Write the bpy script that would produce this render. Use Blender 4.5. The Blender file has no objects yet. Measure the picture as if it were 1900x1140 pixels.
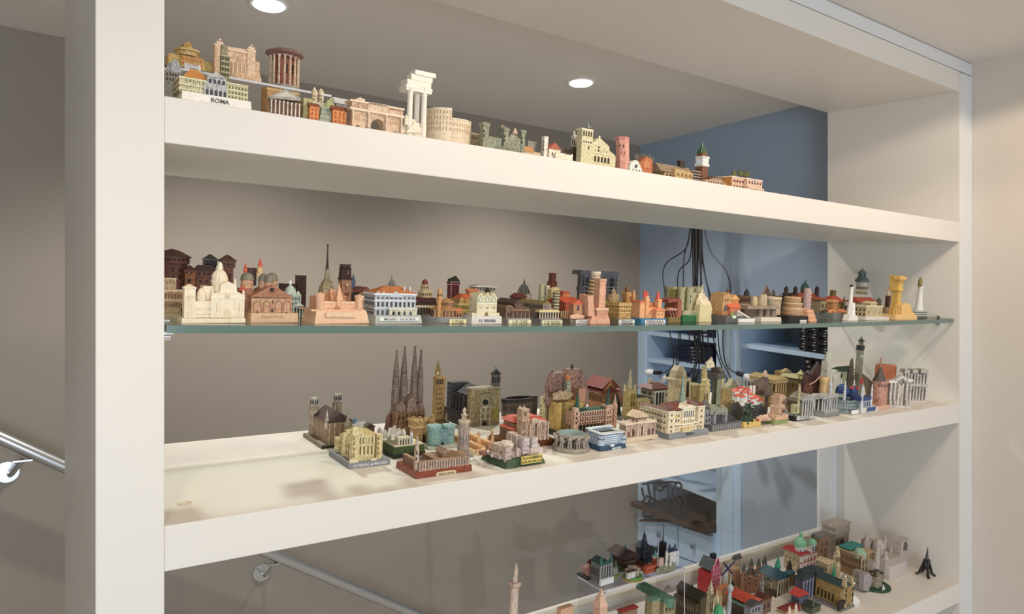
import bpy, bmesh, math, random
from math import sin, cos, pi, atan, tan, radians, sqrt
from mathutils import Vector, Matrix, noise as mnoise

# ------------------------------------------------------------------ camera
PSI = radians(34.8423); F = 1324.515; YH = 583.64; YF = 0.9; EYE = 1.6
SP, CP = sin(PSI), cos(PSI)
C = bpy.context.scene.collection
cd = bpy.data.cameras.new('camera'); cam = bpy.data.objects.new('camera', cd); C.objects.link(cam)
cd.sensor_width = 36; cd.lens = F / 1900 * 36; cd.shift_y = (YH - 570) / 1900
cam.location = (0, 0, EYE); cam.rotation_euler = (pi / 2, 0, -PSI)
cd.clip_start = 0.02; cd.clip_end = 50
bpy.context.scene.camera = cam
vs = bpy.context.scene.view_settings
vs.view_transform = 'Standard'; vs.look = 'None'; vs.gamma = 1; vs.use_curve_mapping = False; vs.exposure = -0.14
# ------------------------------------------------------------------ world and room lights
w = bpy.data.worlds.new('world'); bpy.context.scene.world = w; w.use_nodes = True
w.node_tree.nodes['Background'].inputs[0].default_value = (0.80, 0.86, 1.0, 1)
w.node_tree.nodes['Background'].inputs[1].default_value = 0.25

def area(name, loc, to, sx, sy, col, power):
    l = bpy.data.lights.new(name, 'AREA'); l.shape = 'RECTANGLE'; l.size = sx; l.size_y = sy
    l.color = col; l.energy = power
    o = bpy.data.objects.new(name, l); C.objects.link(o); o.location = loc
    o.rotation_euler = (Vector(to) - Vector(loc)).to_track_quat('-Z', 'Y').to_euler()
    return o
def spot(name, loc, to, ang, blend, rad, col, power):
    l = bpy.data.lights.new(name, 'SPOT'); l.spot_size = radians(ang); l.spot_blend = blend
    l.shadow_soft_size = rad; l.color = col; l.energy = power
    o = bpy.data.objects.new(name, l); C.objects.link(o); o.location = loc
    o.rotation_euler = (Vector(to) - Vector(loc)).to_track_quat('-Z', 'Y').to_euler()
    return o
WARM = (1.0, 0.82, 0.63); COOL = (0.72, 0.86, 1.0); NEUT = (1.0, 0.95, 0.88)
area('front_window_light', (-0.2, -2.75, 1.15), (0.9, 0.9, 1.0), 2.4, 1.5, (0.76, 0.88, 1.0), 86)
spot('front_downlight', (1.72, 0.40, 2.27), (1.72, 0.40, 0), 160, 0.06, 0.035, WARM, 12)
spot('front_downlight', (0.85, 0.26, 2.27), (0.85, 0.26, 0), 160, 0.1, 0.035, WARM, 21)
spot('front_downlight', (-0.15, 0.10, 2.27), (-0.15, 0.10, 0), 146, 0.5, 0.035, WARM, 13)

# ------------------------------------------------------------------ helpers
SL = 0.0815; TAU = atan(SL)
XL, XR, DEP = 0.1406, 2.1118, 0.384
XW, YB = 2.186, 2.187
def ray(px, py):
    u = (px - 950) / F; v = (YH - py) / F
    return Vector((SP + u * CP, CP - u * SP, v))
def on_y(px, py, Y):
    r = ray(px, py); t = Y / r.y; return Vector((r.x * t, Y, EYE + r.z * t))
def on_x(px, py, X):
    r = ray(px, py); t = X / r.x; return Vector((X, r.y * t, EYE + r.z * t))
def dep(p): return p.x * SP + p.y * CP

def lin(c):
    c = c / 255.0
    return c / 12.92 if c <= 0.04045 else ((c + 0.055) / 1.055) ** 2.4
def hexrgb(h):
    c = [lin(int(h[i:i + 2], 16)) for i in (0, 2, 4)]; g = .3 * c[0] + .6 * c[1] + .1 * c[2]
    return [v * .88 + g * .12 for v in c]
GAIN = (1.12, 1.12, 1.10)
_m = {}
def plain(name, rgb, rough=0.6, metal=0.0, spec=0.5, emit=None, bump=0.0, bscale=300, var=0.0, vscale=8.0, trans=0.0):
    if name in _m: return _m[name]
    m = bpy.data.materials.new(name); m.use_nodes = True; nt = m.node_tree; b = nt.nodes['Principled BSDF']
    b.inputs['Base Color'].default_value = (*rgb, 1); b.inputs['Roughness'].default_value = rough
    b.inputs['Metallic'].default_value = metal; b.inputs['Specular IOR Level'].default_value = spec
    if emit: b.inputs['Emission Color'].default_value = (*emit[:3], 1); b.inputs['Emission Strength'].default_value = emit[3]
    if bump or var:
        tc = nt.nodes.new('ShaderNodeTexCoord'); n = nt.nodes.new('ShaderNodeTexNoise'); n.inputs['Scale'].default_value = bscale
        n.inputs['Detail'].default_value = 4; nt.links.new(tc.outputs['Object'], n.inputs['Vector'])
        if bump:
            bp = nt.nodes.new('ShaderNodeBump'); bp.inputs['Strength'].default_value = bump; bp.inputs['Distance'].default_value = 0.001
            nt.links.new(n.outputs['Fac'], bp.inputs['Height']); nt.links.new(bp.outputs['Normal'], b.inputs['Normal'])
        if var:
            n2 = nt.nodes.new('ShaderNodeTexNoise'); n2.inputs['Scale'].default_value = vscale; nt.links.new(tc.outputs['Object'], n2.inputs['Vector'])
            mx = nt.nodes.new('ShaderNodeMix'); mx.data_type = 'RGBA'
            mx.inputs[6].default_value = (*[c * (1 - var) for c in rgb], 1); mx.inputs[7].default_value = (*[min(1, c * (1 + var)) for c in rgb], 1)
            nt.links.new(n2.outputs['Fac'], mx.inputs[0]); nt.links.new(mx.outputs[2], b.inputs['Base Color'])
    _m[name] = m; return m
def paint(key):
    """hand painted resin: 'base', 'base/wash', '!' glossy. A darker wash sits in mottled relief."""
    if key in _m: return _m[key]
    gloss = key.endswith('!'); k = key.rstrip('!'); a, _, bb = k.partition('/')
    base = [min(0.95, c * g) for c, g in zip(hexrgb(a), GAIN)]
    wash = [min(0.95, c * g) for c, g in zip(hexrgb(bb), GAIN)] if bb else [c * 0.72 for c in base]
    wash = [wv * .7 + bv * .3 for wv, bv in zip(wash, base)]
    m = bpy.data.materials.new('paint_' + k.replace('/', '_') + ('_gloss' if gloss else '')); m.use_nodes = True; nt = m.node_tree; N = nt.nodes; L = nt.links
    b = N['Principled BSDF']; b.inputs['Roughness'].default_value = 0.28 if gloss else 0.58
    tc = N.new('ShaderNodeTexCoord')
    n1 = N.new('ShaderNodeTexNoise'); n1.inputs['Scale'].default_value = 260; n1.inputs['Detail'].default_value = 3; n1.inputs['Roughness'].default_value = 0.6
    L.new(tc.outputs['Object'], n1.inputs['Vector'])
    r = N.new('ShaderNodeMapRange'); r.inputs[1].default_value = 0.35; r.inputs[2].default_value = 0.60 if bb else 0.7
    L.new(n1.outputs['Fac'], r.inputs[0])
    mx = N.new('ShaderNodeMix'); mx.data_type = 'RGBA'
    amt = 0.0 if bb else 0.35
    mx.inputs[6].default_value = (*[wv + (bv - wv) * amt for wv, bv in zip(wash, base)], 1); mx.inputs[7].default_value = (*base, 1)
    L.new(r.outputs[0], mx.inputs[0]); L.new(mx.outputs[2], b.inputs['Base Color'])
    bp = N.new('ShaderNodeBump'); bp.inputs['Strength'].default_value = 0.6; bp.inputs['Distance'].default_value = 0.0007
    L.new(n1.outputs['Fac'], bp.inputs['Height']); L.new(bp.outputs['Normal'], b.inputs['Normal'])
    _m[key] = m; return m
def M(k): return k if not isinstance(k, str) else (paint(k) if k not in _m or True else _m[k])

def glassy(name, tint=(1, 1, 1), base=0.04, power=5.0, rough=0.0):
    """clear pane: transparent with a Fresnel reflection, so light passes straight through it"""
    if name in _m: return _m[name]
    m = bpy.data.materials.new(name); m.use_nodes = True; nt = m.node_tree; N = nt.nodes; L = nt.links
    N.remove(N['Principled BSDF']); out = N['Material Output']
    t = N.new('ShaderNodeBsdfTransparent'); t.inputs[0].default_value = (*tint, 1)
    g = N.new('ShaderNodeBsdfGlossy'); g.inputs['Roughness'].default_value = rough
    lw = N.new('ShaderNodeLayerWeight'); lw.inputs[0].default_value = 0.5
    p = N.new('ShaderNodeMath'); p.operation = 'POWER'; p.inputs[1].default_value = power; L.new(lw.outputs['Facing'], p.inputs[0])
    fr = N.new('ShaderNodeMath'); fr.operation = 'MULTIPLY_ADD'; fr.inputs[1].default_value = 0.9; fr.inputs[2].default_value = base; L.new(p.outputs[0], fr.inputs[0])
    mx = N.new('ShaderNodeMixShader'); L.new(fr.outputs[0], mx.inputs[0]); L.new(t.outputs[0], mx.inputs[1]); L.new(g.outputs[0], mx.inputs[2])
    L.new(mx.outputs[0], out.inputs[0]); _m[name] = m; return m

class BM:
    """collects shapes for one mesh object"""
    def __init__(s): s.v = []; s.f = []; s.smooth = False
    def add(s, vs, fs):
        n = len(s.v); s.v += [tuple(v) for v in vs]; s.f += [tuple(i + n for i in f) for f in fs]
    def box(s, x0, y0, z0, x1, y1, z1):
        s.hexa([(x0, y0, z0), (x1, y0, z0), (x1, y1, z0), (x0, y1, z0), (x0, y0, z1), (x1, y0, z1), (x1, y1, z1), (x0, y1, z1)])
    def hexa(s, p): s.add(p, [(3, 2, 1, 0), (4, 5, 6, 7), (0, 1, 5, 4), (1, 2, 6, 5), (2, 3, 7, 6), (3, 0, 4, 7)])
    def lathe(s, cx, cy, prof, n=12, ph=0.0):
        """prof: (radius, z) bottom to top"""
        vs = []; fs = []
        for r, z in prof:
            r = max(r, 1e-5)
            for k in range(n): a = ph + 2 * pi * k / n; vs.append((cx + r * cos(a), cy + r * sin(a), z))
        for i in range(len(prof) - 1):
            for k in range(n): k2 = (k + 1) % n; fs.append((i * n + k, i * n + k2, (i + 1) * n + k2, (i + 1) * n + k))
        fs.append(tuple(reversed(range(n)))); fs.append(tuple(range((len(prof) - 1) * n, len(prof) * n)))
        s.add(vs, fs)
    def tube(s, pts, r, n=6, closed=False):
        pts = [Vector(p) for p in pts]; vs = []; fs = []; up = Vector((0, 0, 1))
        rs = r if isinstance(r, (list, tuple)) else [r] * len(pts)
        for i, p in enumerate(pts):
            d = (pts[min(i + 1, len(pts) - 1)] - pts[max(i - 1, 0)]).normalized()
            a = d.cross(up)
            if a.length < 0.05: a = d.cross(Vector((1, 0, 0)))
            a.normalize(); b = a.cross(d)
            for k in range(n): t = 2 * pi * k / n; vs.append(p + (a * cos(t) + b * sin(t)) * rs[i])
        for i in range(len(pts) - 1):
            for k in range(n): k2 = (k + 1) % n; fs.append((i * n + k, i * n + k2, (i + 1) * n + k2, (i + 1) * n + k))
        fs.append(tuple(range(n))); fs.append(tuple(range((len(pts) - 1) * n, len(pts) * n)))
        s.add(vs, fs)
    def poly(s, pts, y0, y1):
        """outline (x,z) extruded from y0 to y1"""
        n = len(pts); vs = [(x, y0, z) for x, z in pts] + [(x, y1, z) for x, z in pts]
        s.add(vs, [tuple(range(n)), tuple(reversed(range(n, 2 * n)))] + [(i, i + n, (i + 1) % n + n, (i + 1) % n) for i in range(n)])
    def build(s, name, mat, parent=None, kind=None, bevel=0.0, smooth=False):
        me = bpy.data.meshes.new(name); me.from_pydata(s.v, [], s.f)
        b = bmesh.new(); b.from_mesh(me); bmesh.ops.recalc_face_normals(b, faces=b.faces)
        big = [f for f in b.faces if len(f.verts) > 4]
        if big: bmesh.ops.triangulate(b, faces=big)
        if smooth:
            for f in b.faces: f.smooth = True
            for e in b.edges:
                if len(e.link_faces) == 2 and e.calc_face_angle(0) > 0.7: e.smooth = False
        b.to_mesh(me); b.free()
        me.materials.append(M(mat)); o = bpy.data.objects.new(name, me); C.objects.link(o)
        if parent: o.parent = parent
        if kind: o['kind'] = kind
        if bevel:
            md = o.modifiers.new('bevel', 'BEVEL'); md.width = bevel; md.segments = 2; md.limit_method = 'ANGLE'
        return o
def struct(o, label=None): o['kind'] = 'structure'; return o
def thing(name, label, cat, loc=(0, 0, 0), group=None):
    o = bpy.data.objects.new(name, None); C.objects.link(o); o.location = loc; o.empty_display_size = 0.02
    o['label'] = label; o['category'] = cat
    if group: o['group'] = group
    return o
def tag(o, label, cat, group=None, kind=None):
    o['label'] = label; o['category'] = cat
    if group: o['group'] = group
    if kind: o['kind'] = kind
    return o
def text_obj(s, size, mat, parent, mw, name='lettering', ext=0.0002):
    c = bpy.data.curves.new(name, 'FONT'); c.body = s; c.size = size; c.align_x = 'CENTER'; c.align_y = 'CENTER'; c.extrude = ext
    c.resolution_u = 2; c.offset = size * 0.012
    q = bpy.data.objects.new('tmp', c); me = bpy.data.meshes.new_from_object(q); me.name = name; bpy.data.objects.remove(q); bpy.data.curves.remove(c)
    me.materials.clear(); me.materials.append(M(mat)); o = bpy.data.objects.new(name, me); C.objects.link(o); o.parent = parent; o.matrix_local = mw; return o

# ------------------------------------------------------------------ shelf surfaces (slope of the boards towards the back)
SAG = 0.0082
def surf(sh, X, Y):
    k = SL * (Y - YF)
    if sh == 'T': return EYE + 0.2510 + k
    if sh == 'R': return EYE + 0.2510 + k + 0.0652          # clear riser on the top shelf
    if sh == 'G':
        t = (X - XL) / (XR - XL); return EYE - 0.0133 + k - 4 * SAG * t * (1 - t)
    if sh == 'B': return EYE - 0.2433 + k
    if sh == 'F': return EYE - 0.7335 + k
    if sh == 'P': return EYE - 0.7335 + k + P_RISE
P_RISE = 0.144

class Mini:
    """a souvenir model: an Empty on the shelf with its painted parts as children.
    Shapes are measured as silhouettes (x, y of the photograph) on a plane at depth d behind the model's own front plane;
    the class turns them into real sizes in metres at the model's real distance."""
    def __init__(s, label, sh, x, y=None, t=None, rot=0.0, cat='souvenir model', name='souvenir_building', group=None, dz=0.0, dk=1.0):
        if y is not None:                                     # where the line of sight meets the sloping board
            r = ray(x, y); z0 = surf(sh, 0.0, YF) - EYE + dz
            k = (z0 - SL * YF) / (r.z - SL * r.y); P = Vector((r.x * k, r.y * k, 0))
        else:
            Y = YF + t; r = ray(x, 500); P = Vector((r.x * Y / r.y, Y, 0))
        P.z = surf(sh, P.x, P.y) + dz + .0005
        th = radians(rot); Rm = Matrix.Rotation(TAU, 3, 'X') @ Matrix.Rotation(th, 3, 'Z')
        s.a, s.b, s.n = Rm.col[0].copy(), Rm.col[1].copy(), Rm.col[2].copy()
        s.P = P; s.m = dep(P) / F; s.z0 = 0.0; s.dm = s.m * dk
        s.o = thing(name, label, cat, P, group); s.o.rotation_euler = Rm.to_euler()
        s.rnd = random.Random(len(label) * 7 + int(x))
    # screen -> local
    def lx(s, sx, d, z=0.0):
        P0 = s.P + s.b * (d * s.dm) + s.n * z - Vector((0, 0, EYE)); u = (sx - 950) / F
        R = lambda v: v.x * CP - v.y * SP
        return (u * dep(P0) - R(P0)) / (R(s.a) - u * dep(s.a))
    def lz(s, sx, sy, d):
        x = s.lx(sx, d); P0 = s.P + s.a * x + s.b * (d * s.dm) - Vector((0, 0, EYE)); q = (YH - sy) / F
        return (q * dep(P0) - P0.z) / (s.n.z - q * dep(s.n))
    def zz(s, sx, sy, d): return s.z0 if sy is None else s.lz(sx, sy, d)
    def fin(s, b, nm, c, par=None, kind=None, smooth=False):
        b.v = [(x, y, z if z > 0.0 else 0.0) for x, y, z in b.v]
        return b.build(nm, c, par or s.o, kind, smooth=smooth)
    # shapes
    def base(s, c, xa, xb, h, d0, d1, nm='base', tp=1.0, z=0.0):
        """plinth from the shelf up; h, d in model pixels"""
        x0, x1 = s.lx(xa, d0), s.lx(xb, d0); m = s.m; b = BM(); z1 = z + h * m; y0, y1 = d0 * s.dm, d1 * s.dm
        b.hexa([(x0, y0, z), (x1, y0, z), (x1, y1, z), (x0, y1, z), (x0 + tp * m, y0 + tp * m, z1), (x1 - tp * m, y0 + tp * m, z1), (x1 - tp * m, y1 - tp * m, z1), (x0 + tp * m, y1 - tp * m, z1)])
        s.z0 = z1; return s.fin(b, nm, c)
    def round_base(s, c, xc, h, r, d, nm='base', n=24, z=0.0):
        b = BM(); b.lathe(s.lx(xc, d), d * s.dm, [(r * s.m, z), (r * s.m, z + h * s.m * .7), ((r - 1) * s.m, z + h * s.m)], n); s.z0 = z + h * s.m
        return s.fin(b, nm, c, smooth=True)
    def box(s, nm, c, xa, xb, yt, d0, d1, yb=None, o=0.0, par=None):
        """front face spans screen xa..xb on plane d0, top at screen yt (at xa), back to d1"""
        m = s.m; x0, x1 = s.lx(xa, d0), s.lx(xb, d0); z1 = s.lz(xa, yt, d0); z0 = s.zz(xa, yb, d0); b = BM(); o *= m
        s.bx = getattr(s, 'bx', []) + [(xa, x0, d0)]
        b.box(x0 - o, d0 * s.dm - o, z0, x1 + o, d1 * s.dm + o, z1); return s.fin(b, nm, c, par)
    def multi(s, nm, c, items, kind=None, par=None):
        """several boxes joined: (xa,xb,yt,d0,d1,yb)"""
        b = BM(); m = s.m
        for xa, xb, yt, d0, d1, yb in items:
            b.box(s.lx(xa, d0), d0 * s.dm, s.zz(xa, yb, d0), s.lx(xb, d0), d1 * s.dm, s.lz(xa, yt, d0))
        return s.fin(b, nm, c, par, kind)
    def poly(s, nm, c, pts, d0, d1, par=None):
        b = BM(); q = []
        for p in pts:
            z = s.zz(p[0], p[1], d0); q.append((s.lx(p[0], d0), z))
        b.poly(q, d0 * s.dm, d1 * s.dm); return s.fin(b, nm, c, par)
    def lathe(s, nm, c, xc, d, prof, n=14, par=None, smooth=True, sq=False, lean=0.0, yb=None):
        """prof (radius px, screen y), top to bottom; last y None = down to the base"""
        m = s.m; b = BM(); cx = s.lx(xc, d); pr = [(r * m * (1.4142 if sq else 1), s.zz(xc, y, d)) for r, y in prof][::-1]
        n = 4 if sq else n
        b.lathe(cx, d * s.dm, pr, n, pi / 4 if sq else pi / n)
        if lean: b.v = [(x + (z - pr[0][1]) * lean, y, z) for x, y, z in b.v]
        return s.fin(b, nm, c, par, smooth=smooth and not sq)
    def sq(s, nm, c, xc, d, prof, par=None, lean=0.0):
        """square tower, prof (APPARENT half width px, y)"""
        u = (xc - 950) / F; R = lambda v: abs((v.x * CP - v.y * SP) - u * dep(v)); k = 1.0 / (R(s.a) + R(s.b)); s.tw = getattr(s, 'tw', []) + [(xc, d, prof[-1][0] * k, prof[-1][0])]
        return s.lathe(nm, c, xc, d, [(r * k, y) for r, y in prof], sq=True, par=par, lean=lean)
    def gable(s, nm, c, xa, xb, yr, ye, d0, d1, ax='x', o=1.0, par=None):
        """pitched roof, eaves at screen ye, ridge yr; ax = ridge direction"""
        m = s.m; x0, x1 = s.lx(xa, d0) - o * m, s.lx(xb, d0) + o * m; y0, y1 = d0 * s.dm - o * m, d1 * s.dm + o * m
        z0 = s.lz(xa, ye, d0); b = BM()
        if ax == 'x':
            ym = (y0 + y1) / 2; z1 = s.lz((xa + xb) / 2, yr, (d0 + d1) / 2)
            if z1 < z0 + .3 * m: z1 = z0 + 2 * m
            b.add([(x0, y0, z0), (x1, y0, z0), (x1, y1, z0), (x0, y1, z0), (x0, ym, z1), (x1, ym, z1)], [(0, 1, 5, 4), (2, 3, 4, 5), (0, 4, 3), (1, 2, 5), (3, 2, 1, 0)])
        else:
            xm = (x0 + x1) / 2; z1 = s.lz((xa + xb) / 2, yr, d0)
            b.add([(x0, y0, z0), (x1, y0, z0), (x1, y1, z0), (x0, y1, z0), (xm, y0, z1), (xm, y1, z1)], [(1, 2, 5, 4), (3, 0, 4, 5), (0, 1, 4), (2, 3, 5), (3, 2, 1, 0)])
        return s.fin(b, nm, c, par)
    def hip(s, nm, c, xa, xb, yr, ye, d0, d1, rx=0.4, ry=0.0, o=1.5, par=None):
        m = s.m; x0, x1 = s.lx(xa, d0) - o * m, s.lx(xb, d0) + o * m; y0, y1 = d0 * s.dm - o * m, d1 * s.dm + o * m
        z0 = s.lz(xa, ye, d0); dm = (d0 + d1) / 2; z1 = s.lz((xa + xb) / 2, yr, dm); xm, ym = (x0 + x1) / 2, (y0 + y1) / 2
        if z1 < z0 + .3 * m: z1 = z0 + 3 * m
        hx, hy = (x1 - x0) / 2 * rx, (y1 - y0) / 2 * ry; t = 0.8 * m
        b = BM(); b.hexa([(x0, y0, z0), (x1, y0, z0), (x1, y1, z0), (x0, y1, z0), (xm - hx, ym - hy, z1), (xm + hx, ym - hy, z1), (xm + hx, ym + hy, z1), (xm - hx, ym + hy, z1)])
        b.box(x0, y0, z0 - t, x1, y1, z0); return s.fin(b, nm, c, par)
    def wins(s, xa, xb, ya, yb, nc, nr, d, c='3a2c22', f=0.5, fv=0.6, nm='window', side=None, d1=None, p=0.35):
        """grid of windows; side='l' puts them on the left flank (screen x of the flank at the front = xa, from depth d to d1)"""
        m = s.m; b = BM(); p *= m; s.yoff = 0.0
        if s.dm != s.m and side != 'l':
            for xc, td, k, hw in getattr(s, 'tw', []):
                if abs((xa + xb) / 2 - xc) < hw + 2 and abs(d - (td - k)) < 3.5: s.yoff = td * s.dm - k * m + (d - td + k) * m - d * s.dm
        p0 = s.yoff
        if side == 'l':
            X = s.lx(xa, d) - p; near = [q for q in getattr(s, 'bx', []) if abs(q[0] - xa) < .7]
            if near: X = near[-1][1] - p
            z1, z0 = s.lz(xa, ya, d), s.lz(xa, yb, d); y0, y1 = d * s.dm, d1 * s.dm
            for i in range(nc):
                for j in range(nr):
                    yc = y0 + (y1 - y0) * (i + .5) / nc; zc = z0 + (z1 - z0) * (j + .5) / nr; hy = (y1 - y0) / nc * f / 2; hz = (z1 - z0) / nr * fv / 2
                    b.box(X, yc - hy, zc - hz, X + 2 * p, yc + hy, zc + hz)
        else:
            x0, x1 = s.lx(xa, d), s.lx(xb, d); z1, z0 = s.lz(xa, ya, d), s.lz(xa, yb, d)
            for i in range(nc):
                for j in range(nr):
                    xc = x0 + (x1 - x0) * (i + .5) / nc; zc = z0 + (z1 - z0) * (j + .5) / nr; hx = (x1 - x0) / nc * f / 2; hz = (z1 - z0) / nr * fv / 2
                    b.box(xc - hx, d * s.dm + p0 - p, zc - hz, xc + hx, d * s.dm + p0 + p, zc + hz * .75)
                    if fv < .95: b.add([(xc - hx, d * s.dm + p0 - p, zc + hz * .75), (xc + hx, d * s.dm + p0 - p, zc + hz * .75), (xc, d * s.dm + p0 - p, zc + hz), (xc - hx, d * s.dm + p0 + p, zc + hz * .75), (xc + hx, d * s.dm + p0 + p, zc + hz * .75), (xc, d * s.dm + p0 + p, zc + hz)], [(0, 1, 2), (3, 5, 4), (0, 2, 5, 3), (1, 4, 5, 2)])
        return s.fin(b, nm, c, None, 'stuff')
    def flank(s, xa, ya, yb, nc, nr, d, d1, c='3a2c22', **k): return s.wins(xa, xa, ya, yb, nc, nr, d, c, side='l', d1=d1, **k)
    def cols(s, c, xa, xb, n, yt, yb, d, r, nm='column', each=True):
        """row of columns along the front"""
        m = s.m; x0, x1 = s.lx(xa, d), s.lx(xb, d); z1, z0 = s.lz(xa, yt, d), s.zz(xa, yb, d); one = BM()
        for i in range(n):
            b = BM() if each else one; x = x0 + (x1 - x0) * (i / (n - 1) if n > 1 else .5); h = z1 - z0; rm = r * m
            b.lathe(x, d * s.dm, [(rm * 1.3, z0), (rm * 1.3, z0 + h * .07), (rm, z0 + h * .1), (rm * .85, z1 - h * .14), (rm * 1.25, z1 - h * .05), (rm * 1.4, z1)], 8)
            if each: s.fin(b, nm, c, smooth=True)
        if not each: s.fin(one, nm, c, kind='stuff', smooth=True)
    def colsd(s, c, x, d0, d1, n, yt, yb, r, nm='column'):
        """columns running back along the left flank, screen x of the front one"""
        m = s.m; xx = s.lx(x, d0); z1, z0 = s.lz(x, yt, d0), s.zz(x, yb, d0); b = BM()
        for i in range(n):
            y = (d0 + (d1 - d0) * i / max(1, n - 1)) * m; b.lathe(xx, y, [(r * m, z0), (r * m * .85, z1 - 1.5 * m), (r * m * 1.3, z1)], 8)
        s.fin(b, nm, c, kind='stuff', smooth=True)
    def crenel(s, c, xa, xb, y, d0, d1, h=2.5, n=5, nd=3, w=.55, nm='battlement'):
        m = s.m; x0, x1 = s.lx(xa, d0), s.lx(xb, d0); z = s.lz(xa, y, d0) - .2 * m; b = BM(); y0, y1 = d0 * s.dm, d1 * s.dm; t = 1.4 * m
        for i in range(n):
            xc = x0 + (x1 - x0) * (i + .5) / n; hw = (x1 - x0) / n * w / 2
            b.box(xc - hw, y0, z, xc + hw, y0 + t, z + h * m); b.box(xc - hw, y1 - t, z, xc + hw, y1, z + h * m)
        for i in range(nd):
            yc = y0 + (y1 - y0) * (i + .5) / nd; hw = (y1 - y0) / nd * w / 2
            b.box(x0, yc - hw, z, x0 + t, yc + hw, z + h * m); b.box(x1 - t, yc - hw, z, x1, yc + hw, z + h * m)
        s.fin(b, nm, c, kind='stuff')
    def rcrenel(s, c, xc, d, r, y, h=2.5, n=10, nm='battlement'):
        m = s.m; cx = s.lx(xc, d); z = s.lz(xc, y, d) - .2 * m; b = BM()
        for i in range(n):
            a = 2 * pi * i / n; px, py = cx + cos(a) * (r - .8) * m, d * s.dm + sin(a) * (r - .8) * m; k = max(.6, r * .2) * m
            b.box(px - k, py - k, z, px + k, py + k, z + h * m)
        s.fin(b, nm, c, kind='stuff')
    def rock(s, nm, c, xa, xb, yt, d0, d1, yb=None, seed=0, rough=0.35, sub=3, flat=0.0):
        """craggy lump or bush filling the given extents"""
        m = s.m; x0, x1 = s.lx(xa, d0), s.lx(xb, d0); z0 = s.zz(xa, yb, d0); z1 = s.lz((xa + xb) / 2, yt, (d0 + d1) / 2)
        bm = bmesh.new(); bmesh.ops.create_icosphere(bm, subdivisions=sub, radius=1.0)
        b = BM(); off = Vector((seed * 3.1, seed * 1.7, seed * .9)); R = []
        for v in bm.verts:
            k = 1 + rough * (mnoise.noise(v.co * 1.8 + off) + .6 * mnoise.noise(v.co * 4.5 + off)); R.append(v.co * k)
        mx = max(abs(p.x) for p in R); my = max(abs(p.y) for p in R); top = max(p.z for p in R)
        vs = []
        for p in R:
            z = p.z / top; z = max(z, -0.05 if yb is None or flat >= 0 else -1)
            if flat: z = min(z, 1 - flat) / (1 - flat)
            vs.append(((x0 + x1) / 2 + p.x / mx * (x1 - x0) / 2, (d0 + d1) / 2 * s.dm + p.y / my * (d1 - d0) / 2 * s.dm, z0 + max(0, z) * (z1 - z0)))
        b.add(vs, [tuple(v.index for v in f.verts) for f in bm.faces]); bm.free()
        return s.fin(b, nm, c)
    def blob(s, nm, c, xc, y, d, r, rz=None, sub=2):
        m = s.m; bm = bmesh.new(); bmesh.ops.create_icosphere(bm, subdivisions=sub, radius=1.0); b = BM(); cx, cz = s.lx(xc, d), s.lz(xc, y, d); rz = rz or r
        b.add([(cx + v.co.x * r * m, d * s.dm + v.co.y * r * m, cz + v.co.z * rz * m) for v in bm.verts], [tuple(v.index for v in f.verts) for f in bm.faces]); bm.free()
        return s.fin(b, nm, c, smooth=True)
    def plate(s, txt, xa, xb, yt, yb, d, c='e8e4dc', tc='3a342c', nm='nameplate', th=1.2, size=.75, side=None):
        """name plate with lettering on the front"""
        m = s.m; x0, x1 = s.lx(xa, d), s.lx(xb, d); z1, z0 = s.lz(xa, yt, d), s.lz(xa, yb, d)
        o = None
        if c:
            b = BM(); b.box(x0, d * s.dm - th * m, z0, x1, d * s.dm, z1); o = s.fin(b, nm, c); yy = d * s.dm - th * m - .00015
        else: yy = d * s.dm - .00015
        if txt:
            rows = txt.split('\n'); hh = (z1 - z0) / len(rows); sz = hh * size * 1.15
            for i, tx in enumerate(rows):
                k = text_obj(tx, sz, tc, o or s.o, Matrix.Translation(((x0 + x1) / 2, yy, z1 - hh * (i + .5))) @ Matrix.Rotation(pi / 2, 4, 'X'))
                wd = (x1 - x0) * .92; est = len(tx) * sz * .62
                k.scale = (min(1.6, wd / est), 1, 1)
        return o
    def tubes(s, nm, c, lines, r, kind=None):
        """lines of (sx, sy, d)"""
        b = BM()
        for ln in lines: b.tube([(s.lx(x, d), d * s.dm, s.lz(x, y, d)) for x, y, d in ln], r * s.m, 6)
        return s.fin(b, nm, c, kind=kind)

def ring(s, nm, c, xc, d, r, th, a0, a1, yA, yB, yb=None, n=20, ry=1.0, sm=True):
    """curved wall from angle a0 to a1 (degrees, 0 = right, 270 = front), top sloping from screen yA to yB"""
    m = s.m; cx = s.lx(xc, d); zA, zB = s.lz(xc, yA, d), s.lz(xc, yB, d); z0 = s.zz(xc, yb, d); b = BM(); full = abs(a1 - a0) >= 359
    for i in range(n + 1):
        t = i / n; a = radians(a0 + (a1 - a0) * t); z = zA + (zB - zA) * t
        for rr in (r, r - th):
            b.v += [(cx + cos(a) * rr * m, d * s.dm + sin(a) * rr * m * ry, z0), (cx + cos(a) * rr * m, d * s.dm + sin(a) * rr * m * ry, z)]
    for i in range(n):
        p = i * 4; q = p + 4; b.f += [(p, q, q + 1, p + 1), (p + 2, p + 3, q + 3, q + 2), (p + 1, q + 1, q + 3, p + 3), (p, p + 2, q + 2, q)]
    if not full: b.f += [(0, 1, 3, 2), (4 * n, 4 * n + 2, 4 * n + 3, 4 * n + 1)]
    return s.fin(b, nm, c, smooth=sm)
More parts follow.
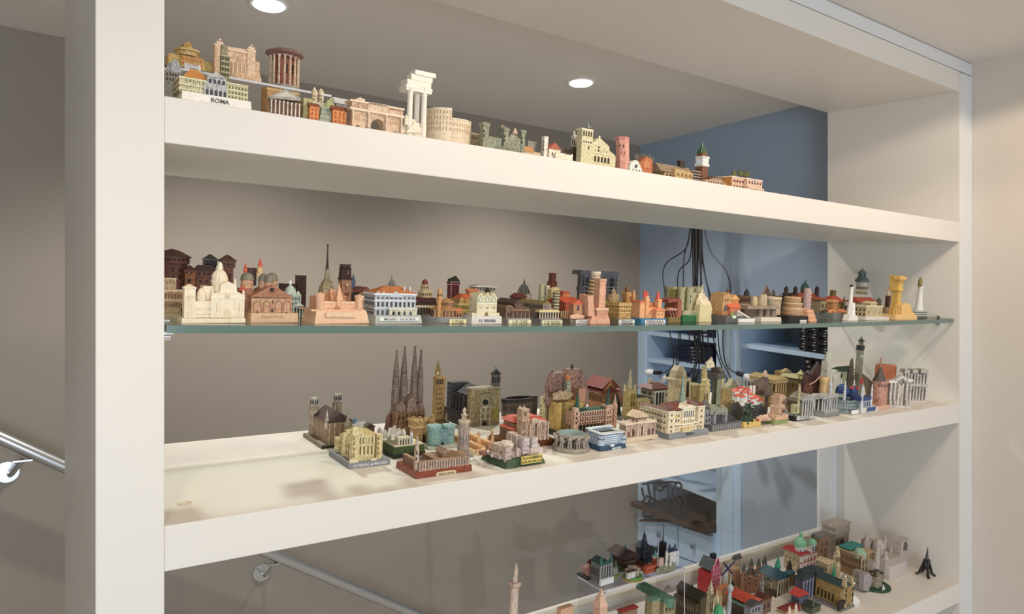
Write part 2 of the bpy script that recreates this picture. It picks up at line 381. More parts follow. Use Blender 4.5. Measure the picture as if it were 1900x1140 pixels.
def rwins(s, xc, d, r, a0, a1, nc, ya, yb, nr, c='6a5436', f=.45, ry=1.0, nm='window'):
    m = s.m; cx = s.lx(xc, d); z1, z0 = s.lz(xc, ya, d), s.lz(xc, yb, d); b = BM()
    for i in range(nc):
        a = radians(a0 + (a1 - a0) * (i + .5) / nc); da = radians((a1 - a0) / nc) * f / 2
        for j in range(nr):
            zc = z0 + (z1 - z0) * (j + .5) / nr; hz = (z1 - z0) / nr * .3; p = []
            for z in (zc - hz, zc + hz):
                for rr, aa in ((r + .35, a - da), (r + .35, a + da), (r - .5, a + da), (r - .5, a - da)): p.append((cx + cos(aa) * rr * m, d * s.dm + sin(aa) * rr * m * ry, z))
            b.hexa(p)
    s.fin(b, nm, c, kind='stuff')
def trees(s, c, pts, nm='tree'):
    for i, (x, y, d, r) in enumerate(pts): s.rock(nm, c, x - r, x + r, y - r * .9, d - r, d + r, y + r, seed=i + 3, rough=.3, sub=2, flat=-.0001)
Mini.ring = ring; Mini.rwins = rwins; Mini.trees = trees

def scren(s, c, xc, d, hw, y, h=2, n=3, nm='battlement'):
    """merlons around a square tower head centred at (xc, d) with apparent half width hw"""
    u = (xc - 950) / F; R = lambda v: abs((v.x * CP - v.y * SP) - u * dep(v)); k = hw / (R(s.a) + R(s.b)) * s.m; m = s.m; cx = s.lx(xc, d); z = s.lz(xc, y, d) - .2 * m; b = BM(); q = k / n * .5; t = max(.8 * m, k * .18)
    for i in range(n):
        o = -k + 2 * k * (i + .5) / n
        for a in (-1, 1):
            e = a * (k - t / 2); b.box(cx + o - q, d * s.dm + e - t / 2, z, cx + o + q, d * s.dm + e + t / 2, z + h * m); b.box(cx + e - t / 2, d * s.dm + o - q, z, cx + e + t / 2, d * s.dm + o + q, z + h * m)
    s.fin(b, nm, c, kind='stuff')
Mini.scren = scren
# ------------------------------------------------------------------ room and shelving unit
WH = plain('unit_white_lacquer', (0.76, 0.72, 0.665), 0.42, bump=0.05, bscale=60)
WH2 = plain('header_strip_white', (0.74, 0.74, 0.74), 0.45)
WALLF = plain('side_wall_paint', (0.66, 0.60, 0.53), 0.75, bump=0.15, bscale=120, var=0.03)
WALLB = plain('stair_wall_paint', (0.29, 0.255, 0.215), 0.7, bump=0.15, bscale=120, var=0.05, vscale=3)
WALLS = plain('side_wall_back_daylight_tint', (0.33, 0.415, 0.54), 0.7, bump=0.1, bscale=120)  # cool stair daylight is put into this wall colour as blue
CEIL = plain('ceiling_paint', (0.76, 0.71, 0.66), 0.8, bump=0.15, bscale=150)
FLO = plain('floor_wood', (0.62, 0.58, 0.53), 0.45, var=0.15, vscale=6)
BLUE = plain('bookcase_paint', (0.50, 0.65, 0.82), 0.5)
STEEL = plain('brushed_steel', (0.55, 0.56, 0.58), 0.28, metal=1.0, bump=0.05, bscale=400)
CHROME = plain('chrome', (0.8, 0.8, 0.82), 0.12, metal=1.0)
GREEN = plain('glass_cut_edge', (0.115, 0.185, 0.165), 0.12, spec=0.8)
GLASS = glassy('clear_glass'); GTOP = glassy('shelf_glass', (0.90, 0.95, 0.925)); ACR = glassy('clear_acrylic', (0.93, 0.93, 0.95))
def cz(Y): return EYE + 0.6987 + (Y - 0.9) * 0.0163
b = BM(); b.hexa([(-2.6, -3, cz(-3)), (XW + .1, -3, cz(-3)), (XW + .1, 2.3, cz(2.3)), (-2.6, 2.3, cz(2.3)), (-2.6, -3, cz(-3) + .1), (XW + .1, -3, cz(-3) + .1), (XW + .1, 2.3, cz(2.3) + .1), (-2.6, 2.3, cz(2.3) + .1)])
struct(b.build('ceiling', CEIL))
b = BM(); b.box(-2.6, -3, -.1, XW + .1, 2.3, 0); struct(b.build('floor', FLO))
b = BM(); b.box(-2.6, YB, 0, XW + .1, YB + .1, 2.5); struct(b.build('wall_back', WALLB))
b = BM(); b.box(XW, -3, 0, XW + .1, YF + DEP - .02, 2.5); struct(b.build('wall_right', WALLF))
b = BM(); b.box(XW, YF + DEP - .02, EYE + .005, XW + .3, YB, 2.5); struct(b.build('wall_right', WALLS))
b = BM(); b.box(-2.7, -3, 0, -2.6, 2.3, 2.5); struct(b.build('wall_left', WALLF))
b = BM(); b.box(-2.6, -3.1, 0, XW + .1, -3, 2.5); struct(b.build('wall_front', WALLF))
# recessed ceiling lights over the stairs
for px, py in ((499, 8), (1078, 153)):
    r = ray(px, py); k = (cz(1.6) - EYE) / r.z; P = Vector((r.x * k, r.y * k, 0)); P.z = cz(P.y)
    t = thing('ceiling_light', 'round recessed ceiling light %s' % ('at the top edge, above the temple model' if px < 600 else 'nearer the blue wall, above the pink tower'), 'ceiling light', P, 'recessed ceiling lights over the stairs')
    b = BM(); b.lathe(0, 0, [(.040, -.004), (.044, -.003), (.045, 0.0), (.045, .001), (.03, .0012)], 28); b.build('trim_ring', plain('ring', (.8, .8, .8), .4), t, smooth=True)
    b = BM(); b.lathe(0, 0, [(.033, -.0065), (.035, -.004)], 28); b.build('diffuser', plain('lamp_disc', (1, 1, 1), .5, emit=(1, .97, .92, 14)), t)
    spot('ceiling_light_beam', P + Vector((0, 0, -.02)), P + Vector((0, 0, -1)), 136, 0.75, 0.03, NEUT, 35)

unit = thing('shelving_unit', 'white lacquered open shelving unit built between the left post and the right wall', 'shelving unit', (0, 0, 0))
def board(name, z0, z1, y0=0.0, y1=DEP, x0=XL, x1=XR, mat=None):
    b = BM(); a, e = YF + y0, YF + y1; k0, k1 = SL * y0, SL * y1
    b.hexa([(x0, a, EYE + z0 + k0), (x1, a, EYE + z0 + k0), (x1, e, EYE + z0 + k1), (x0, e, EYE + z0 + k1), (x0, a, EYE + z1 + k0), (x1, a, EYE + z1 + k0), (x1, e, EYE + z1 + k1), (x0, e, EYE + z1 + k1)])
    return b.build(name, mat or WH, unit, bevel=.0012)
board('shelf_board', 0.1972, 0.2510); board('shelf_board', -0.2958, -0.2433); board('shelf_board', -0.785, -0.7335)
board('header', 0.6071, 0.6622, x0=0.072)
b = BM(); b.box(0.072, YF, EYE + .6640, XW, YF + .02, EYE + .6965); b.build('header_strip', WH2, unit)
b = BM(); b.box(0.072, YF, 0, XL, YF + 0.588, cz(1.2)); b.build('post', WH, unit, bevel=.001)
# right post with its shallow side panel
def yz_prism(name, pts, x0, x1, mat):
    b = BM(); n = len(pts); b.add([(x0, y, z) for y, z in pts] + [(x1, y, z) for y, z in pts], [tuple(range(n)), tuple(reversed(range(n, 2 * n)))] + [(i, (i + 1) % n, (i + 1) % n + n, i + n) for i in range(n)])
    return b.build(name, mat, unit)
yz_prism('side_panel', [(YF, 0), (YF + DEP, 0), (YF + DEP, EYE + .66), (YF, EYE + .66)], XR, XW - .001, WH)
b = BM(); b.box(XR + .012, YF - .0015, 0, XW - .001, YF, EYE + .66); b.build('edge_strip', WH2, unit)
# small cable hole in the lit shelf
h = on_y(343, 935, 1); r = ray(343, 935); k = (-0.2433 - SL * YF) / (r.z - SL * r.y); P = r * k
b = BM(); zc = surf('B', 0, P.y); b.lathe(P.x, P.y, [(.0088, zc - .001), (.0088, zc + .0006), (.0074, zc + .0012), (.0072, zc + .0004), (.007, zc + .0003)], 20)
b.build('cable_grommet', plain('grommet', (.62, .52, .40), .5), unit, smooth=True)
# back ledge of the bottom bay, glazing bar and pane
b = BM(); y0, y1 = YF + DEP - .012, YF + DEP + .012; k = SL * DEP
b.box(XL, y0, EYE - .7335 + k - .004, XR, y1, EYE - .672); struct(b.build('trim_1', WH))
b = BM(); b.box(XL, YF + DEP - .020, EYE - .681, XR, YF + DEP - .012, EYE - .672); struct(b.build('trim_2', plain('cream_bead', (.72, .66, .52), .5)))
b = BM(); b.box(2.072, YF + DEP - .03, EYE - .672, XR, YF + DEP + .012, EYE - .2958 + k); struct(b.build('trim_3', WH2))
b = BM(); b.box(XL, YF + DEP - .004, EYE - .672, 2.072, YF + DEP + .002, EYE - .27); struct(b.build('window_1', GLASS))

# glass shelf, sagging slightly, on four chrome pegs
gs = thing('glass_shelf', 'greenish glass shelf carrying the long row of Italian models', 'glass shelf', (0, 0, 0))
def gshelf(zt, zb, name, mat, edge):
    b = BM(); N = 24; a, e = YF + .012, YF + DEP - .02
    for i in range(N + 1):
        X = XL + .004 + (XR - XL - .008) * i / N; s0 = surf('G', X, a); s1 = surf('G', X, e)
        b.v += [(X, a, s0 + zt), (X, e, s1 + zt), (X, e, s1 + zb), (X, a, s0 + zb)]
    for i in range(N):
        p = i * 4; q = p + 4
        if edge: b.f += [(p, q, q + 3, p + 3), (p + 1, p + 2, q + 2, q + 1)]
        else: b.f += [(p, p + 1, q + 1, q), (p + 3, q + 3, q + 2, p + 2)]
    if edge: b.f += [(0, 3, 2, 1), (4 * N, 4 * N + 1, 4 * N + 2, 4 * N + 3)]
    return b.build(name, mat, gs, smooth=False)
gshelf(0, -.0098, 'pane', GTOP, False); gshelf(-.0002, -.0096, 'polished_edge', GREEN, True)
for X, Y, sgn in ((XL, YF + .03, 1), (XL, YF + DEP - .05, 1), (XR, YF + .05, -1), (XR, YF + DEP - .05, -1)):
    z = surf('G', X, Y); b = BM()
    b.tube([(X, Y, z - .0155), (X + sgn * .011, Y, z - .0155)], .0045, 12); b.box(min(X, X + sgn * .014), Y - .007, z - .0125, max(X, X + sgn * .014), Y + .007, z - .0101)
    b.tube([(X + sgn * .001, Y, z + .003), (X + sgn * .010, Y, z + .003)], .003, 10)
    b.build('shelf_peg', CHROME, gs, smooth=True)

# clear risers
def riser(name, label, sh, xa, xb, t0, t1, h, leg_l=True, th=.003):
    X0 = max(XL + .001, on_y(xa, 0, YF + t0).x); X1 = on_y(xb, 0, YF + t0).x; o = thing(name, label, 'display stand', (0, 0, 0))
    def bd(nm, x0, x1, zl, zh):
        b = BM(); a, e = YF + t0, YF + t1; s0, s1 = surf(sh, 0, a), surf(sh, 0, e)
        if sh == 'T' or sh == 'F': pass
        b.hexa([(x0, a, s0 + zl), (x1, a, s0 + zl), (x1, e, s1 + zl), (x0, e, s1 + zl), (x0, a, s0 + zh), (x1, a, s0 + zh), (x1, e, s1 + zh), (x0, e, s1 + zh)])
        return b.build(nm, ACR, o)
    bd('top_sheet', X0, X1, h - th, h); bd('leg', X0, X0 + th, 0, h - th); bd('leg', X1 - th, X1, 0, h - th)
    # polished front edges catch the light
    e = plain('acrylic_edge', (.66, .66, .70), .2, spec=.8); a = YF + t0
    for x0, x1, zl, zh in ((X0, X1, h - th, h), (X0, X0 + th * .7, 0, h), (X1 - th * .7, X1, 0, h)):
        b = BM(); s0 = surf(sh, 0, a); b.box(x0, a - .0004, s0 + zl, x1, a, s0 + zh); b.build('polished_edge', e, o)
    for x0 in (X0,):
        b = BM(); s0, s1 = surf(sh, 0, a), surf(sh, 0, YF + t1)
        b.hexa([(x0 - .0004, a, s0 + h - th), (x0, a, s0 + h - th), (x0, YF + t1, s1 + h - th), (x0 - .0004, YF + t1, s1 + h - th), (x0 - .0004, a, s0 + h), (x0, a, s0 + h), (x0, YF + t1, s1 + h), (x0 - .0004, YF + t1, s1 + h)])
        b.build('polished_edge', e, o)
    return o
riser('acrylic_riser', 'clear acrylic riser on the top shelf behind the white ROMA building', 'T', 306, 618, .125, .36, .0652)
riser('acrylic_riser', 'clear acrylic riser on the bottom shelf carrying the small dark churches', 'F', 1122, 1270.5, .20, .285, P_RISE)

# stair handrail
YR = YB - .085
rl = thing('handrail', 'brushed steel stair handrail descending along the taupe wall', 'handrail', on_y(0, 812, YR))
pts = [on_y(x, y, YR) for x, y in ((-260, 697), (0, 812), (118, 865), (508, 1030), (700, 1110), (1000, 1236))]; L0 = rl.location.copy()
b = BM(); b.tube([p - L0 for p in pts], .0165, 16); b.build('rail_tube', STEEL, rl, smooth=True)
for (dx, dy), (tx, ty) in (((13, 876), (42, 842)), ((485, 1062), (512, 1035))):
    c = on_y(dx, dy, YB - .001) - L0; q = on_y(dx + 6, dy + 6, YB - .05) - L0; e = on_y(tx, ty, YR) - L0
    b = BM(); b.tube([c, c + Vector((0, -.006, 0))], .026, 28); br = b.build('wall_bracket', STEEL, rl)
    b = BM(); b.tube([c + Vector((.004, 0, -.004)), q, q + Vector((.004, -.006, .004)), e + Vector((0, 0, -.016))], .006, 10); b.box(e.x - .02, e.y - .008, e.z - .019, e.x + .02, e.y + .008, e.z - .015); b.build('arm', STEEL, br, smooth=True)

# built-in bookcase in the side wall behind
bk = thing('bookcase', 'pale blue built-in bookcase with base cabinets beside the stairs', 'bookcase', (XW, 1.7, 0))
def wy(px): return on_x(px, 500, XW).y
def bbox(nm, mat, ya, yb, za, zb, x0=0.0, x1=.26, par=None, sl=0.0):
    b = BM(); X0, X1 = x0, x1; ya, yb = min(ya, yb), max(ya, yb); q = lambda y: sl * (y - ya)
    b.hexa([(X0, ya - 1.7, za), (X1, ya - 1.7, za), (X1, yb - 1.7, za + q(yb)), (X0, yb - 1.7, za + q(yb)), (X0, ya - 1.7, zb), (X1, ya - 1.7, zb), (X1, yb - 1.7, zb + q(yb)), (X0, yb - 1.7, zb + q(yb))])
    return b.build(nm, mat, par or bk)
Y1, Y2, Y3, Y4, Y5 = wy(1205), wy(1333), wy(1378), YF + DEP + .001, YB
TOPZ = EYE + .005
bbox('back_panel', plain('niche_paint', (.30, .33, .36), .6), Y4, Y5, 0, TOPZ, .26, .30)
bbox('pilaster', BLUE, Y1, Y5 - .001, 0, TOPZ, -.012, .26); bbox('pilaster', BLUE, Y3, Y2, 0, TOPZ, -.012, .26)
bbox('moulding', BLUE, Y3 + .03, Y2 - .03, .4, TOPZ, -.018, -.012); bbox('moulding', BLUE, Y1 + .012, Y1 + .03, .4, TOPZ, -.018, -.012)
bbox('top_board', BLUE, Y4, Y5, TOPZ - .02, TOPZ, -.012, .26)
def shelf_at(p0, p1, ya, yb, th=.016):
    a, c = on_x(*p0, XW), on_x(*p1, XW); sl = (a.z - c.z) / (a.y - c.y); z = c.z + sl * (min(ya, yb) - c.y)
    bbox('shelf', BLUE, ya, yb, z - th, z, 0, .26, sl=sl); return z, sl
shA = shelf_at((1215, 616), (1331, 630), Y1, Y2); shB = shelf_at((1204, 665), (1288, 676), Y1, Y2); shC = shelf_at((1397, 640), (1534, 659), Y4, Y3)
shD = shelf_at((1397, 700), (1534, 722), Y4, Y3); shE = shelf_at((1268, 900), (1334, 926), Y1, Y2)
# base cabinet
CT = on_x(1334, 979, XW).z
bbox('cabinet_body', BLUE, Y2, Y1, 0, CT - .02, -.02, .26); bbox('worktop', plain('dark_wood', (.07, .045, .035), .4), Y2 + .002, Y5 - .02, CT - .018, CT, -.07, .26, sl=.05)
ym = wy(1268)
for ya, yb in ((Y2 + .006, ym - .003), (ym + .003, Y1 - .004)):
    dr = bbox('drawer', BLUE, ya, yb, CT - .15, CT - .032, -.032, -.021); bb = BM(); bb.tube([(-.033, (ya + yb) / 2 - 1.7, CT - .09), (-.048, (ya + yb) / 2 - 1.7, CT - .09)], .008, 10); bb.build('knob', STEEL, dr)
    dr = bbox('door', BLUE, ya, yb, .1, CT - .156, -.032, -.021); bb = BM(); bb.tube([(-.033, yb - .03 - 1.7, CT - .28), (-.048, yb - .03 - 1.7, CT - .28)], .008, 10); bb.build('knob', STEEL, dr)
bbox('tall_panel', plain('panel_paint', (.36, .43, .52), .5), Y4, Y3, 0, EYE - .26, -.002, .02)
# boxes and books
NAVY = plain('navy_cover', (.010, .014, .045), .35); BLK = plain('black_cover', (.012, .012, .016), .35); LBL = plain('spine_label', (.45, .45, .5), .5)
def book(label, group, y0, y1, z0, z1, x0, mat, cat='book', sp=True, sl=0.0):
    o = thing('book', label, cat, (XW + x0, (y0 + y1) / 2, z0), group); b = BM(); hy = (y1 - y0) / 2
    b.box(0, -hy, 0, .15, hy, z1 - z0); b.build('cover', mat, o)
    b = BM(); b.box(-.0006, -hy * .25, (z1 - z0) * .3, 0, hy * .25, (z1 - z0) * .7); b.build('spine_label', LBL, o); return o
ya, yb = wy(1313), wy(1249); z = shB[0] + shB[1] * (ya - min(Y1, Y2)) + .004; zt = on_x(1249, 642, XW).z
for i in range(5):
    h = (zt - z) / 5; book('thick navy volume %s of the flat pile behind the hanging cords' % ['lowest', 'second from bottom', 'middle', 'second from top', 'topmost'][i], 'navy volumes piled in the bookcase', ya, yb, z + i * h + .0006, z + (i + 1) * h, .03 + .004 * (i % 2), NAVY)
ya, yb = wy(1325), wy(1262); z = shA[0] + shA[1] * (ya - min(Y1, Y2)) + .004
for i in range(2): book('navy volume %s on the upper bookcase shelf just below the glass shelf' % ['lying underneath', 'lying on top'][i], 'navy volumes on the upper bookcase shelf', ya, yb, z + i * .018 + .0005, z + (i + 1) * .018, .04, NAVY)
def caselot(px0, px1, py0, shz, cols_, rows, txt, grp):
    yA, yB = wy(px1), wy(px0); z = shz[0] + shz[1] * (yA - Y4) + .005; zt = on_x(px1, py0, XW).z; hh = (zt - z) / rows; ww = (yB - yA) / cols_
    for c_ in range(cols_):
        for r_ in range(rows):
            book(txt.format(['lowest', 'second', 'third', 'fourth', 'fifth', 'sixth', 'seventh', 'eighth', 'ninth'][r_], ['right', 'middle', 'left'][c_]), grp, yA + c_ * ww + .0006, yA + (c_ + 1) * ww - .0006, z + shz[1] * c_ * ww + r_ * hh + .0004, z + shz[1] * c_ * ww + (r_ + 1) * hh - .0004, .01 + .004 * ((r_ + c_) % 3), BLK, 'cassette case')
caselot(1477, 1538, 612, shC, 3, 9, 'black cassette case, {} up, {} column of the stack just below the glass shelf end', 'black cassette cases upper stacks')
caselot(1487, 1536, 662, shD, 3, 6, 'black cassette case, {} up, {} column of the stack behind the ship model', 'black cassette cases lower stacks')

# wrought iron scroll stand on the worktop
IRON = plain('wrought_iron', (.02, .022, .028), .45)
WZ = on_x(1230, 962, XW - .04).z
st = thing('scroll_stand', 'black wrought iron scrollwork stand on the dark worktop', 'iron stand', on_x(1232, 964, XW - .045))
L0 = st.location.copy(); PX = lambda x, y: on_x(x, y, XW - .045) - L0
def scroll(pts_, r=.0042):
    P_ = [PX(*p) for p in pts_]; q = []
    for i in range(len(P_) - 1):
        p0 = P_[max(0, i - 1)]; p1, p2 = P_[i], P_[i + 1]; p3 = P_[min(len(P_) - 1, i + 2)]
        for k in range(5):
            t = k / 5; q.append(0.5 * ((2 * p1) + (p2 - p0) * t + (2 * p0 - 5 * p1 + 4 * p2 - p3) * t * t + (3 * p1 - p0 - 3 * p2 + p3) * t ** 3))
    q.append(P_[-1]); b = BM(); b.tube(q, r, 6); b.build('scroll', IRON, st, smooth=True)
for ln in ([(1191, 905), (1193, 918), (1197, 925), (1192, 933), (1194, 945), (1204, 950), (1210, 944), (1206, 936), (1196, 934)],
           [(1192, 957), (1202, 960), (1212, 956), (1216, 946), (1208, 942), (1198, 946), (1193, 953)],
           [(1202, 898), (1204, 912), (1208, 925), (1203, 934), (1206, 941)], [(1214, 898), (1214, 930), (1210, 960)],
           [(1216, 906), (1224, 912), (1230, 906), (1224, 899), (1218, 903)], [(1232, 906), (1236, 899), (1230, 896)], [(1240, 898), (1240, 930), (1244, 962)],
           [(1250, 905), (1247, 915), (1250, 930), (1258, 940), (1262, 932), (1254, 925)], [(1252, 900), (1258, 895), (1264, 900), (1262, 908), (1255, 908)],
           [(1264, 905), (1268, 920), (1272, 935), (1268, 950), (1258, 958), (1248, 954)], [(1192, 899), (1215, 896), (1245, 895), (1262, 897)], [(1200, 921), (1222, 931), (1245, 944), (1262, 956)]):
    scroll(ln)
b = BM(); p0, p1 = PX(1190, 964), PX(1290, 966); b.hexa([(p0.x - .012, p1.y, p1.z - .008), (p0.x + .03, p1.y, p1.z - .008), (p0.x + .03, p0.y, p0.z - .008), (p0.x - .012, p0.y, p0.z - .008), (p0.x - .012, p1.y, p1.z), (p0.x + .03, p1.y, p1.z), (p0.x + .03, p0.y, p0.z), (p0.x - .012, p0.y, p0.z)])
b.build('tray', plain('tray_wood', (.06, .025, .02), .4), st)

# cord pendant: bundle of black flexes with bare white lamp holders
XP = 1.98
pd = thing('cord_pendant', 'hanging bundle of black cords with white lamp holders spreading at the bottom', 'pendant lamp', on_x(1296, 400, XP))
L0 = pd.location.copy(); CORD = plain('black_flex', (.012, .013, .015), .5); LH = plain('white_lamp', (.75, .78, .82), .3)
K = lambda x, y, o=0.0: on_x(x, y, XP + o) - L0
b = BM(); b.tube([K(1296, 352), K(1296, 385)], .03, 20); b.tube([K(1296, 362), K(1296, 362) + Vector((XW - XP, 0, 0))], .01, 10); b.build('canopy', CORD, pd)
def smooth_pts(P_):
    q = []
    for i in range(len(P_) - 1):
        p0 = P_[max(0, i - 1)]; p1, p2 = P_[i], P_[i + 1]; p3 = P_[min(len(P_) - 1, i + 2)]
        for k in range(6):
            t = k / 6; q.append(0.5 * ((2 * p1) + (p2 - p0) * t + (2 * p0 - 5 * p1 + 4 * p2 - p3) * t * t + (3 * p1 - p0 - 3 * p2 + p3) * t ** 3))
    q.append(P_[-1]); return q
rc = random.Random(5)
strands = [[(1288, 380), (1281, 430), (1271, 463), (1240, 485), (1230, 505), (1233, 540), (1240, 600), (1250, 670), (1236, 690), (1222, 692)],
           [(1290, 380), (1284, 430), (1280, 480), (1262, 500), (1257, 525), (1262, 580), (1262, 640), (1258, 676), (1245, 692)],
           [(1286, 380), (1278, 440), (1269, 480), (1267, 540), (1259, 630), (1256, 660), (1252, 702)],
           [(1304, 380), (1308, 430), (1320, 470), (1345, 500), (1355, 530), (1354, 545), (1343, 600), (1342, 650), (1350, 682), (1372, 694)],
           [(1300, 380), (1302, 440), (1304, 480), (1310, 520), (1318, 548), (1330, 600), (1336, 660), (1350, 690), (1362, 712)],
           [(1300, 380), (1300, 450), (1306, 500), (1315, 545), (1322, 620), (1335, 670), (1352, 712)],
           [(1298, 380), (1297, 460), (1302, 530), (1310, 600), (1318, 660), (1324, 680)],
           [(1290, 380), (1290, 500), (1288, 600), (1290, 670), (1283, 690), (1274, 697)],
           [(1292, 380), (1291, 500), (1293, 600), (1297, 680), (1289, 706)],
           [(1294, 380), (1293, 500), (1298, 600), (1295, 660), (1286, 702), (1282, 712)]]
for i in range(12):
    x = 1285 + i * 1.6; strands.append([(x + rc.uniform(-2, 2), 380), (x, 460), (x + rc.uniform(-3, 3), 540), (x + rc.uniform(-8, 8), 620), (x + rc.uniform(-16, 12), 675)])
for i, ln in enumerate(strands):
    o = rc.uniform(-.02, .02); P_ = [K(x, y, o * min(1, (y - 380) / 150)) for x, y in ln]; q = smooth_pts(P_); b = BM(); b.tube(q, .0021, 6); cdp = b.build('cord', CORD, pd, smooth=True)
    if i < 10:
        e = q[-1]; d = (q[-1] - q[-4]).normalized(); b = BM(); b.tube([e - d * .01, e + d * .022], .0075, 10); b.build('lamp_holder', CORD, cdp)
        b = BM(); P2 = [e + d * t for t in (.022, .03, .045, .06, .068)]; b.tube(P2, [.008, .010, .014, .011, .003], 12); b.build('bulb', LH, cdp, smooth=True)
# coiled lead hanging by the glazing bar
cl = BM(); pts = []; A = on_y(1524, 828, YF + DEP + .05)
for i in range(60):
    t = i / 59; pts.append((A.x + .016 * cos(t * 6 * pi), A.y + .012 * sin(t * 6 * pi), A.z - t * .20))
cl.tube(pts, .0025, 6); o = cl.build('coiled_cord', plain('grey_lead', (.3, .33, .38), .4), smooth=True); tag(o, 'grey coiled cord hanging behind the glass by the right side panel', 'cord')
# ================================================================== top shelf
G1 = 'models on the top shelf'
def mini(*a, **k): return Mini(*a, **k)
# drum castle on the riser
s = mini('gold round castle model with tiered drum on the clear riser, farthest left', 'R', 352, t=.15, group=G1)
s.base('6f6f6a', 312, 399, 9, 0, 34); s.multi('lower_wall', 'c0a04e/8a6a2c', [(335, 377, 103, 0, 30, None)]); s.box('side_wall', 'c9ab55/8a6a2c', 312, 334, 98, 2, 30); s.box('side_wall', 'c9ab55/8a6a2c', 377, 397, 113, 3, 28)
s.wins(336, 376, 104, 120, 6, 2, 0, c='c4622e', f=.6); s.multi('cornice', 'c98a3c', [(335, 377, 101.5, -1, 31, 104)])
s.lathe('drum', 'cdb070/8a6a2c', 347, 20, [(3, 92), (21, 93), (23, 96), (23, 98), (20, 99), (19, 106)], 24); s.box('upper_lodge', 'c9a447/8a6a2c', 340, 356, 82, 12, 26, 93); s.gable('roof', 'b88f3c', 339, 357, 77, 82, 11, 27, 'y')
s.plate('CASTEL\nS. ANGELO', 342, 372, 117, 127, 0, c='e2e0dc', tc='55554f', size=.7)
s = mini('bluish white pointed rock model on an arcaded grey block behind the white ROMA model', 'T', 318, t=.085, group=G1)
s.box('block', '8c8a82/4a463e', 306, 334, 130, 0, 14); s.wins(307, 333, 132, 150, 5, 2, 0); s.rock('rock', 'a9adb4/6d7178', 308, 338, 107, 2, 14, 131, seed=4)
s = mini('narrow greenish tower of stacked windowed storeys in front of the beige fountain wall', 'T', 412, t=.095, group=G1, name='souvenir_tower')
s.box('body', '8f8a62/54492f', 409, 424, 101, 0, 12); s.box('top', '9b9670/54492f', 409, 420, 82, 2, 12, 101); s.wins(409, 424, 102, 142, 3, 4, 0, f=.5)
for y in (101, 112, 122, 132): s.multi('cornice', 'b8b184', [(408.5, 424.5, y, -1, 12.5, y + 2)])
s = mini('beige monumental wall model with a tall pillar at each end, on the clear riser', 'R', 440, t=.14, group=G1, name='souvenir_fountain')
s.poly('wall', 'e0bc98/a8805c', [(414, None), (414, 85), (458, 92), (458, None)], 3, 14); s.multi('cornice', 'e8c8a6', [(414, 458, 87, 1, 15, 91)])
s.box('pillar', 'e3c3a0/a8805c', 398, 416, 82, 0, 14); s.multi('cornice', 'ecd0b0', [(397, 417, 80, -1, 15, 83), (401, 413, 76, 2, 10, 80)]); s.lathe('urn', 'ecd0b0', 407, 5, [(.5, 71), (3, 73), (2, 76), (4, 77)], 10)
s.box('pillar', 'e3c3a0/a8805c', 458, 473, 92, 0, 14); s.multi('cornice', 'ecd0b0', [(457, 474, 90, -1, 15, 93), (460, 471, 86, 2, 10, 90)]); s.lathe('urn', 'ecd0b0', 465, 5, [(.5, 82), (2.5, 84), (2, 86)], 10)
s.box('buttress', 'dcb58e/a8805c', 473, 481, 114, 0, 12); s.rock('rockwork', 'dcb58e/9a7452', 414, 490, 137, -7, 6, seed=7, rough=.5); s.rock('rockwork', 'e0bc98/a8805c', 470, 489, 131, -3, 9, seed=9)
s.poly('niche', 'd2a880/a07a55', [(441, None), (441, 105), (446, 100), (451, 106), (451, None)], 0, 4); s.cols('e8cba8', 424, 455, 5, 112, 139, -1, 1.3)
s = mini('round temple model with brown disc roof and ring of columns at the riser end', 'R', 526, t=.17, group=G1, name='souvenir_temple')
s.round_base('8f8c88/5c554c', 526, 6, 34, 28); s.round_base('a09a90/5c554c', 526, 11, 31, 28, nm='step', z=s.z0); s.lathe('cella', 'a85c44/6a3526', 526, 28, [(19, 108), (19, None)], 20)
for i in range(16):
    a = radians(i * 22.5 + 8); m = s.m; b = BM(); cx = s.lx(526, 28); z1, z0 = s.lz(526, 108, 28), s.z0; x, y = cx + cos(a) * 26 * m, (28 + sin(a) * 26) * m
    b.lathe(x, y, [(3.2 * m, z0), (2.3 * m, z0 + 2 * m), (2 * m, z1 - 4 * m), (3.4 * m, z1)], 8); s.fin(b, 'column', 'd6bc9c/8a6a52', smooth=True)
s.lathe('roof', '8a6258/5a3a34', 526, 28, [(.5, 93), (12, 93.5), (27, 96), (34, 100), (34.5, 103), (28, 106), (27, 110)], 32); s.rwins(526, 28, 19, 200, 330, 3, 116, 146, 1, c='2a1a14', f=.3)
# ROMA basilica
s = mini('cream basilica model on a white plinth lettered ROMA at the left end', 'T', 400, t=.022, group=G1, name='souvenir_basilica')
s.base('ece6dc', 337, 467, 20, -3, 62, tp=1.5)
s.box('wing', 'cfc69c/8c8052', 347, 386, 143, 2, 60); s.box('left_block', 'cfc69c/8c8052', 332, 348, 140, 5, 60); s.box('wing', 'cfc69c/8c8052', 420, 459, 153, 2, 58)
for y, k in ((141, 1), (153, 0), (162, 0)):
    s.multi('cornice', 'ded6b2', [(331, 387, y, 1, 61, y + 2)]); s.multi('cornice', 'ded6b2', [(419, 460, y + 11, 1, 59, y + 13)])
s.wins(349, 386, 145, 172, 6, 3, 2, c='6d6238'); s.wins(422, 458, 156, 185, 6, 3, 2, c='6d6238'); s.flank(332, 143, 172, 6, 3, 5, 60, c='6d6238')
s.cols('e0d9b8', 350, 385, 6, 145, 171, 1.2, .8, nm='pilaster', each=False)
s.hip('roof', 'c9822e', 340, 384, 131, 141, 6, 40, .3, .3); s.box('loggia', 'b9b8b4/5a5a5a', 378, 421, 152, 0, 10, 180); s.box('upper_loggia', 'b9b8b4/5a5a5a', 384, 419, 140, .5, 9, 153)
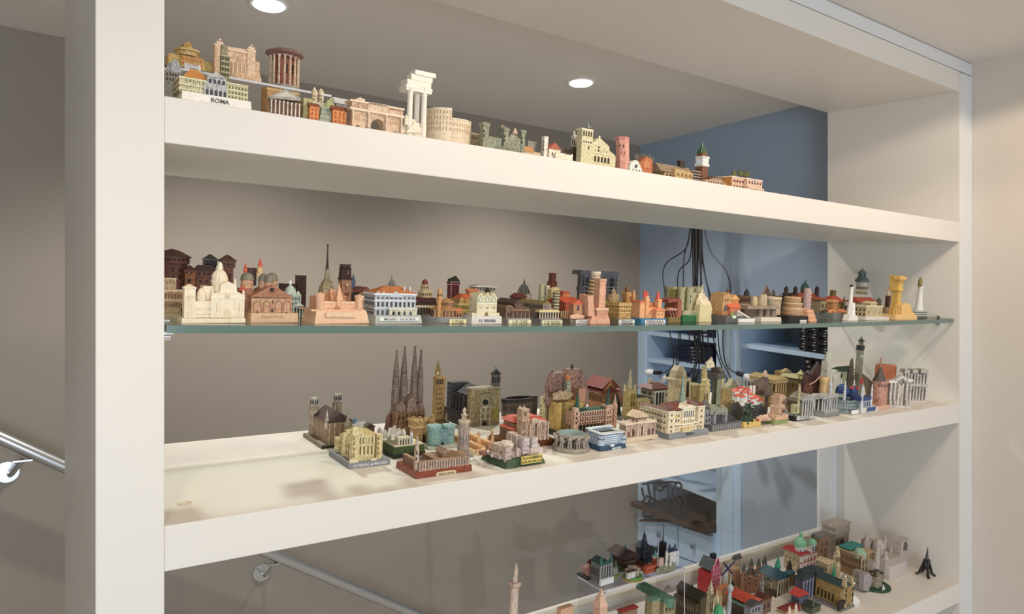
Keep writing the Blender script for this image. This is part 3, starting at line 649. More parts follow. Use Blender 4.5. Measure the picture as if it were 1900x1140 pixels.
s.wins(379, 421, 163, 179, 5, 1, 0, c='3a3a42', f=.6, fv=.9); s.wins(385, 418, 144, 158, 4, 1, .5, c='3a3a42', f=.6, fv=.9); s.poly('pediment', 'c5c5c2/6a6a6a', [(383, 141), (400, 134), (419, 146)], -2, 6)
s.cols('d0cfcb', 380, 420, 6, 160, 178.5, -1, .9); s.plate('ROMA', 392, 424, 180.5, 191, -3.1, c=None, tc='4a4540', size=.95); s.plate('S. MARIA MAGGIORE', 352, 446, 191.5, 197, -3.1, c=None, tc='4a4540', size=.9)
# domed temple with portico
s = mini('brown temple model with grey pediment and eight pale columns, right of the ROMA model', 'T', 528, t=.03, group=G1, name='souvenir_temple')
s.base('8a6a48', 498, 559, 4, -2, 60); s.lathe('drum', 'a8804a/6a4a26', 506, 52, [(20, 166), (22, 168), (22, 181), (21, 182), (22, 183), (22, None)], 22); s.box('intermediate_block', 'b88a50/7a5428', 495, 553, 163, 20, 34)
s.multi('cornice', 'c9a060', [(494, 554, 162, 19, 35, 166)]); s.box('porch_wall', '7a4c34/4a2c1e', 504, 555, 184, 7, 20); s.poly('pediment', 'a9a294/6a6458', [(499, 182), (500, 178), (529, 165.5), (557, 182), (558, 187.5)], -1, 20)
s.cols('dcd2c4/9a8a78', 503, 555, 8, 184, None, 1, 1.7); s.poly('tympanum', 'c2baa8', [(508, 178.5), (529, 169), (550, 182)], -1.6, -1)
# stairs with twin towers
s = mini('model of a grey stairway between orange houses below twin bell towers', 'T', 598, t=.035, group=G1, name='souvenir_stairway')
s.base('8f8a72', 566, 640, 5, -2, 40); s.box('house', 'e08a34/a85a1c', 574, 591, 196, 0, 14); s.box('house', 'e08a34/a85a1c', 617, 642, 203, 0, 14); s.wins(575, 590, 198, 222, 2, 3, 0, c='b04e1c', f=.5); s.wins(618, 641, 205, 228, 3, 3, 0, c='b04e1c', f=.5)
s.box('side_block', 'b8ad72/7a7244', 562, 579, 181, 10, 40); s.box('church', 'ccc0a0/8a7c5c', 575, 601, 187, 22, 40)
for x in (581.5, 593.5): s.sq('bell_tower', 'dcc8a4/9a8462', x, 26, [(.3, 161 + (x - 581) * .25), (5.5, 170), (6, 171), (5.5, 172), (5.5, 190)]); s.wins(x - 3, x + 3, 174, 187, 2, 2, 20.2, f=.35)
s.rock('cliff', 'b4b478/6e7044', 600, 628, 181, 14, 34, seed=3); 
for i in range(8): s.multi('stair', 'a3aa96' if i % 2 else '8e9682', [(592 + i * .6, 606 + i * 2.2, 223 - i * 4 + 2, -2 + i * 2.4, 24, None)])
s.gable('roof', '8a4a2a', 573, 592, 192, 196, 0, 14); s.gable('roof', '8a4a2a', 616, 643, 198, 203, 0, 14)
s = mini('small white roofed hut model behind the triumphal arch', 'T', 632, t=.12, group=G1)
s.box('wall', '9a9a98/4a4a4a', 622, 645, 192, 0, 14); s.gable('roof', 'd6d8da', 620, 645, 183, 191, -1, 15); s.wins(623, 644, 194, 206, 4, 1, 0)
# triumphal arch
s = mini('pinkish triumphal arch model with attic panels between the stairway and the white columns', 'T', 700, t=.028, group=G1, name='souvenir_arch')
def archwall(s, nm, c, xa, xb, yA, yB, holes, d0, d1):
    """wall with round headed openings (xl, xr, spring, crown)"""
    pts = [(xa, None), (xa, yA), (xb, yB), (xb, None)]
    for xl, xr, ys, yc in reversed(holes):
        xm = (xl + xr) / 2; pts.append((xr, None)); N = 6
        for i in range(N + 1): a = pi * i / N; pts.append((xm + (xr - xl) / 2 * cos(a), ys + (yc - ys) * sin(a)))
        pts.append((xl, None))
    return s.poly(nm, c, pts, d0, d1)
archwall(s, 'arch_wall', 'd9b898/9a7656', 652, 746, 201, 218, [(658, 668, 238, 232), (688, 711, 231, 221), (727, 738, 250, 244)], 2, 26)
s.poly('attic', 'dcbc9c/9a7656', [(652, 197), (652, 186), (746, 203), (746, 215)], 1, 26)
s.poly('attic', 'e0c4a6/a07c5c', [(682, 203), (682, 189), (717, 195), (717, 210)], -2, 4); s.multi('cornice', 'e8ceb2', [(649, 749, 197.5, -2, 27, 202), (649, 749, 183.5, -2, 27, 187)])
s.rock('statuary', 'e4c8aa', 656, 680, 181, 4, 14, 186, seed=5, rough=.5)
s.wins(655, 680, 190, 198, 2, 1, 1, c='b88a6a', f=.7, fv=.6); s.wins(720, 744, 196, 206, 2, 1, 1, c='b88a6a', f=.7, fv=.6); s.wins(658, 680, 207, 224, 2, 2, 2, c='c49a78', f=.6, fv=.5); s.wins(722, 742, 216, 232, 2, 2, 2, c='c49a78', f=.6, fv=.5)
for x in (654, 683, 716, 744): s.cols('e6cdb0/b08a6a', x, x, 1, 203 + (x - 654) * .17, None, -1, 2)
# three columns
s = mini('tall off-white ruin model of three columns carrying a broken entablature', 'T', 772, t=.05, group=G1, name='souvenir_ruin')
s.base('e8dcc6', 748, 800, 5, -4, 26); s.rock('rubble', 'e6dac4/c4b294', 745, 798, 222, -3, 16, seed=11, rough=.5); s.poly('relief', 'eaddc6', [(752, 246), (768, 228), (782, 246)], -6, -2)
for x, d in ((758, 3), (771, 20), (784, 3)): s.lathe('column', 'ece4d4', x, d, [(8, 163), (8, 168), (5.5, 172), (5, 174), (5.8, None)], 14)
s.box('architrave', 'ece4d4', 751, 797, 156, -2, 27, 166, o=.5); s.box('frieze', 'ece4d4', 752, 796, 146, -1, 26, 157); s.multi('cornice', 'f0e8da', [(750, 799, 157, -3.5, 28, 160)]); s.box('upper_course', 'ece4d4', 759, 798, 136, 2, 22, 147); s.box('cornice_fragment', 'f0e8da', 766, 804, 129, -1, 20, 137)
s.lathe('broken_shaft', 'e6dac4', 752, -1, [(1, 213), (3, 218), (4, 232)], 8); s.lathe('broken_shaft', 'e6dac4', 787, 6, [(1.5, 228), (3, 233), (3, 245)], 8)
# amphitheatre
s = mini('cream oval amphitheatre model with one high wall remnant at its left', 'T', 832, t=.055, group=G1, name='souvenir_amphitheatre')
s.round_base('e2cfae', 834, 5, 45, 36); s.ring('outer_wall', 'e4d2b4/c0a682', 837, 36, 36, 4, 0, 360, 226, 226, n=36); s.ring('high_wall', 'e6d4b6/c0a682', 823, 33, 36, 4, 150, 262, 207, 207, n=16)
s.rwins(837, 36, 36, 235, 345, 13, 232, 252, 2, c='c4a67c', f=.35); s.rwins(823, 33, 36, 175, 262, 9, 210, 250, 4, c='b8986c', f=.35); s.ring('cornice', 'ecdcc0', 837, 36, 37, 5, 0, 360, 226, 226, 228, n=36)
s = mini('low olive brown block model peeping out right of the amphitheatre', 'T', 880, t=.13, group=G1)
s.box('wall', '7a6a4c/3c3022', 868, 886, 248, 0, 14); s.multi('roof', 'a89870', [(867, 887, 245, -1, 15, 248)]); s.wins(869, 885, 250, 258, 4, 1, 0)
# castle
s = mini('grey green castle model with square battlemented towers and small pinkish caps', 'T', 930, t=.04, group=G1, name='souvenir_castle')
s.base('77786a', 889, 975, 4, -3, 42); GC = '8f937c/54584a'
s.box('wall', GC, 900, 930, 252, 2, 8); s.box('wall', GC, 940, 965, 253, 2, 8); s.box('rear_wall', '8a8c70/54584a', 890, 960, 250, 30, 36)
for x, y, d, w_, cap in ((897, 230, 6, 9.5, 1), (935, 239, 4, 8, 0), (967, 243, 5, 7, 0), (929, 236, 32, 7.5, 1)):
    s.sq('tower', GC, x, d, [(w_ + 1, y), (w_ + 1, y + 4), (w_ - 1, y + 6), (w_ - 1.5, None)])
    s.wins(x - 3, x + 3, y + 9, y + 25, 1, 2, d - w_ * .75, f=.3)
    if cap: s.sq('cap_roof', 'c07a66', x, d, [(3, y - 3.5), (w_ - 1, y - .2), (w_ - 1, y)])
    s.scren(GC, x, d, w_ + 1, y + .4, 2, 3)
s.box('keep', 'c9bca0/8a7c60', 946, 959, 250, 14, 26); s.sq('spire', 'd8b8a4', 953, 20, [(.4, 237), (5, 246), (6, 250)]); s.rock('shrub', '7c8264/4c5240', 925, 965, 270, -6, 0, seed=2)
# village
s = mini('tiny walled village model with one white square tower and a red roofed gabled church', 'T', 1012, t=.045, group=G1, name='souvenir_village')
s.base('b8a684', 968, 1056, 5, -2, 36); s.multi('house', 'c9b08c/8a7050', [(965, 990, 279, 0, 14, None), (990, 1003, 282, 2, 16, None)]); s.gable('roof', 'c48a50', 964, 990, 272, 279, 0, 14)
s.sq('tower', 'e8e2da/a89c90', 1009, 14, [(6.8, 254), (6.8, 256), (6.2, 257), (6.2, None)]); s.wins(1004, 1010, 259, 280, 1, 3, 7, f=.35)
s.poly('church', 'e6dccb/a89880', [(1018, None), (1018, 275), (1030, 266), (1039, 278), (1039, None)], 4, 26); s.gable('roof', 'b85a40', 1017, 1040, 265, 276, 5, 27, 'y'); s.poly('low_wall', 'e8dcc6/b09c7c', [(1030, None), (1030, 285), (1040, 284), (1058, 288), (1062, 286), (1062, None)], -2, 2)
s.box('rear_block', '8f8c7c/5c5a50', 978, 994, 261, 34, 44); s.wins(1021, 1038, 280, 290, 3, 1, 4, f=.4)
s = mini('white statue-like turret model on a green and brown hill, left of the cream church', 'T', 1062, t=.07, group=G1, name='souvenir_turret')
s.rock('hill', '6a5442/3a2c24', 1042, 1080, 275, -2, 26, seed=8); s.rock('shrub', '77795c/484a36', 1056, 1076, 271, 4, 18, 283, seed=5); s.sq('turret', 'dcd8d0/908c84', 1063, 10, [(2.5, 250), (5.5, 252), (6.5, 253), (5.8, 256), (6.2, 273)]); s.lathe('figure', 'e8e4dc', 1062, 10, [(1, 244), (2, 245), (1.5, 247), (2.6, 251)], 8); s.wins(1058.5, 1065, 256, 270, 2, 1, 5, f=.4, fv=.8)
# campanile church
s = mini('cream church model with tall belfry tower at its left, arcade at its foot', 'T', 1106, t=.04, group=G1, name='souvenir_church')
s.base('b8b088', 1078, 1142, 4, -3, 40); CC = 'd4cba2/928a62'
s.box('campanile', CC, 1077, 1097, 238, 0, 14); s.multi('cornice', 'e0d8b2', [(1076, 1098, 237, -1, 15, 240), (1077, 1097.6, 258, -.6, 15, 260)]); s.sq('spire', '7d8a86', 1087, 7, [(.3, 225), (2, 233), (6.5, 238)])
s.wins(1078, 1096, 241, 252, 4, 1, 0, f=.55, fv=.85); s.wins(1079, 1096, 256, 266, 4, 1, 0, f=.5); s.wins(1088, 1093, 268, 280, 1, 1, 0, f=.4)
s.poly('facade', CC, [(1097, None), (1097, 265), (1109, 255), (1128, 272), (1129, 280), (1139, 288), (1141, 292), (1141, None)], 4, 36); s.multi('cornice', 'e0d8b2', [(1097, 1131, 281, 2.5, 5, 283)])
s.wins(1100, 1131, 288, 300, 5, 1, 4, f=.6, fv=.9); s.wins(1106, 1112, 270, 282, 1, 2, 4, f=.5); s.wins(1100, 1126, 273, 284, 5, 1, 4, c='8a8258', f=.2); s.lathe('finial', 'e8e4d8', 1109, 6, [(1, 252), (2, 254), (1.5, 257)], 8)
s = mini('pink leaning octagonal tower model with slit windows', 'T', 1152, t=.035, group=G1, name='souvenir_tower')
s.lathe('shaft', 'd99a8a/b07060!', 1156, 14, [(12, 256), (13.5, 257), (14, 261), (13.2, 263), (12.8, None)], 8, smooth=False, lean=-.1); s.lathe('rim', 'c87870!', 1151, 14, [(12, 255), (14, 256), (14.2, 260)], 8, smooth=False)
s.wins(1144, 1158, 266, 272, 2, 1, .6, c='241a18', f=.22, fv=1); s.wins(1147, 1161, 280, 285, 2, 1, .6, c='241a18', f=.15, fv=1)
s = mini('small white chapel front model with rose window beside the pink tower', 'T', 1180, t=.03, group=G1, name='souvenir_chapel')
s.poly('facade', 'dededa/9a9a96', [(1168, None), (1169, 303), (1174, 298), (1179, 297), (1184, 301), (1191, 316), (1191, None)], 0, 12); s.lathe('rose_window', '4a4a4c', 1179, 0, [(3, 306), (3, 311)], 10); s.wins(1171, 1189, 312, 318, 3, 1, 0, f=.3)
s = mini('orange house model with grey spiky crown behind it', 'T', 1198, t=.05, group=G1)
s.poly('house', 'b8693c/7a3c20', [(1186, None), (1186, 302), (1198, 290), (1209, 297), (1210, None)], 0, 14); s.poly('panel', 'c47a4a', [(1193, 312), (1193, 301), (1198, 297), (1204, 302), (1204, 312)], -.8, 0)
b = BM()
for i in range(9):
    x = s.lx(1178 + i * 4, 17); m = s.m; b.lathe(x, 17 * m, [(2.6 * m, 0), (2.4 * m, s.lz(1190, 291 + (i % 3) * 2, 17)), (.3 * m, s.lz(1190, 281 + abs(i - 4) * 1.2 + (i % 2) * 2, 17))], 6)
s.fin(b, 'spiky_crown', '6c6862/3c3a38', kind='stuff')
# loggia
s = mini('tan loggia model with one dark chimney, left of the green spired tower', 'T', 1252, t=.04, group=G1, name='souvenir_loggia')
s.box('wall', 'b89a62/6a4c2a', 1232, 1284, 318, 2, 26); s.poly('front', 'c4a870/7a5c34', [(1252, None), (1252, 313), (1284, 321), (1284, None)], -4, 4); s.gable('roof', '9a8468/6a5440', 1226, 1286, 309, 317, 0, 28); s.wins(1234, 1252, 320, 330, 3, 1, 2, f=.6); s.wins(1254, 1283, 318, 328, 4, 1, -4, c='7a5c30', f=.5); s.box('chimney', '2e2622', 1260, 1269, 299, 12, 19, 312); s.multi('cap', '3a302a', [(1259, 1270, 297.5, 11, 20, 300)])
s = mini('brown bell tower model with white belfry and dark green pyramid spire', 'T', 1300, t=.045, group=G1, name='souvenir_tower')
s.sq('shaft', '7a4c2c/4a2c1a', 1300, 12, [(13, 309), (12.3, 310), (12.3, None)]); s.sq('belfry', 'dcdcdc/a8a8a8', 1300, 12, [(12.5, 291), (13.6, 292), (13.6, 294), (12.3, 295), (12.3, 304), (14, 306), (14, 308), (13, 310)])
s.wins(1289, 1299, 296, 303, 2, 1, 4.1, c='8a98ac', f=.7, fv=.9); s.wins(1301, 1311, 297, 304, 2, 1, 4.1, c='8a98ac', f=.7, fv=.9)
s.sq('attic', '7a5030/4a2c1a', 1299.5, 12, [(10.5, 283), (10, 284), (10, 292)]); s.sq('spire', '1f5a44/123828', 1299, 12, [(.3, 265), (10, 283), (10.5, 284.5)]); s.tubes('rib', 'b8c8a8', [[(1299, 265, 12), (1297.5, 283.6, 4.3)]], .4)
s = mini('striped low church front model at the foot of the green spired tower', 'T', 1326, t=.03, group=G1, name='souvenir_church')
s.poly('facade', 'cbb094/6a4434', [(1308, None), (1309, 334), (1320, 332), (1329, 326), (1335, 331), (1346, 341), (1346, None)], 0, 20); s.gable('roof', '6a4a38', 1309, 1346, 326, 336, 1, 22, 'y'); s.wins(1312, 1344, 333, 345, 7, 1, 0, c='6a4434', f=.35, fv=.95)
for i in range(4): s.multi('ledge', '9a8a88', [(1283, 1300, 316 + i * 5, 14 - i, 34, 318 + i * 5)])
s = mini('pinkish palace model with green rooftop trees, farthest right on the top shelf', 'T', 1384, t=.04, group=G1, name='souvenir_palace')
s.base('b89880', 1357, 1417, 3, -2, 34); s.box('wing', 'dcb8a0/a07a62', 1357, 1386, 327, 2, 34); s.box('front_block', 'e0bfa8/a07a62', 1385, 1413, 331, -4, 30); s.box('terrace', 'e0bfa8/a07a62', 1388, 1417, 346, -10, -2); s.box('side_wall', 'cf8a34/8a5420', 1356.5, 1358, 328, 2.4, 33.6, o=.2)
s.multi('cornice', 'e8cdb8', [(1356, 1387, 326, 1, 35, 328), (1384, 1414, 330, -5, 31, 332)]); s.wins(1359, 1385, 331, 339, 5, 1, 2, c='6a3c2c', f=.6); s.wins(1359, 1385, 341, 349, 5, 1, 2, c='6a3c2c', f=.5); s.wins(1387, 1412, 334, 342, 5, 1, -4, c='6a3c2c', f=.5); s.wins(1397, 1402, 333, 342, 1, 1, -4, c='8aa4bc', f=.6); s.wins(1391, 1416, 348, 356, 5, 1, -10, c='6a3c2c', f=.5)
s.trees('5c5a22/34401c', [(1364, 321, 14, 5), (1375, 320, 12, 4.5), (1380, 322, 16, 4), (1387, 322, 12, 5)])
# ================================================================== glass shelf
G2 = 'models on the glass shelf'
def gm(label, x, t, name='souvenir_building', rot=0, cat='souvenir model'): return Mini(label, 'G', x, t=t + (.035 if t >= .13 else .022 if x < 1640 else .012), rot=rot, name=name, group=G2, cat=cat)
BR = '7a4a38/4a2a20'
s = gm('reddish brown castle model with fat round tower and hipped roofs, far left', 360, .16, 'souvenir_castle')
s.base('6a4a3a', 306, 432, 3, 0, 60); s.lathe('round_tower', BR, 318, 34, [(30, 478), (30, 488), (26, 491), (25, None)], 20); s.lathe('tower_roof', '6e463a/452a22', 318, 34, [(.5, 462), (12, 465), (33, 476), (33, 478)], 20); s.rwins(318, 34, 29.8, 230, 340, 7, 478.5, 485, 1, c='2a1612', f=.5, nm='loophole'); s.rwins(318, 34, 25.6, 250, 335, 3, 495, 520, 2, c='2a1612', f=.25)
s.sq('small_tower', 'a0623c/6a3a22', 350, 10, [(12, 503), (12, 508), (11, 511), (11, None)]); s.sq('tower_roof', '6e463a/452a22', 350, 10, [(1, 492), (15, 502), (15, 503.5)]); s.wins(341, 358, 504, 509, 2, 1, -1, c='2a1612', f=.5); s.wins(345, 356, 515, 526, 1, 1, -.5, c='2a1612', f=.5)
s.box('curtain_wall', BR, 362, 402, 504, 12, 40); s.hip('roof', '5e4640/3a2a28', 361, 402, 492, 503, 12, 40, .6, .1); s.wins(364, 400, 505, 511, 4, 1, 12, c='2a1612', f=.5); s.wins(366, 398, 518, 528, 3, 1, 12, c='2a1612', f=.35)
s.sq('dark_tower', '3c2a28/221614', 388, 46, [(14, 482), (14, 491), (11, 497), (11, 510)]); s.sq('tower_roof', '5a4a46/35292a!', 388, 46, [(1, 471.5), (16, 481), (16, 483)])
s.sq('corner_tower', '8a5a44/54342a', 420, 26, [(16, 484), (16, 495), (13, 497), (12, 499), (12, None)]); s.sq('tower_roof', '6e4a3c/452a22', 420, 26, [(3, 473.5), (19, 483.5), (19, 485)]); s.wins(408, 432, 487, 493, 5, 1, 12, c='2a1612', f=.4); s.wins(414, 430, 505, 520, 2, 1, 15, c='2a1612', f=.3)
s = gm('ochre balustraded block model at the left end in front of the brown castle', 322, .085)
s.base('cdb88a', 303, 336, 8, -3, 30); s.box('lower_storey', 'c8ae7c/8a6c44', 303, 335, 572, -1, 30); s.box('main_storey', 'c09468/7a5434', 303, 341, 541, 1, 28, 573); s.multi('cornice', 'e0cdb0', [(303, 342, 538, 0, 29, 541), (303, 341, 556, .4, 28.5, 558)]); s.box('upper_block', 'c4a880/7a5c3a', 303, 326, 517, 6, 22, 539); s.multi('cornice', 'd8c4a0', [(303, 327, 516, 5, 23, 518.5), (303, 326.5, 530, 5.5, 22.5, 531.5)])
s.wins(304, 340, 543, 555, 6, 1, 1, c='7a5434', f=.5, fv=.8); s.wins(304, 340, 560, 571, 7, 1, 1, c='7a5434', f=.5); s.wins(305, 325, 520, 529, 3, 1, 6, c='8a6c48', f=.4)
# cream church
s = gm('matte cream plaster church model with tall dome and separate bell tower, at the left front', 396, .022, 'souvenir_church'); CR = 'ecdcc0'
s.base(CR, 337, 456, 8, -6, 44); s.base(CR, 337, 376, 9, -8, -5, nm='step'); s.base(CR, 427, 456, 9, -8, -5, nm='step')
s.sq('bell_tower', CR, 350, 8, [(12.5, 534), (13, 535), (12, 537), (12, 552), (12.4, 553), (12, 554), (12, None)]); s.sq('tower_roof', CR, 350, 8, [(.5, 527), (13.5, 533), (13.5, 535)]); s.ring('roundel', 'e2d0b0', 352, -2, 5, 1, 180, 360, 549, 549, 551)
s.poly('niche', 'e2d0b2', [(345, 588), (345, 556), (351, 551), (357, 556), (357, 588)], -1.4, -.6)
s.box('nave', CR, 362, 392, 559, 4, 40); s.box('transept', CR, 376, 394, 531, 18, 42); s.lathe('small_dome', CR, 373, 16, [(.5, 534), (4, 536), (7.5, 543), (8.5, 550), (9, 555), (8, 557), (8, 560)], 16)
s.multi('cornice', 'f2e6ce', [(362, 392, 568, 3, 6, 570), (362, 392, 580, 3.3, 6, 581)]); s.wins(364, 391, 571, 577, 4, 1, 4, c='dcc8a6', f=.6); s.wins(364, 391, 582, 586, 4, 1, 4, c='c8ad86', f=.5)
s.lathe('dome', CR, 406, 26, [(.5, 500), (6, 502), (10.5, 507), (13.5, 514), (14.5, 521), (14, 524), (13, 526), (12, 545)], 24); s.lathe('lantern', 'f0e4ce', 406.5, 26, [(.5, 486), (3, 488.5), (4.5, 492), (4.5, 495), (5.5, 496), (5, 501)], 12)
for i in range(8):
    a = radians(180 + i * 180 / 7); b = BM(); m = s.m; cx = s.lx(406, 26); b.tube([(cx + cos(a) * r * m, (26 + sin(a) * r) * m, s.lz(406, y, 26)) for r, y in ((6, 501.5), (10.8, 507), (13.8, 514), (14.8, 521), (13.4, 528), (12.5, 540))], .6 * m, 5); s.fin(b, 'dome_rib', CR, smooth=True)
s.poly('facade', CR, [(391, None), (391, 549), (395, 545), (404, 543), (408, 540), (408, 530), (412, 527), (422, 522.5), (432, 527), (437.5, 531), (438, 541), (446, 545), (453, 550), (453, None)], 0, 30)
s.multi('cornice', 'f2e6ce', [(407, 439, 541, -1.2, 3, 543.5), (391, 454, 552, -.8, 2, 554)])
for x, y in ((393.5, 535), (410, 524), (434.7, 517), (450.5, 537)): s.lathe('pinnacle', CR, x, 3, [(.3, y), (2.2, y + 5), (2.4, y + 8), (2, y + 9), (2.6, y + 11), (2.6, y + 17)], 8)
for x in (396, 408.5, 436, 449): s.lathe('pilaster', 'f0e2c8', x, 0, [(1.3, 554), (1, 557), (1, None)], 6)
s.ring('rose_window', 'f2e4c8', 422, 0, 5.5, 1.5, 180, 360, 548, 548, 549); s.lathe('boss', 'e0cca8', 422, -1, [(3.2, 546), (3.2, 553)], 12); s.poly('portal', 'e0cca8', [(416, None), (416, 577), (422, 573), (428, 577), (428, None)], -2, 0)
s.wins(400, 405, 559, 580, 1, 1, 0, c='d8c29c', f=.6, fv=.9); s.wins(441, 446, 560, 581, 1, 1, 0, c='d8c29c', f=.6, fv=.9); s.poly('side_door', 'e2cfac', [(397, None), (397, 584), (401, 581), (405, 584), (405, None)], -1, 0); s.poly('side_door', 'e2cfac', [(440, None), (440, 584), (444, 581), (448, 584), (448, None)], -1, 0)
# terracotta basilica
s = gm('terracotta basilica model with grey domes and two red tipped spires', 505, .035, 'souvenir_basilica'); TC = 'c89a74/8a5c40'
s.base('d6ad86', 465, 553, 17, -8, 60, tp=.6); s.box('nave', TC, 466, 541, 552, 0, 54); s.gable('roof', 'a8704c/74472e', 465, 542, 529, 551, 0, 54, 'y', o=2); s.poly('gable_front', 'b07a54/74472e', [(467, 551), (503, 531), (541, 554)], -.8, .5)
s.lathe('rose_window', '3a2018', 503, -1, [(3.8, 534.5), (3.8, 541.5)], 12); s.wins(468, 540, 548.5, 554, 16, 1, 0, c='5a3020', f=.6, fv=.95)
for xl, xr in ((470, 484), (488, 500), (510, 522), (525, 538)):
    m = s.m; b = BM(); x0, x1 = s.lx(xl, 0), s.lx(xr, 0); z = s.lz(xl, 565, 0); b.tube([(x0, -.6 * m, s.z0)] + [((x0 + x1) / 2 - (x1 - x0) / 2 * cos(pi * i / 8), -.6 * m, z + (x1 - x0) / 2 * sin(pi * i / 8)) for i in range(9)] + [(x1, -.6 * m, s.z0)], .7 * m, 6); s.fin(b, 'blind_arch', 'a8744e/7a4c30', smooth=True)
s.wins(474, 480, 576, 583, 1, 1, 0, c='2e1a14'); s.wins(501, 508, 571, 582, 1, 1, -.4, c='2e1a14'); s.wins(528, 534, 577, 584, 1, 1, 0, c='2e1a14'); s.wins(502, 508, 555, 567, 1, 1, 0, c='7a4a30', f=.5)
s.poly('door_hood', 'b8825c', [(499, 571), (504.5, 566), (510, 571)], -2, 0); s.plate('PADOVA', 480, 530, 585, 592, -8, c=None, tc='b88c68', size=.8)
s.box('transept', 'a06a4a/6a3e2a', 447, 470, 536, 20, 50); s.flank(466, 556, 578, 4, 1, 2, 52, c='7a4a30'); s.box('dark_wing', '4a2620', 459, 474, 497, 44, 52, 530)
for x, y, r, d in ((457, 505, 12, 30), (487, 507, 9.5, 30), (503, 506, 10.5, 36), (497, 509, 8, 18)):
    s.lathe('dome', '7e7a68/54503f', x, d, [(.5, y), (r * .5, y + 1.5), (r * .85, y + 6), (r, y + 12), (r + .6, y + 14), (r * .95, y + 15)], 18); s.lathe('drum', TC, x, d, [(r * .93, y + 14.5), (r * .93, y + 30)], 16)
s.lathe('spire', 'd05038/a03424', 453.4, 30, [(.4, 487), (2.2, 495), (4, 503), (2.6, 504), (2.4, 507)], 10); s.lathe('spire_body', 'd8b884/9c7a4c', 480, 36, [(4.4, 494), (6.5, 507), (7, 513)], 10); s.lathe('spire', 'd05038/a03424', 480.5, 36, [(.4, 480), (3, 488), (5, 495.5)], 10); s.rock('red_trim', 'b8482e', 441, 462, 531, 18, 26, 540, seed=3, sub=2)
s = gm('small white and pale green domed church model behind the terracotta basilica', 545, .12, 'souvenir_church')
s.lathe('dome', 'c6d4c4/7e9484', 537.5, 12, [(.4, 528), (4, 531), (9, 536), (11.5, 545), (12, 548)], 16); s.lathe('finial', 'eef0ea', 537, 12, [(.4, 520), (3, 523.5), (3, 526), (1.2, 528), (1.2, 530)], 10); s.box('body', 'b4c4b6/5c7466', 533, 558, 547, 0, 20, 572); s.gable('portico', 'cad6ca', 545, 563, 562, 568, -4, 2, 'y'); s.lathe('small_dome', 'c6d4c4', 552, 4, [(.4, 540), (3, 543), (3.6, 548)], 10)
s.cols('c4d0c4', 545, 561, 4, 568, None, -3, .9); s.cols('a8b8aa', 534, 543, 3, 572, None, 1, .9); s.wins(534, 557, 550, 568, 4, 2, 0, c='3c5070', f=.4)
s = gm('dark brown brick tower model with low wall behind the green domed church', 550, .22, 'souvenir_tower')
s.sq('tower', '4e2a26/2e1816', 556.5, 10, [(10.5, 511), (10.6, None)]); s.wins(548, 560, 520, 545, 2, 2, 1.2, c='2a1412', f=.2); s.box('wall', '4a2c28/2a1614', 518, 548, 526, 6, 14)
# pink fort
s = gm('pink plaster fort model with two round corner towers on a thick rounded base', 630, .028, 'souvenir_fort'); PK = 'e2ae86/c88a60'
s.base('e8bd98', 584, 685, 22, -7, 66, tp=4); s.base('e6b892', 577, 678, 3, -3, 62, nm='terrace', z=s.z0)
s.box('curtain_wall', PK, 592, 668, 559, 3, 12); s.box('side_wall', PK, 590, 600, 551, 12, 62); s.multi('roll_moulding', 'ecc4a0', [(600, 657, 560, 2, 13, 563), (600, 657, 568, 2, 4, 570)])
for x in (592.5, 665): s.lathe('corner_tower', 'e6b690/cc9068', x, 3, [(.4, 542 + (x > 600) * 4), (6.5, 546 + (x > 600) * 3), (8.2, 549 + (x > 600) * 3), (8.2, 552 + (x > 600) * 3), (7.4, 554 + (x > 600) * 3), (7.4, None)], 16); s.rcrenel('e6b690', x, 3, 8, 548 + (x > 600) * 3, 2.5, 9)
s.sq('gate_tower', PK, 627, 4, [(.3, 524), (2, 533), (4, 537), (4, 542), (5.5, 544), (5.5, 550), (7.5, 552), (7.5, 558), (6, 560), (6, None)]); s.box('rear_range', PK, 592, 640, 552, 40, 58); s.hip('roof', 'd08a5a', 590, 640, 543, 551, 38, 60, .8, .0)
s.sq('keep', 'dca074/b87a50', 614, 34, [(6, 537), (7, 539), (7, 544), (5, 546), (5, 560)]); s.poly('panel', 'ecc29c', [(605, 588), (605, 579.5), (664, 579.5), (661, 589)], -9, -6); s.wins(606, 620, 571, 577, 2, 1, 3, c='c88a60'); s.poly('gate', 'b87c54', [(623, None), (623, 571), (627, 568), (631, 571), (631, None)], -2.6, -2)
s = gm('tall needle spired model with square bronze dome, tallest on the glass shelf', 605, .17, 'souvenir_tower')
s.sq('dome', 'b8a880/6a5c44', 605, 18, [(4, 516), (7, 519), (11, 525), (14.5, 533), (16, 541), (16.5, 546)]); s.sq('body', '8a7a60/5a4c38', 605, 18, [(17, 545), (17, None)]); s.sq('lantern', 'c0b492/6a5c44', 605, 18, [(2.4, 499), (3, 502), (5, 503), (4.6, 506), (5.4, 507), (5.2, 511), (6, 512), (6, 516.5)]); s.lathe('spire', '544c40/2e2822', 604.6, 18, [(1.6, 453.5), (1.9, 457), (.9, 458), (1.2, 466), (1.9, 482), (3, 500)], 8)
s = gm('brown square bell tower model with dark two-stage top behind the pink fort', 640, .16, 'souvenir_tower')
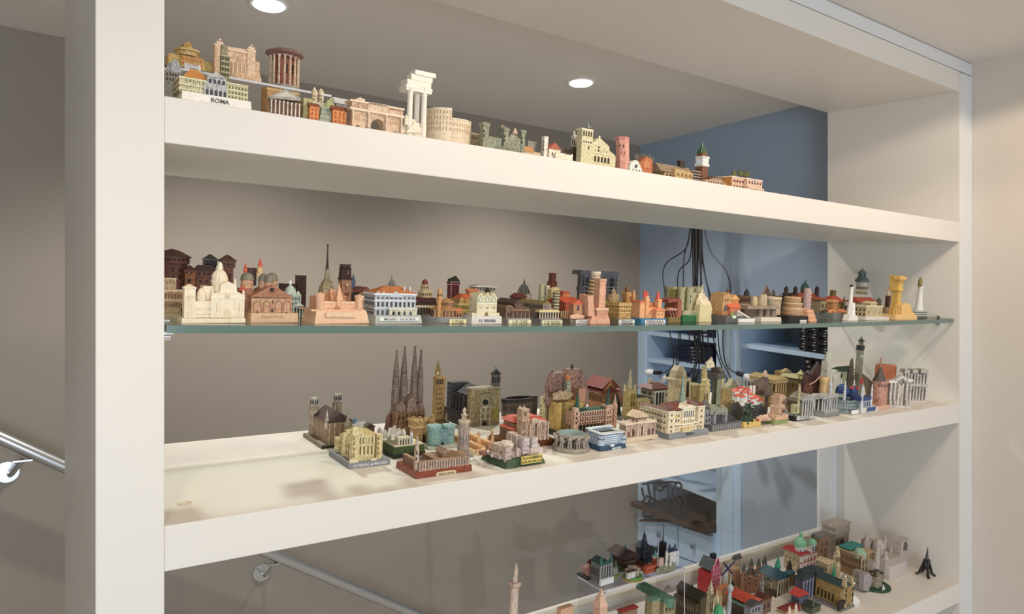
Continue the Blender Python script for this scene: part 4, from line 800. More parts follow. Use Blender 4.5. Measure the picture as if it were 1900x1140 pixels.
s.sq('shaft', 'b07c5c/7a4c38', 638, 14, [(12.5, 518), (12.5, None)]); s.sq('belfry', '4a2c26/2a1816', 638, 14, [(10, 492), (10, 497), (12, 498), (11, 501), (12, 512), (11.5, 515), (14, 517), (14, 519)]); s.sq('roof_edge', '5a3c34', 638, 14, [(11, 490.5), (11, 493)]); s.wins(639, 647, 500, 512, 1, 1, 2.2, c='8a5a48', f=.5); s.wins(637, 648, 523, 534, 1, 1, 1.6, c='7a4a36', f=.5); s.wins(637, 648, 540, 552, 2, 1, 1.6, c='7a4a36', f=.4)
s.lathe('clock', 'd8b894', 642.5, 1.3, [(2.6, 526), (2.6, 531)], 10)
s = gm('red roofed temple-like hall model with a pale blue spirelet behind it', 672, .15, 'souvenir_temple')
s.box('hall', '5a3c38/3a2422', 668, 690, 545, 4, 50); s.gable('roof', '9c5442/6c3830', 667, 692, 533, 544, 2, 52, 'y'); s.poly('pediment', 'dcc4a8', [(668, 545), (680, 534), (692, 546)], 1, 3); s.cols('e0c8ac', 669, 690, 5, 546, None, 3, .9); s.colsd('d8c0a4', 668, 6, 48, 8, 546, None, .8); s.lathe('spirelet', '8494ac/5a6a84', 653.5, 56, [(.3, 507), (3, 518), (5, 520), (5, 524), (4, 526), (4, 540)], 8)
# opera house
s = gm('blue-white opera house model with orange roof and white MILANO plate', 735, .03, 'souvenir_opera_house'); LS = 'b4b7bc/5c6068'
s.base('b4bab4', 696, 783, 15, -7, 50, tp=1.5); s.box('main_block', LS, 694, 770, 547, 0, 48); s.flank(694, 551, 586, 8, 4, 0, 46, c='3e4048', f=.5); s.multi('cornice', 'd8dce2', [(693, 771, 544, -1.2, 49, 547.5), (693, 771, 557, -.8, 49, 559), (693, 771, 571, -.8, 49, 573)])
s.hip('roof', 'c8783c/8c5028', 696, 770, 531, 543, 3, 46, .35, .2); s.poly('pediment', 'd4d8de/8a90a0', [(722, 551), (733, 541), (746, 553)], -3, 1); s.cols('d8dce4', 697, 768, 10, 559, 571, -.8, 1, nm='pilaster'); s.wins(696, 769, 559.5, 570, 9, 1, 0, c='3c4048', f=.45, fv=.85); s.wins(696, 769, 549, 556, 9, 1, 0, c='54586a', f=.4); s.wins(696, 722, 574, 588, 3, 1, 0, c='4c505a', f=.5, fv=.85)
archwall(s, 'portico', 'd2cdb6/8c8870', 722, 773, 574, 575, [(727, 733, 582, 578), (737, 743, 582, 578), (747, 753, 582, 578), (758, 764, 582, 578)], -7, 0); s.multi('cornice', 'dedac6', [(721, 774, 572, -8, 0, 574.5)]); s.wins(724, 770, 577, 588, 4, 1, -1, c='2e3038', f=.6, fv=.95)
for x in (699, 710, 748, 758.5, 766): s.lathe('chimney', 'd0d2d6', x, 2 if x < 715 else 8, [(1.6, 532 + (x < 715) * 9 + (x > 762) * 8), (1.8, 545), (1.8, 548)], 8)
s.plate('MILANO - LA SCALA', 704, 777, 589.3, 596, -7, c='ece8e2', tc='5a5c60', size=.9)
s = gm('small grey multi-spired cathedral model behind the opera house', 725, .2, 'souvenir_cathedral')
s.box('body', '9a968e', 714, 736, 532, 0, 24)
for x, y in ((717, 526), (721, 520), (724.5, 511), (729, 519), (733, 526)): s.lathe('spire', '9c988f/74706a', x, 8, [(.3, y), (2.6, y + 12), (3.4, y + 22)], 6)
s = gm('dark red long priory model with cream arcaded drum and crimson dome', 790, .11, 'souvenir_priory')
s.box('range', '5c2428/38161a', 771, 808, 553, 8, 60); s.multi('roof', '35201e', [(771, 810, 560, 4, 62, 564)]); s.box('lower_range', '3e2c24/241814', 771, 812, 564, 2, 60); s.multi('cornice', 'c8bc9a', [(771, 806, 567, 0, 6, 571)]); s.cols('6a6250', 773, 804, 7, 571, None, 1, 1.4); s.wins(772, 808, 552, 559, 6, 1, 8, c='2c1012', f=.5)
s.lathe('arcaded_drum', 'cdb886/8c7444', 787, 34, [(12.5, 540), (13.5, 541), (13, 551), (13, 556)], 18); s.rwins(787, 34, 13, 200, 350, 8, 542, 550, 1, c='3a2c20', f=.45); s.lathe('lantern', 'c4b080/6a5634', 785.5, 34, [(7, 528), (8, 529), (7, 533), (8, 539), (8, 541)], 12); s.rwins(785.5, 34, 7, 200, 350, 5, 530, 538, 1, c='2a2018', f=.5); s.lathe('dome', '7c2a26/4c1816', 786, 34, [(.5, 518.5), (4, 520), (6, 524), (5.4, 528)], 12)
# S. Vitale
s = gm('ochre octagonal church model with slim round tower, cream plate S. VITALE', 822, .035, 'souvenir_church'); OC = 'b8834a/7a5030'
s.round_base('8e8a8c', 822, 11, 40, 38); s.lathe('tower', 'c98e4e/8a5c30', 813.4, 14, [(.5, 532), (1.5, 535), (5, 541), (5.2, 543), (4.8, 544), (4.6, 551), (5.2, 552), (5, None)], 12); s.rwins(813.4, 14, 4.8, 200, 350, 4, 545, 551, 1, c='4a3020', f=.5); s.rwins(813.4, 14, 5, 290, 300, 1, 558, 590, 3, c='6a4424', f=.9)
s.lathe('octagon', '9a6a58/6a4438', 828, 34, [(13, 560), (13, 600)], 8, smooth=False); s.lathe('octagon_roof', 'c08c50/8a5c30', 828, 34, [(.5, 553), (15, 560), (15, 561.5)], 8, smooth=False); s.lathe('ambulatory', '8a5c48/5a3828', 824, 34, [(27, 574), (27, 603)], 8, smooth=False); s.lathe('ambulatory_roof', 'b88850/7a5630', 824, 34, [(13, 567), (29, 573), (29, 575)], 8, smooth=False)
s.cols('c89a60', 806, 846, 7, 575, None, 8, 1.2, nm='buttress'); s.box('apse', 'b87a48/7a4828', 846, 857, 578, 6, 20); s.gable('apse_roof', 'c87a40', 845, 858, 572, 578, 6, 20); s.wins(846, 856, 580, 592, 2, 1, 6, c='3a2418', f=.5); s.plate('S. VITALE', 833, 864, 592.6, 602, -5, c='ece0ac', tc='6a6434', th=2, size=.85)
s = gm('maroon brick tower model with a dark green bushy top', 839, .17, 'souvenir_tower')
s.sq('shaft', '782c34/44181e', 839, 12, [(12.3, 523), (12.5, 527), (11.4, 528), (11, None)]); s.multi('string_course', 'c08c8c', [(828.5, 850, 527, .6, 3, 528.2), (833.6, 850.5, 522.6, .6, 3, 524)]); s.wins(834.5, 849, 530, 552, 3, 3, 1.6, c='3a1418', f=.3, fv=.7); s.rock('treetop', '36402a/1c2418', 833, 857, 512, 1, 23, 523.5, seed=4, sub=3); s.sq('pillar', 'b88484', 835, 2, [(.8, 524), (.8, 562)])
s = gm('orange roofed yellow hall model between the maroon tower and the white cathedral', 866, .12)
s.box('hall', 'b09a54/6a5428', 850, 886, 566, 0, 46); s.multi('cornice', 'c8b470', [(849, 887, 563.5, -1, 47, 567), (849, 886, 575, -.6, 46, 577)]); s.wins(851, 886, 568, 575, 8, 1, 0, c='5a4420', f=.5); s.wins(851, 886, 578, 590, 8, 1, 0, c='5a4420', f=.5)
s.box('gabled_storey', 'b8a05c/6a5428', 850, 882, 556, 6, 40, 566)
for x in (856, 866, 876): s.poly('gable', 'c8a464/7a5c30', [(x - 4.5, 564), (x - 4.5, 557), (x, 552.5), (x + 4.5, 557), (x + 4.5, 564)], 4, 7)
s.hip('roof', 'cc6428/8c4018', 852, 882, 545.5, 556, 8, 38, .4, .3); s.box('lantern_house', 'd8a478/a87448', 869, 886, 540, 16, 30, 548); s.gable('lantern_roof', 'd07c4c', 868, 887, 536, 540.5, 15, 31)
# FERRARA cathedral
s = gm('cream triple-gabled cathedral front model with FERRARA lettered base', 902, .03, 'souvenir_cathedral'); FE = 'e4dcba/b0a478'
s.base('d8d4d0', 875, 931, 14, -6, 34, tp=.8); s.box('wing', 'ded2b4/a89c78', 875, 884, 581, 0, 20); s.box('wing', 'ded2b4/a89c78', 920, 926, 581, 2, 24)
s.z0 = 14 * s.m; s.poly('facade', FE, [(883.5, None), (884, 551), (890, 543.5), (896, 551), (897, 551), (902.5, 544), (908, 551), (908.6, 551), (914, 543.5), (920, 551), (920.5, None)], 0, 26)
for x in (890, 902.5, 914):
    s.poly('gable_panel', 'b4bca4/7a8670', [(x - 4.4, 562), (x - 4.4, 553), (x, 547), (x + 4.4, 553), (x + 4.4, 562)], -.7, 0); s.poly('gable_inset', 'dcd8bc', [(x - 2.4, 560), (x, 552), (x + 2.4, 560)], -1.2, -.6)
s.multi('cornice', 'eee6ca', [(883, 921, 563, -1, 1, 564.5), (883, 921, 576, -.8, 1, 577)]); s.cols('eee6cc', 885, 919, 6, 566, None, -.4, .8, nm='pilaster'); s.wins(887, 895, 566, 575, 3, 1, 0, c='a09470', f=.4); s.wins(910, 918, 566, 575, 3, 1, 0, c='a09470', f=.4); s.poly('portal', '8a6e4a', [(898.5, None), (898.5, 584), (902, 578.5), (905.5, 584), (905.5, None)], -1.4, -.4); s.wins(899, 906, 569, 575, 2, 1, 0, c='8a7a54', f=.5)
s.plate('P.S. FERRARA', 882, 926, 592, 600, -6, c=None, tc='64605c', size=.85)
s = gm('white roofed loggia model with one dark little cap, behind the FERRARA cathedral', 900, .16)
s.box('arcade', 'b4b0a0/6a665a', 881, 918, 534, 0, 24); s.hip('roof', 'd8d6cc', 880, 918, 526.5, 532, -1, 25, .3, .0); s.wins(882, 917, 533, 540, 7, 1, 0, c='3c3a34', f=.6); s.sq('dark_cap', '2e2822', 903, -8, [(.3, 534), (6, 541), (6, 542), (4.5, 543), (4.5, 547)]); s.box('middle', 'c8c4b0', 884, 916, 542, -4, 6)
# S. AP. CLASSE
def nave(s, c, cr, xa, xb, ye, yr, d0, d1, xa2, xb2, ye2, trim):
    s.poly('front', c, [(xa, None), (xa, ye), ((xa + xb) / 2, yr), (xb, ye), (xb, None)], d0, d1); s.gable('nave_roof', cr, xa, xb, yr - 1, ye, d0, d1, 'y'); s.flank(xa, ye + 2, ye + 8, 9, 1, d0, d1, c='1e1612', f=.4)
    s.box('aisle', c, xa2, xb2, ye2, d0 + 3, d1); s.hip('aisle_roof', cr, xa2, xb2, ye2 - 6, ye2, d0 + 3, d1, .3, .95); m = s.m
    s.tubes('gable_trim', trim, [[(xa, ye, d0 - .4), ((xa + xb) / 2, yr, d0 - .4), (xb, ye, d0 - .4)]], .5)
s = gm('dark brown basilica model with open porch, plate S. AP. CLASSE', 962, .035, 'souvenir_basilica')
s.base('8c8884', 941, 985, 10, -5, 70); nave(s, '6a4c40/3c2a24', '54423a/342824', 953, 968, 563, 557, 6, 66, 946, 980, 572, 'a88a70')
s.box('porch', '5c443a/38261e', 951, 981, 578, 0, 7); s.gable('porch_roof', '8a6a54/5a4438', 950, 982, 573, 578, -1, 8); s.cols('a88870', 951, 981, 5, 579, None, -.6, .9); s.wins(954, 979, 581, 592, 3, 1, 0, c='241814', f=.5)
s.poly('chapel', '7a5c4c/45322a', [(938.6, None), (938.6, 571), (941, 568), (945, 567.4), (949, 569), (950.6, 572), (950.6, None)], 1, 40); s.tubes('arch_trim', 'b89c84', [[(938.6, 590, .6), (938.6, 571, .6), (941, 568, .6), (945, 567.4, .6), (949, 569, .6), (950.6, 572, .6), (950.6, 590, .6)]], .6); s.wins(940, 949, 577, 591, 2, 1, 1, c='2a1c16', f=.5)
s.plate('S. AP. CLASSE', 943, 984.6, 593.6, 602, -5, c='e4e0bc', tc='7c7448', th=1.5, size=.85)
s = gm('grey ribbed dome model on a maroon octagon base behind the two basilicas', 965, .15, 'souvenir_baptistery')
s.lathe('octagon', '5e2c26/3a1a18', 960, 30, [(15, 550), (15, None)], 8, smooth=False); s.lathe('octagon_roof', '74382c/4a2420', 960, 30, [(8, 544), (17.5, 550), (17.5, 552)], 8, smooth=False); s.lathe('dome', '6a6660/4a4642', 969.5, 52, [(.5, 526), (4, 528), (8.5, 533), (12, 540), (13, 546)], 20); s.lathe('dome_lantern', '504c48', 970, 52, [(.3, 518), (1.4, 521), (1.2, 523), (2.2, 525), (2.2, 528)], 8); s.lathe('drum', 'c8beac/8c8270', 972, 52, [(13.4, 545), (14.5, 547), (14, 560)], 20)
for i in range(5):
    a = radians(195 + i * 37); b = BM(); m = s.m; cx = s.lx(969.5, 52); b.tube([(cx + cos(a) * r * m, (52 + sin(a) * r) * m, s.lz(969.5, y, 52)) for r, y in ((1, 526), (4.3, 528), (8.8, 533), (12.3, 540), (13.3, 546))], .5 * m, 4); s.fin(b, 'dome_rib', 'b8b4ac')
s = gm('brick red square tower model with corbelled two-stage head', 1021, .19, 'souvenir_tower')
s.sq('shaft', '7c3c2c/4e241a', 1020, 12, [(8.5, 531), (8.5, None)], lean=.03); s.sq('head', '86442f/54281c', 1021.5, 12, [(7.6, 507.5), (7, 510), (6.8, 521), (9.6, 523.5), (9.6, 529), (8.6, 532)]); s.scren('86442f', 1021.5, 12, 7.4, 508, 1.6, 2)
s = gm('pale greenish twin-turret castle model before the brick red tower', 1008, .14, 'souvenir_castle')
s.base('c8c6a4', 996, 1019, 5, -2, 20); s.sq('turret', 'c4c4a0/8c8c6a', 1002, 6, [(5.6, 528), (5, 531), (5, None)]); s.sq('turret', 'e2dcc8/a8a284', 1012.5, 6, [(5.4, 530), (5, 533), (4.8, None)]); s.scren('c4c4a0', 1002, 6, 5.4, 528.4, 2, 2); s.rock('hillock', 'ccd0b0/9ca07c', 995, 1020, 553, -3, 14, seed=2, sub=2)
s = gm('olive roofed basilica model with banded round tower, plate S. AP. NUOVO', 1018, .035, 'souvenir_basilica')
s.base('8c8884', 1003, 1042, 9, -5, 84); nave(s, '9c8a78/4a3c2c', '8a7a44/5c502c', 1006, 1021.5, 565, 560, 6, 84, 1000, 1034, 576, 'dcc8ae')
s.box('narthex', '4e3c30/2e221c', 1001, 1035, 579, 0, 8); s.hip('narthex_roof', 'cdbb88', 1000, 1036, 575, 579, -1.5, 9, .9, .8); s.cols('e0d2be', 1001, 1035, 8, 580, None, -1, 1); s.lathe('round_tower', '6a6444/3e3a28', 1029.5, 14, [(6.6, 542), (6.6, None)], 14)
for y in (541.5, 547, 552, 558, 564, 570): s.lathe('band', 'cdbf94', 1029.5, 14, [(7, y), (7, y + 1.6)], 14)
s.wins(1009, 1019, 566, 574, 2, 1, 6, c='5a5a80', f=.5); s.plate('S. AP. NUOVO', 1005, 1042.5, 594.6, 603, -5, c='e4e0bc', tc='7c7448', th=1.5, size=.85)
s = gm('cream belfry frame model between the pale castle and the red roofs', 1030, .13)
archwall(s, 'frame', 'd8c48e/98824c', 1021, 1037, 537, 537, [(1025, 1033, 548, 543)], 0, 12); s.poly('crest', 'e0cc98', [(1022, 537), (1029, 533), (1036, 537)], 0, 10); s.box('side', 'e0b868', 1037, 1043, 546, 0, 12)
s = gm('red roofed brick basilica model with ornate cream door front, plate S. PETRONIO', 1066, .035, 'souvenir_basilica')
s.base('7c6a5c', 1058, 1093, 8, -4, 60); s.box('nave', 'b4542e/74301c', 1048, 1079, 562, 14, 70); s.gable('roof', 'd2502c/98341c', 1047, 1080, 551, 562, 12, 72, 'x'); s.poly('facade', 'c4906a/8a5c40', [(1063, None), (1063, 565), (1071, 559), (1079, 565), (1079, None)], 2, 14); s.gable('facade_roof', 'd06038', 1062, 1080, 556, 565, 2, 16, 'y'); s.wins(1068, 1074, 566, 577, 1, 1, 2, c='5c4a54', f=.7, fv=.9)
s.box('rear_house', 'c8783c/8c4a24', 1042, 1054, 545, 40, 60, 560); s.multi('rear_roof', 'a8442c', [(1041, 1055, 541, 39, 61, 545)]); s.rock('ornament', 'e0b494/b07454', 1057, 1087, 581, -6, 2, 592, seed=8, rough=.5); s.multi('side_strip', 'b89868/6a4c30', [(1040 + i * 3.6, 1041.6 + i * 3.6, 577, 12, 14, None) for i in range(6)], kind='stuff'); s.plate('S. PETRONIO', 1067, 1093, 593.5, 602, -5, c='e6e2e0', tc='8a8684', th=3, size=.8)
# dark arched block
s = gm('dark grey stone aqueduct-like block model with round-headed openings behind the pink towers', 1105, .17)
archwall(s, 'arched_wall', '5c5c62/34343a', 1080, 1142, 508, 508, [(1084, 1091, 520, 514.5), (1099, 1105, 520, 514.5), (1113, 1121, 520, 514.5), (1128, 1135, 520, 514.5)], 4, 22)
s.multi('parapet', '6c6c74/404048', [(1074, 1144, 503, 0, 26, 510)]); s.multi('course', '8c8c94', [(1079, 1143, 511.5, 3, 5, 513), (1079, 1143, 531, 3, 5, 532.5), (1079, 1143, 538, 3, 5, 539)]); s.lathe('turret', '5a5a60/34343a', 1074, 8, [(6.5, 502), (7.5, 504), (7, 509), (5, 514), (5, 530), (7.6, 534), (7.4, 538), (5.4, 544), (5.4, None)], 10); s.crenel('6c6c74', 1075, 1143, 503.4, 0, 26, 2, 9, 3); s.box('lower_wall', '4e4e54/2c2c32', 1080, 1142, 545, 5, 21)
for j in range(4): s.multi('coping', '82828a', [(1079 + i * 9 + (j % 2) * 4, 1084 + i * 9 + (j % 2) * 4, 517 + j * 7, 3.4, 5, 518 + j * 7) for i in range(7)], kind='stuff')
s = gm('small cream leaning tower model with open galleries, tilted in front of the dark block', 1095, .09, 'souvenir_tower')
s.lathe('shaft', 'c8b080/8a7448', 1090, 10, [(7, 519), (6.4, 520), (6.4, None)], 16, lean=.14)
for i in range(5): s.lathe('gallery', 'd8c294', 1091 + (4 - i) * 1.0, 10, [(7.2, 520 + i * 7), (7.2, 521.4 + i * 7)], 16)
s.lathe('bell_chamber', 'e4d4bc/ac9878', 1101, 12, [(9, 504), (10, 506), (9, 509), (8.6, 517)], 14); s.rwins(1101, 12, 8.8, 200, 340, 5, 509, 516, 1, c='a88c64', f=.4); s.rwins(1094, 10, 6.6, 200, 345, 6, 522, 548, 4, c='7c6640', f=.4)
s = gm('pink plaster model of two plain towers, one tall and one leaning, on a stepped base', 1112, .026, 'souvenir_towers'); PT = 'd8a486/b8805e'
s.base(PT, 1095, 1132, 9, -6, 40); s.base(PT, 1098, 1130, 5, -3, 36, nm='step', z=s.z0)
s.sq('tall_tower', PT, 1110, 14, [(11.6, 517), (11.8, 521), (10.6, 523), (11.8, 575)]); s.box('pedestal', PT, 1106, 1127, 574, -2, 26); s.multi('cornice', 'e2b498', [(1105, 1128, 572, -3, 27, 576)]); s.cols(PT, 1107, 1126, 6, 577, 590, -2.6, 1.1, nm='pier')
m = s.m; b = BM(); x0, x1 = s.lx(1091, 0), s.lx(1103, 0); zt = s.lz(1091, 549, 0); dx = -7 * m
b.hexa([(x0, 0, s.z0), (x1, 0, s.z0), (x1, 30 * m, s.z0), (x0, 30 * m, s.z0), (x0 + dx * .6, 0, zt), (x1 + dx, 0, zt), (x1 + dx, 24 * m, zt + 2 * m), (x0 + dx * .6, 24 * m, zt + 2 * m)]); s.fin(b, 'leaning_tower', PT)
s = gm('sand coloured domed church model with dark banded walls, right of the pink towers', 1134, .10, 'souvenir_church')
s.lathe('dome', 'b89c78/7c6448', 1135.5, 22, [(.4, 534.5), (2, 537), (4.5, 543), (5.4, 547)], 12); s.lathe('drum', 'b49c70/786244', 1135, 22, [(11, 546), (12, 548), (11.6, 556), (12.6, 558)], 14); s.box('body', '7a5c3a/3c2c1c', 1129, 1146, 561, 4, 40); s.multi('string_course', 'c0a070', [(1128, 1147, 560 + i * 8, 3, 41, 561.6 + i * 8) for i in range(4)], kind='stuff')
# FIRENZE
s = gm('ochre palace model with battlemented tower and white plate FIRENZE', 1158, .032, 'souvenir_palace'); FI = 'c49c54/7c5a2c'
s.base('7a6c58', 1146, 1174, 9, -3, 40); s.box('palace', FI, 1148, 1169, 567, 0, 34); s.multi('battlement_gallery', 'd0ac64/8a683a', [(1147, 1170, 563, -2, 36, 568)]); s.crenel('d0ac64', 1147, 1170, 563.4, -2, 36, 2, 6, 5); s.multi('string_course', 'dcc07c', [(1147.6, 1169.6, 573, -.6, 35, 574.2), (1147.6, 1169.6, 580, -.6, 35, 581.2)]); s.wins(1150, 1168, 574, 580, 4, 1, 0, c='6a4a24', f=.3); s.wins(1150, 1168, 568, 572, 4, 1, 0, c='6a4a24', f=.3)
s.tubes('hoist', 'b07c44', [[(1156, 592, -2), (1166, 584, -2)]], .6); s.sq('tower', 'a87438/5c3c1c', 1160, 14, [(7, 552), (7, 566)]); s.sq('tower_gallery', 'c08c48/744c24', 1160, 14, [(8, 543), (8.8, 544), (8.8, 549), (7, 553)]); s.sq('belfry', '8a5c30/4a2e18', 1160, 14, [(.4, 531), (3, 534), (5, 537), (4.4, 538), (4.4, 542), (6, 544)]); s.scren('c08c48', 1160, 14, 8.6, 543.6, 1.8, 3)
s.plate('FIRENZE', 1147, 1175, 593.4, 602, -4, c='ecebe8', tc='4c4e54', th=3, size=.9)
s = gm('slim orange tower model just behind the ochre palace', 1172, .10, 'souvenir_tower'); s.sq('tower', 'd89c64/9a6438', 1172, 10, [(3, 539), (4, 545), (6, 551), (6.4, None)])
# orange castle
s = gm('bright orange castle model with red capped towers on a blue base lettered FERRARA', 1208, .03, 'souvenir_castle'); OR = 'f0b078/c07a44'
s.base('2e7ca8', 1189, 1237, 9, -6, 44); s.box('block', OR, 1186, 1195, 561, 4, 36); s.multi('roof', 'e06a3c', [(1185, 1196, 559, 3, 37, 562)]); s.sq('tower', OR, 1196.5, 12, [(6.6, 556), (7.4, 558), (6, 561), (6, None)]); s.sq('tower_head', OR, 1196, 12, [(5.2, 549), (5.8, 551), (5.8, 557)]); s.lathe('cap', 'd84c30', 1193, 12, [(.4, 539), (2.6, 541), (3, 548), (2.6, 551)], 8); s.lathe('cap', 'd84c30', 1198, 14, [(.4, 541), (2.2, 543), (2.6, 551)], 8)
s.box('curtain_wall', OR, 1200, 1216, 571, 8, 20); s.box('rear_wall', 'e08858', 1198, 1214, 562, 26, 36); s.sq('tower', OR, 1219, 16, [(7.6, 555), (7.6, 558), (6.6, 561), (6.6, None)]); s.lathe('cap', 'd84c30', 1218, 16, [(.4, 540), (2.4, 543), (3.2, 551), (5, 553), (5, 556)], 8)
s.box('gatehouse', OR, 1217, 1232, 576, -3, 8); s.hip('gatehouse_roof', 'e88858', 1216, 1233, 571, 576, -4, 9, .3, .3); s.wins(1218, 1231, 580, 588, 2, 1, -3, c='b87440', f=.3); s.wins(1202, 1215, 575, 588, 2, 1, 8, c='c8844c', f=.3); s.crenel(OR, 1200, 1216, 571.4, 8, 12, 1.6, 5, 1)
s.plate('FERRARA', 1196, 1233, 594, 601.5, -7, c='eceae6', tc='5a5a60', th=1, size=.85)
s = gm('broken brown-red hollow ruin model with slanting props on an olive base', 1248, .04, 'souvenir_ruin')
s.base('7a6a34', 1240, 1263, 10, -4, 34); s.box('back_wall', '8a4a38/54281e', 1240, 1262, 556, 22, 32); s.box('side_wall', 'a86248/6a3626', 1256, 1263, 557, 0, 30); s.poly('roof_slab', '9a4c3a/5c2a20', [(1238, 562), (1238, 556), (1260, 554), (1260, 560)], 2, 30)
for i in range(3): s.tubes('prop', 'b87860', [[(1240 + i * 5, 574, 6), (1247 + i * 5, 592, 0)]], 1.1)
s.poly('broken_slab', 'c08468', [(1236, 576), (1242, 571), (1256, 573), (1254, 577)], 0, 8)
s = gm('olive and cream battlemented fort model of clustered round towers on a green lettered base', 1275, .06, 'souvenir_fort'); CG = 'b4ad84/7c7650'
s.base('1d6a38', 1266, 1309, 12, -6, 40, tp=.6); s.plate('CASTEL\nDEL MONTE', 1272, 1302, 579, 588, -6, c=None, tc='7cae7c', size=.7); s.base('b8b090/7c765a', 1267, 1300, 8, -3, 38, nm='stone_plinth', z=s.z0)
s.box('wall', '9c9448/6c6630', 1248, 1262, 537, 26, 40); s.lathe('tower', '8c8664/5c5840', 1238, 44, [(8, 532), (8, 534), (6.8, 537), (6.8, None)], 12)
for x, d, y in ((1261, 14, 534), (1276, 6, 534), (1292, 14, 533)):
    s.lathe('tower', CG, x, d, [(8, y), (8, y + 3), (6.8, y + 6), (6.6, None)], 12); s.rcrenel(CG, x, d, 8, y, 1.6, 9)
s.box('wall', CG, 1262, 1290, 542, 12, 30); s.box('keep', 'a8a27c/6c6848', 1264, 1290, 536, 30, 44); s.wins(1277, 1281, 546, 564, 1, 2, .2, c='2a2820', f=.5); s.multi('wall_top', 'bcb58c', [(1240, 1290, 532.6, 38, 46, 538)])
s = gm('cream rocky fragment model with one tall lump, between green base and orange church', 1310, .05, 'souvenir_rock')
s.rock('rock', 'e6d6b4/c0a880', 1297, 1320, 543, 0, 26, seed=6, rough=.3); s.rock('rock', 'e6d6b4/c0a880', 1308, 1328, 550, 0, 24, seed=9, rough=.3); s.rock('tall_lump', 'd8d0b8/b0a488', 1294, 1310, 527, 14, 26, seed=4, rough=.25); s.box('block', 'd8cc98', 1297, 1318, 567, -3, 10)
# hillside church
s = gm('orange and brown gothic church model with pale stair ramp and white plate at its foot', 1358, .035, 'souvenir_church')
s.base('5c5e60', 1346, 1388, 12, -4, 56); s.poly('side_wall', '8a4c26/54301a', [(1323, None), (1323, 559), (1331, 555), (1340, 558), (1340, None)], 34, 48); s.poly('facade', 'cfa468/8a6438', [(1339, None), (1339, 558), (1341, 545), (1345, 549), (1349, 543), (1353, 552), (1354, None)], 10, 40); s.wins(1341, 1350, 552, 562, 2, 1, 10, c='7a5430'); s.poly('portal', '6e6668', [(1342, 577), (1342, 570), (1345, 566), (1348, 570), (1348, 577)], 9, 10); s.box('plinth', 'b88050', 1339, 1353, 578, 8, 20)
s.lathe('cupola', '6a4430/3c261c', 1347, 30, [(.4, 536), (3, 539), (3.6, 544), (3, 548)], 10); s.box('transept', 'd89048/8e5626', 1354, 1368, 556, 14, 34); s.gable('transept_roof', 'e0a860', 1353, 1369, 547, 556, 13, 35, 'y'); s.box('annexe', 'd87c50/a04c2c', 1353, 1372, 571, 4, 18); s.gable('annexe_roof', 'e0643c', 1352, 1373, 563, 571, 3, 19, 'x')
s.poly('ramp', 'b8aca0/7c7268', [(1366, 591), (1366, 578), (1369, 577), (1390, 590), (1390, 592)], -3, 6); s.poly('ramp_edge', 'dcd4c8', [(1367, 578), (1369, 576), (1391, 589), (1389, 591)], -4, -3); s.rock('bush', '7c9a44/4c6a2c', 1356, 1365, 578, -3, 4, 590, seed=2, sub=2); s.multi('block', 'e8ecd8', [(1359, 1365, 586, -4, 0, 591)])
s.plate('', 1368, 1397, 591.6, 598.5, -6, c='eceae8', tc='8a8a8c', th=4, size=.7)
s = gm('little brown arcaded building model with grey onion dome', 1381, .16)
s.box('body', '8c6444/50341f', 1371, 1391, 549, 0, 24); s.wins(1372, 1390, 551, 562, 4, 1, 0, c='2e1e14', f=.5); s.lathe('dome', '4c5450/2c3230', 1382.5, 12, [(.4, 536), (1.5, 538), (4.5, 541), (5.4, 546), (5, 549)], 12); s.box('white_step', 'd8c8b4', 1372, 1391, 564, -4, 0)
# trulli
s = gm('grey-brown trulli village model on three stout columns and a white base', 1420, .04, 'souvenir_village')
s.base('dcd2c2', 1412, 1450, 8, -5, 30); s.poly('slab', 'a8927c/6c5a4a', [(1386, 574), (1386, 568), (1445, 568), (1445, 574)], -2, 40)
for x, d in ((1409, 8), (1422, 6), (1433, 6)): s.lathe('column', '8c7a6a/5c4e42', x, d, [(6.4, 569), (6.8, 572), (5.6, 574), (5.4, 586), (6.8, 588), (6.6, None)], 12)
s.poly('hull', '7c6450/4c3a2c', [(1380, 586), (1380, 572), (1410, 573), (1412, 588)], 10, 34)
for x, y, r, c in ((1397, 550, 6.5, 'c8b48c/8c7850'), (1409, 547, 6, 'bca484/806c50'), (1415, 546, 6, 'c8b494/8c7858'), (1426, 552, 5, '8c8c74/5c5c48')): s.lathe('cone_house', c, x, 14, [(r * .45, y), (r * .8, y + 3), (r, y + 14), (r * 1.05, y + 21)], 12)
s.box('long_wall', 'c0a888/8a745a', 1426, 1447, 556, 14, 40); s.multi('wall_top', 'd0b898', [(1425, 1448, 551, 12, 42, 556)])
s = gm('two pinkish brown domes model rising behind the trulli village', 1422, .2, 'souvenir_church')
s.lathe('dome', '8c6450/543a2e', 1419.5, 20, [(.4, 530), (1.6, 531), (1.6, 534), (5, 538), (6.6, 545), (6.6, 560)], 12); s.lathe('dome', '7c7464/4c463c', 1431, 20, [(.4, 536), (1.4, 538), (4, 541), (5.2, 548), (5.2, 562)], 12); s.box('body', 'b08c70/745a48', 1424, 1450, 549, 24, 44); s.sq('turret', '8a6c58', 1445, 30, [(.4, 545), (2, 548), (2, 552)])
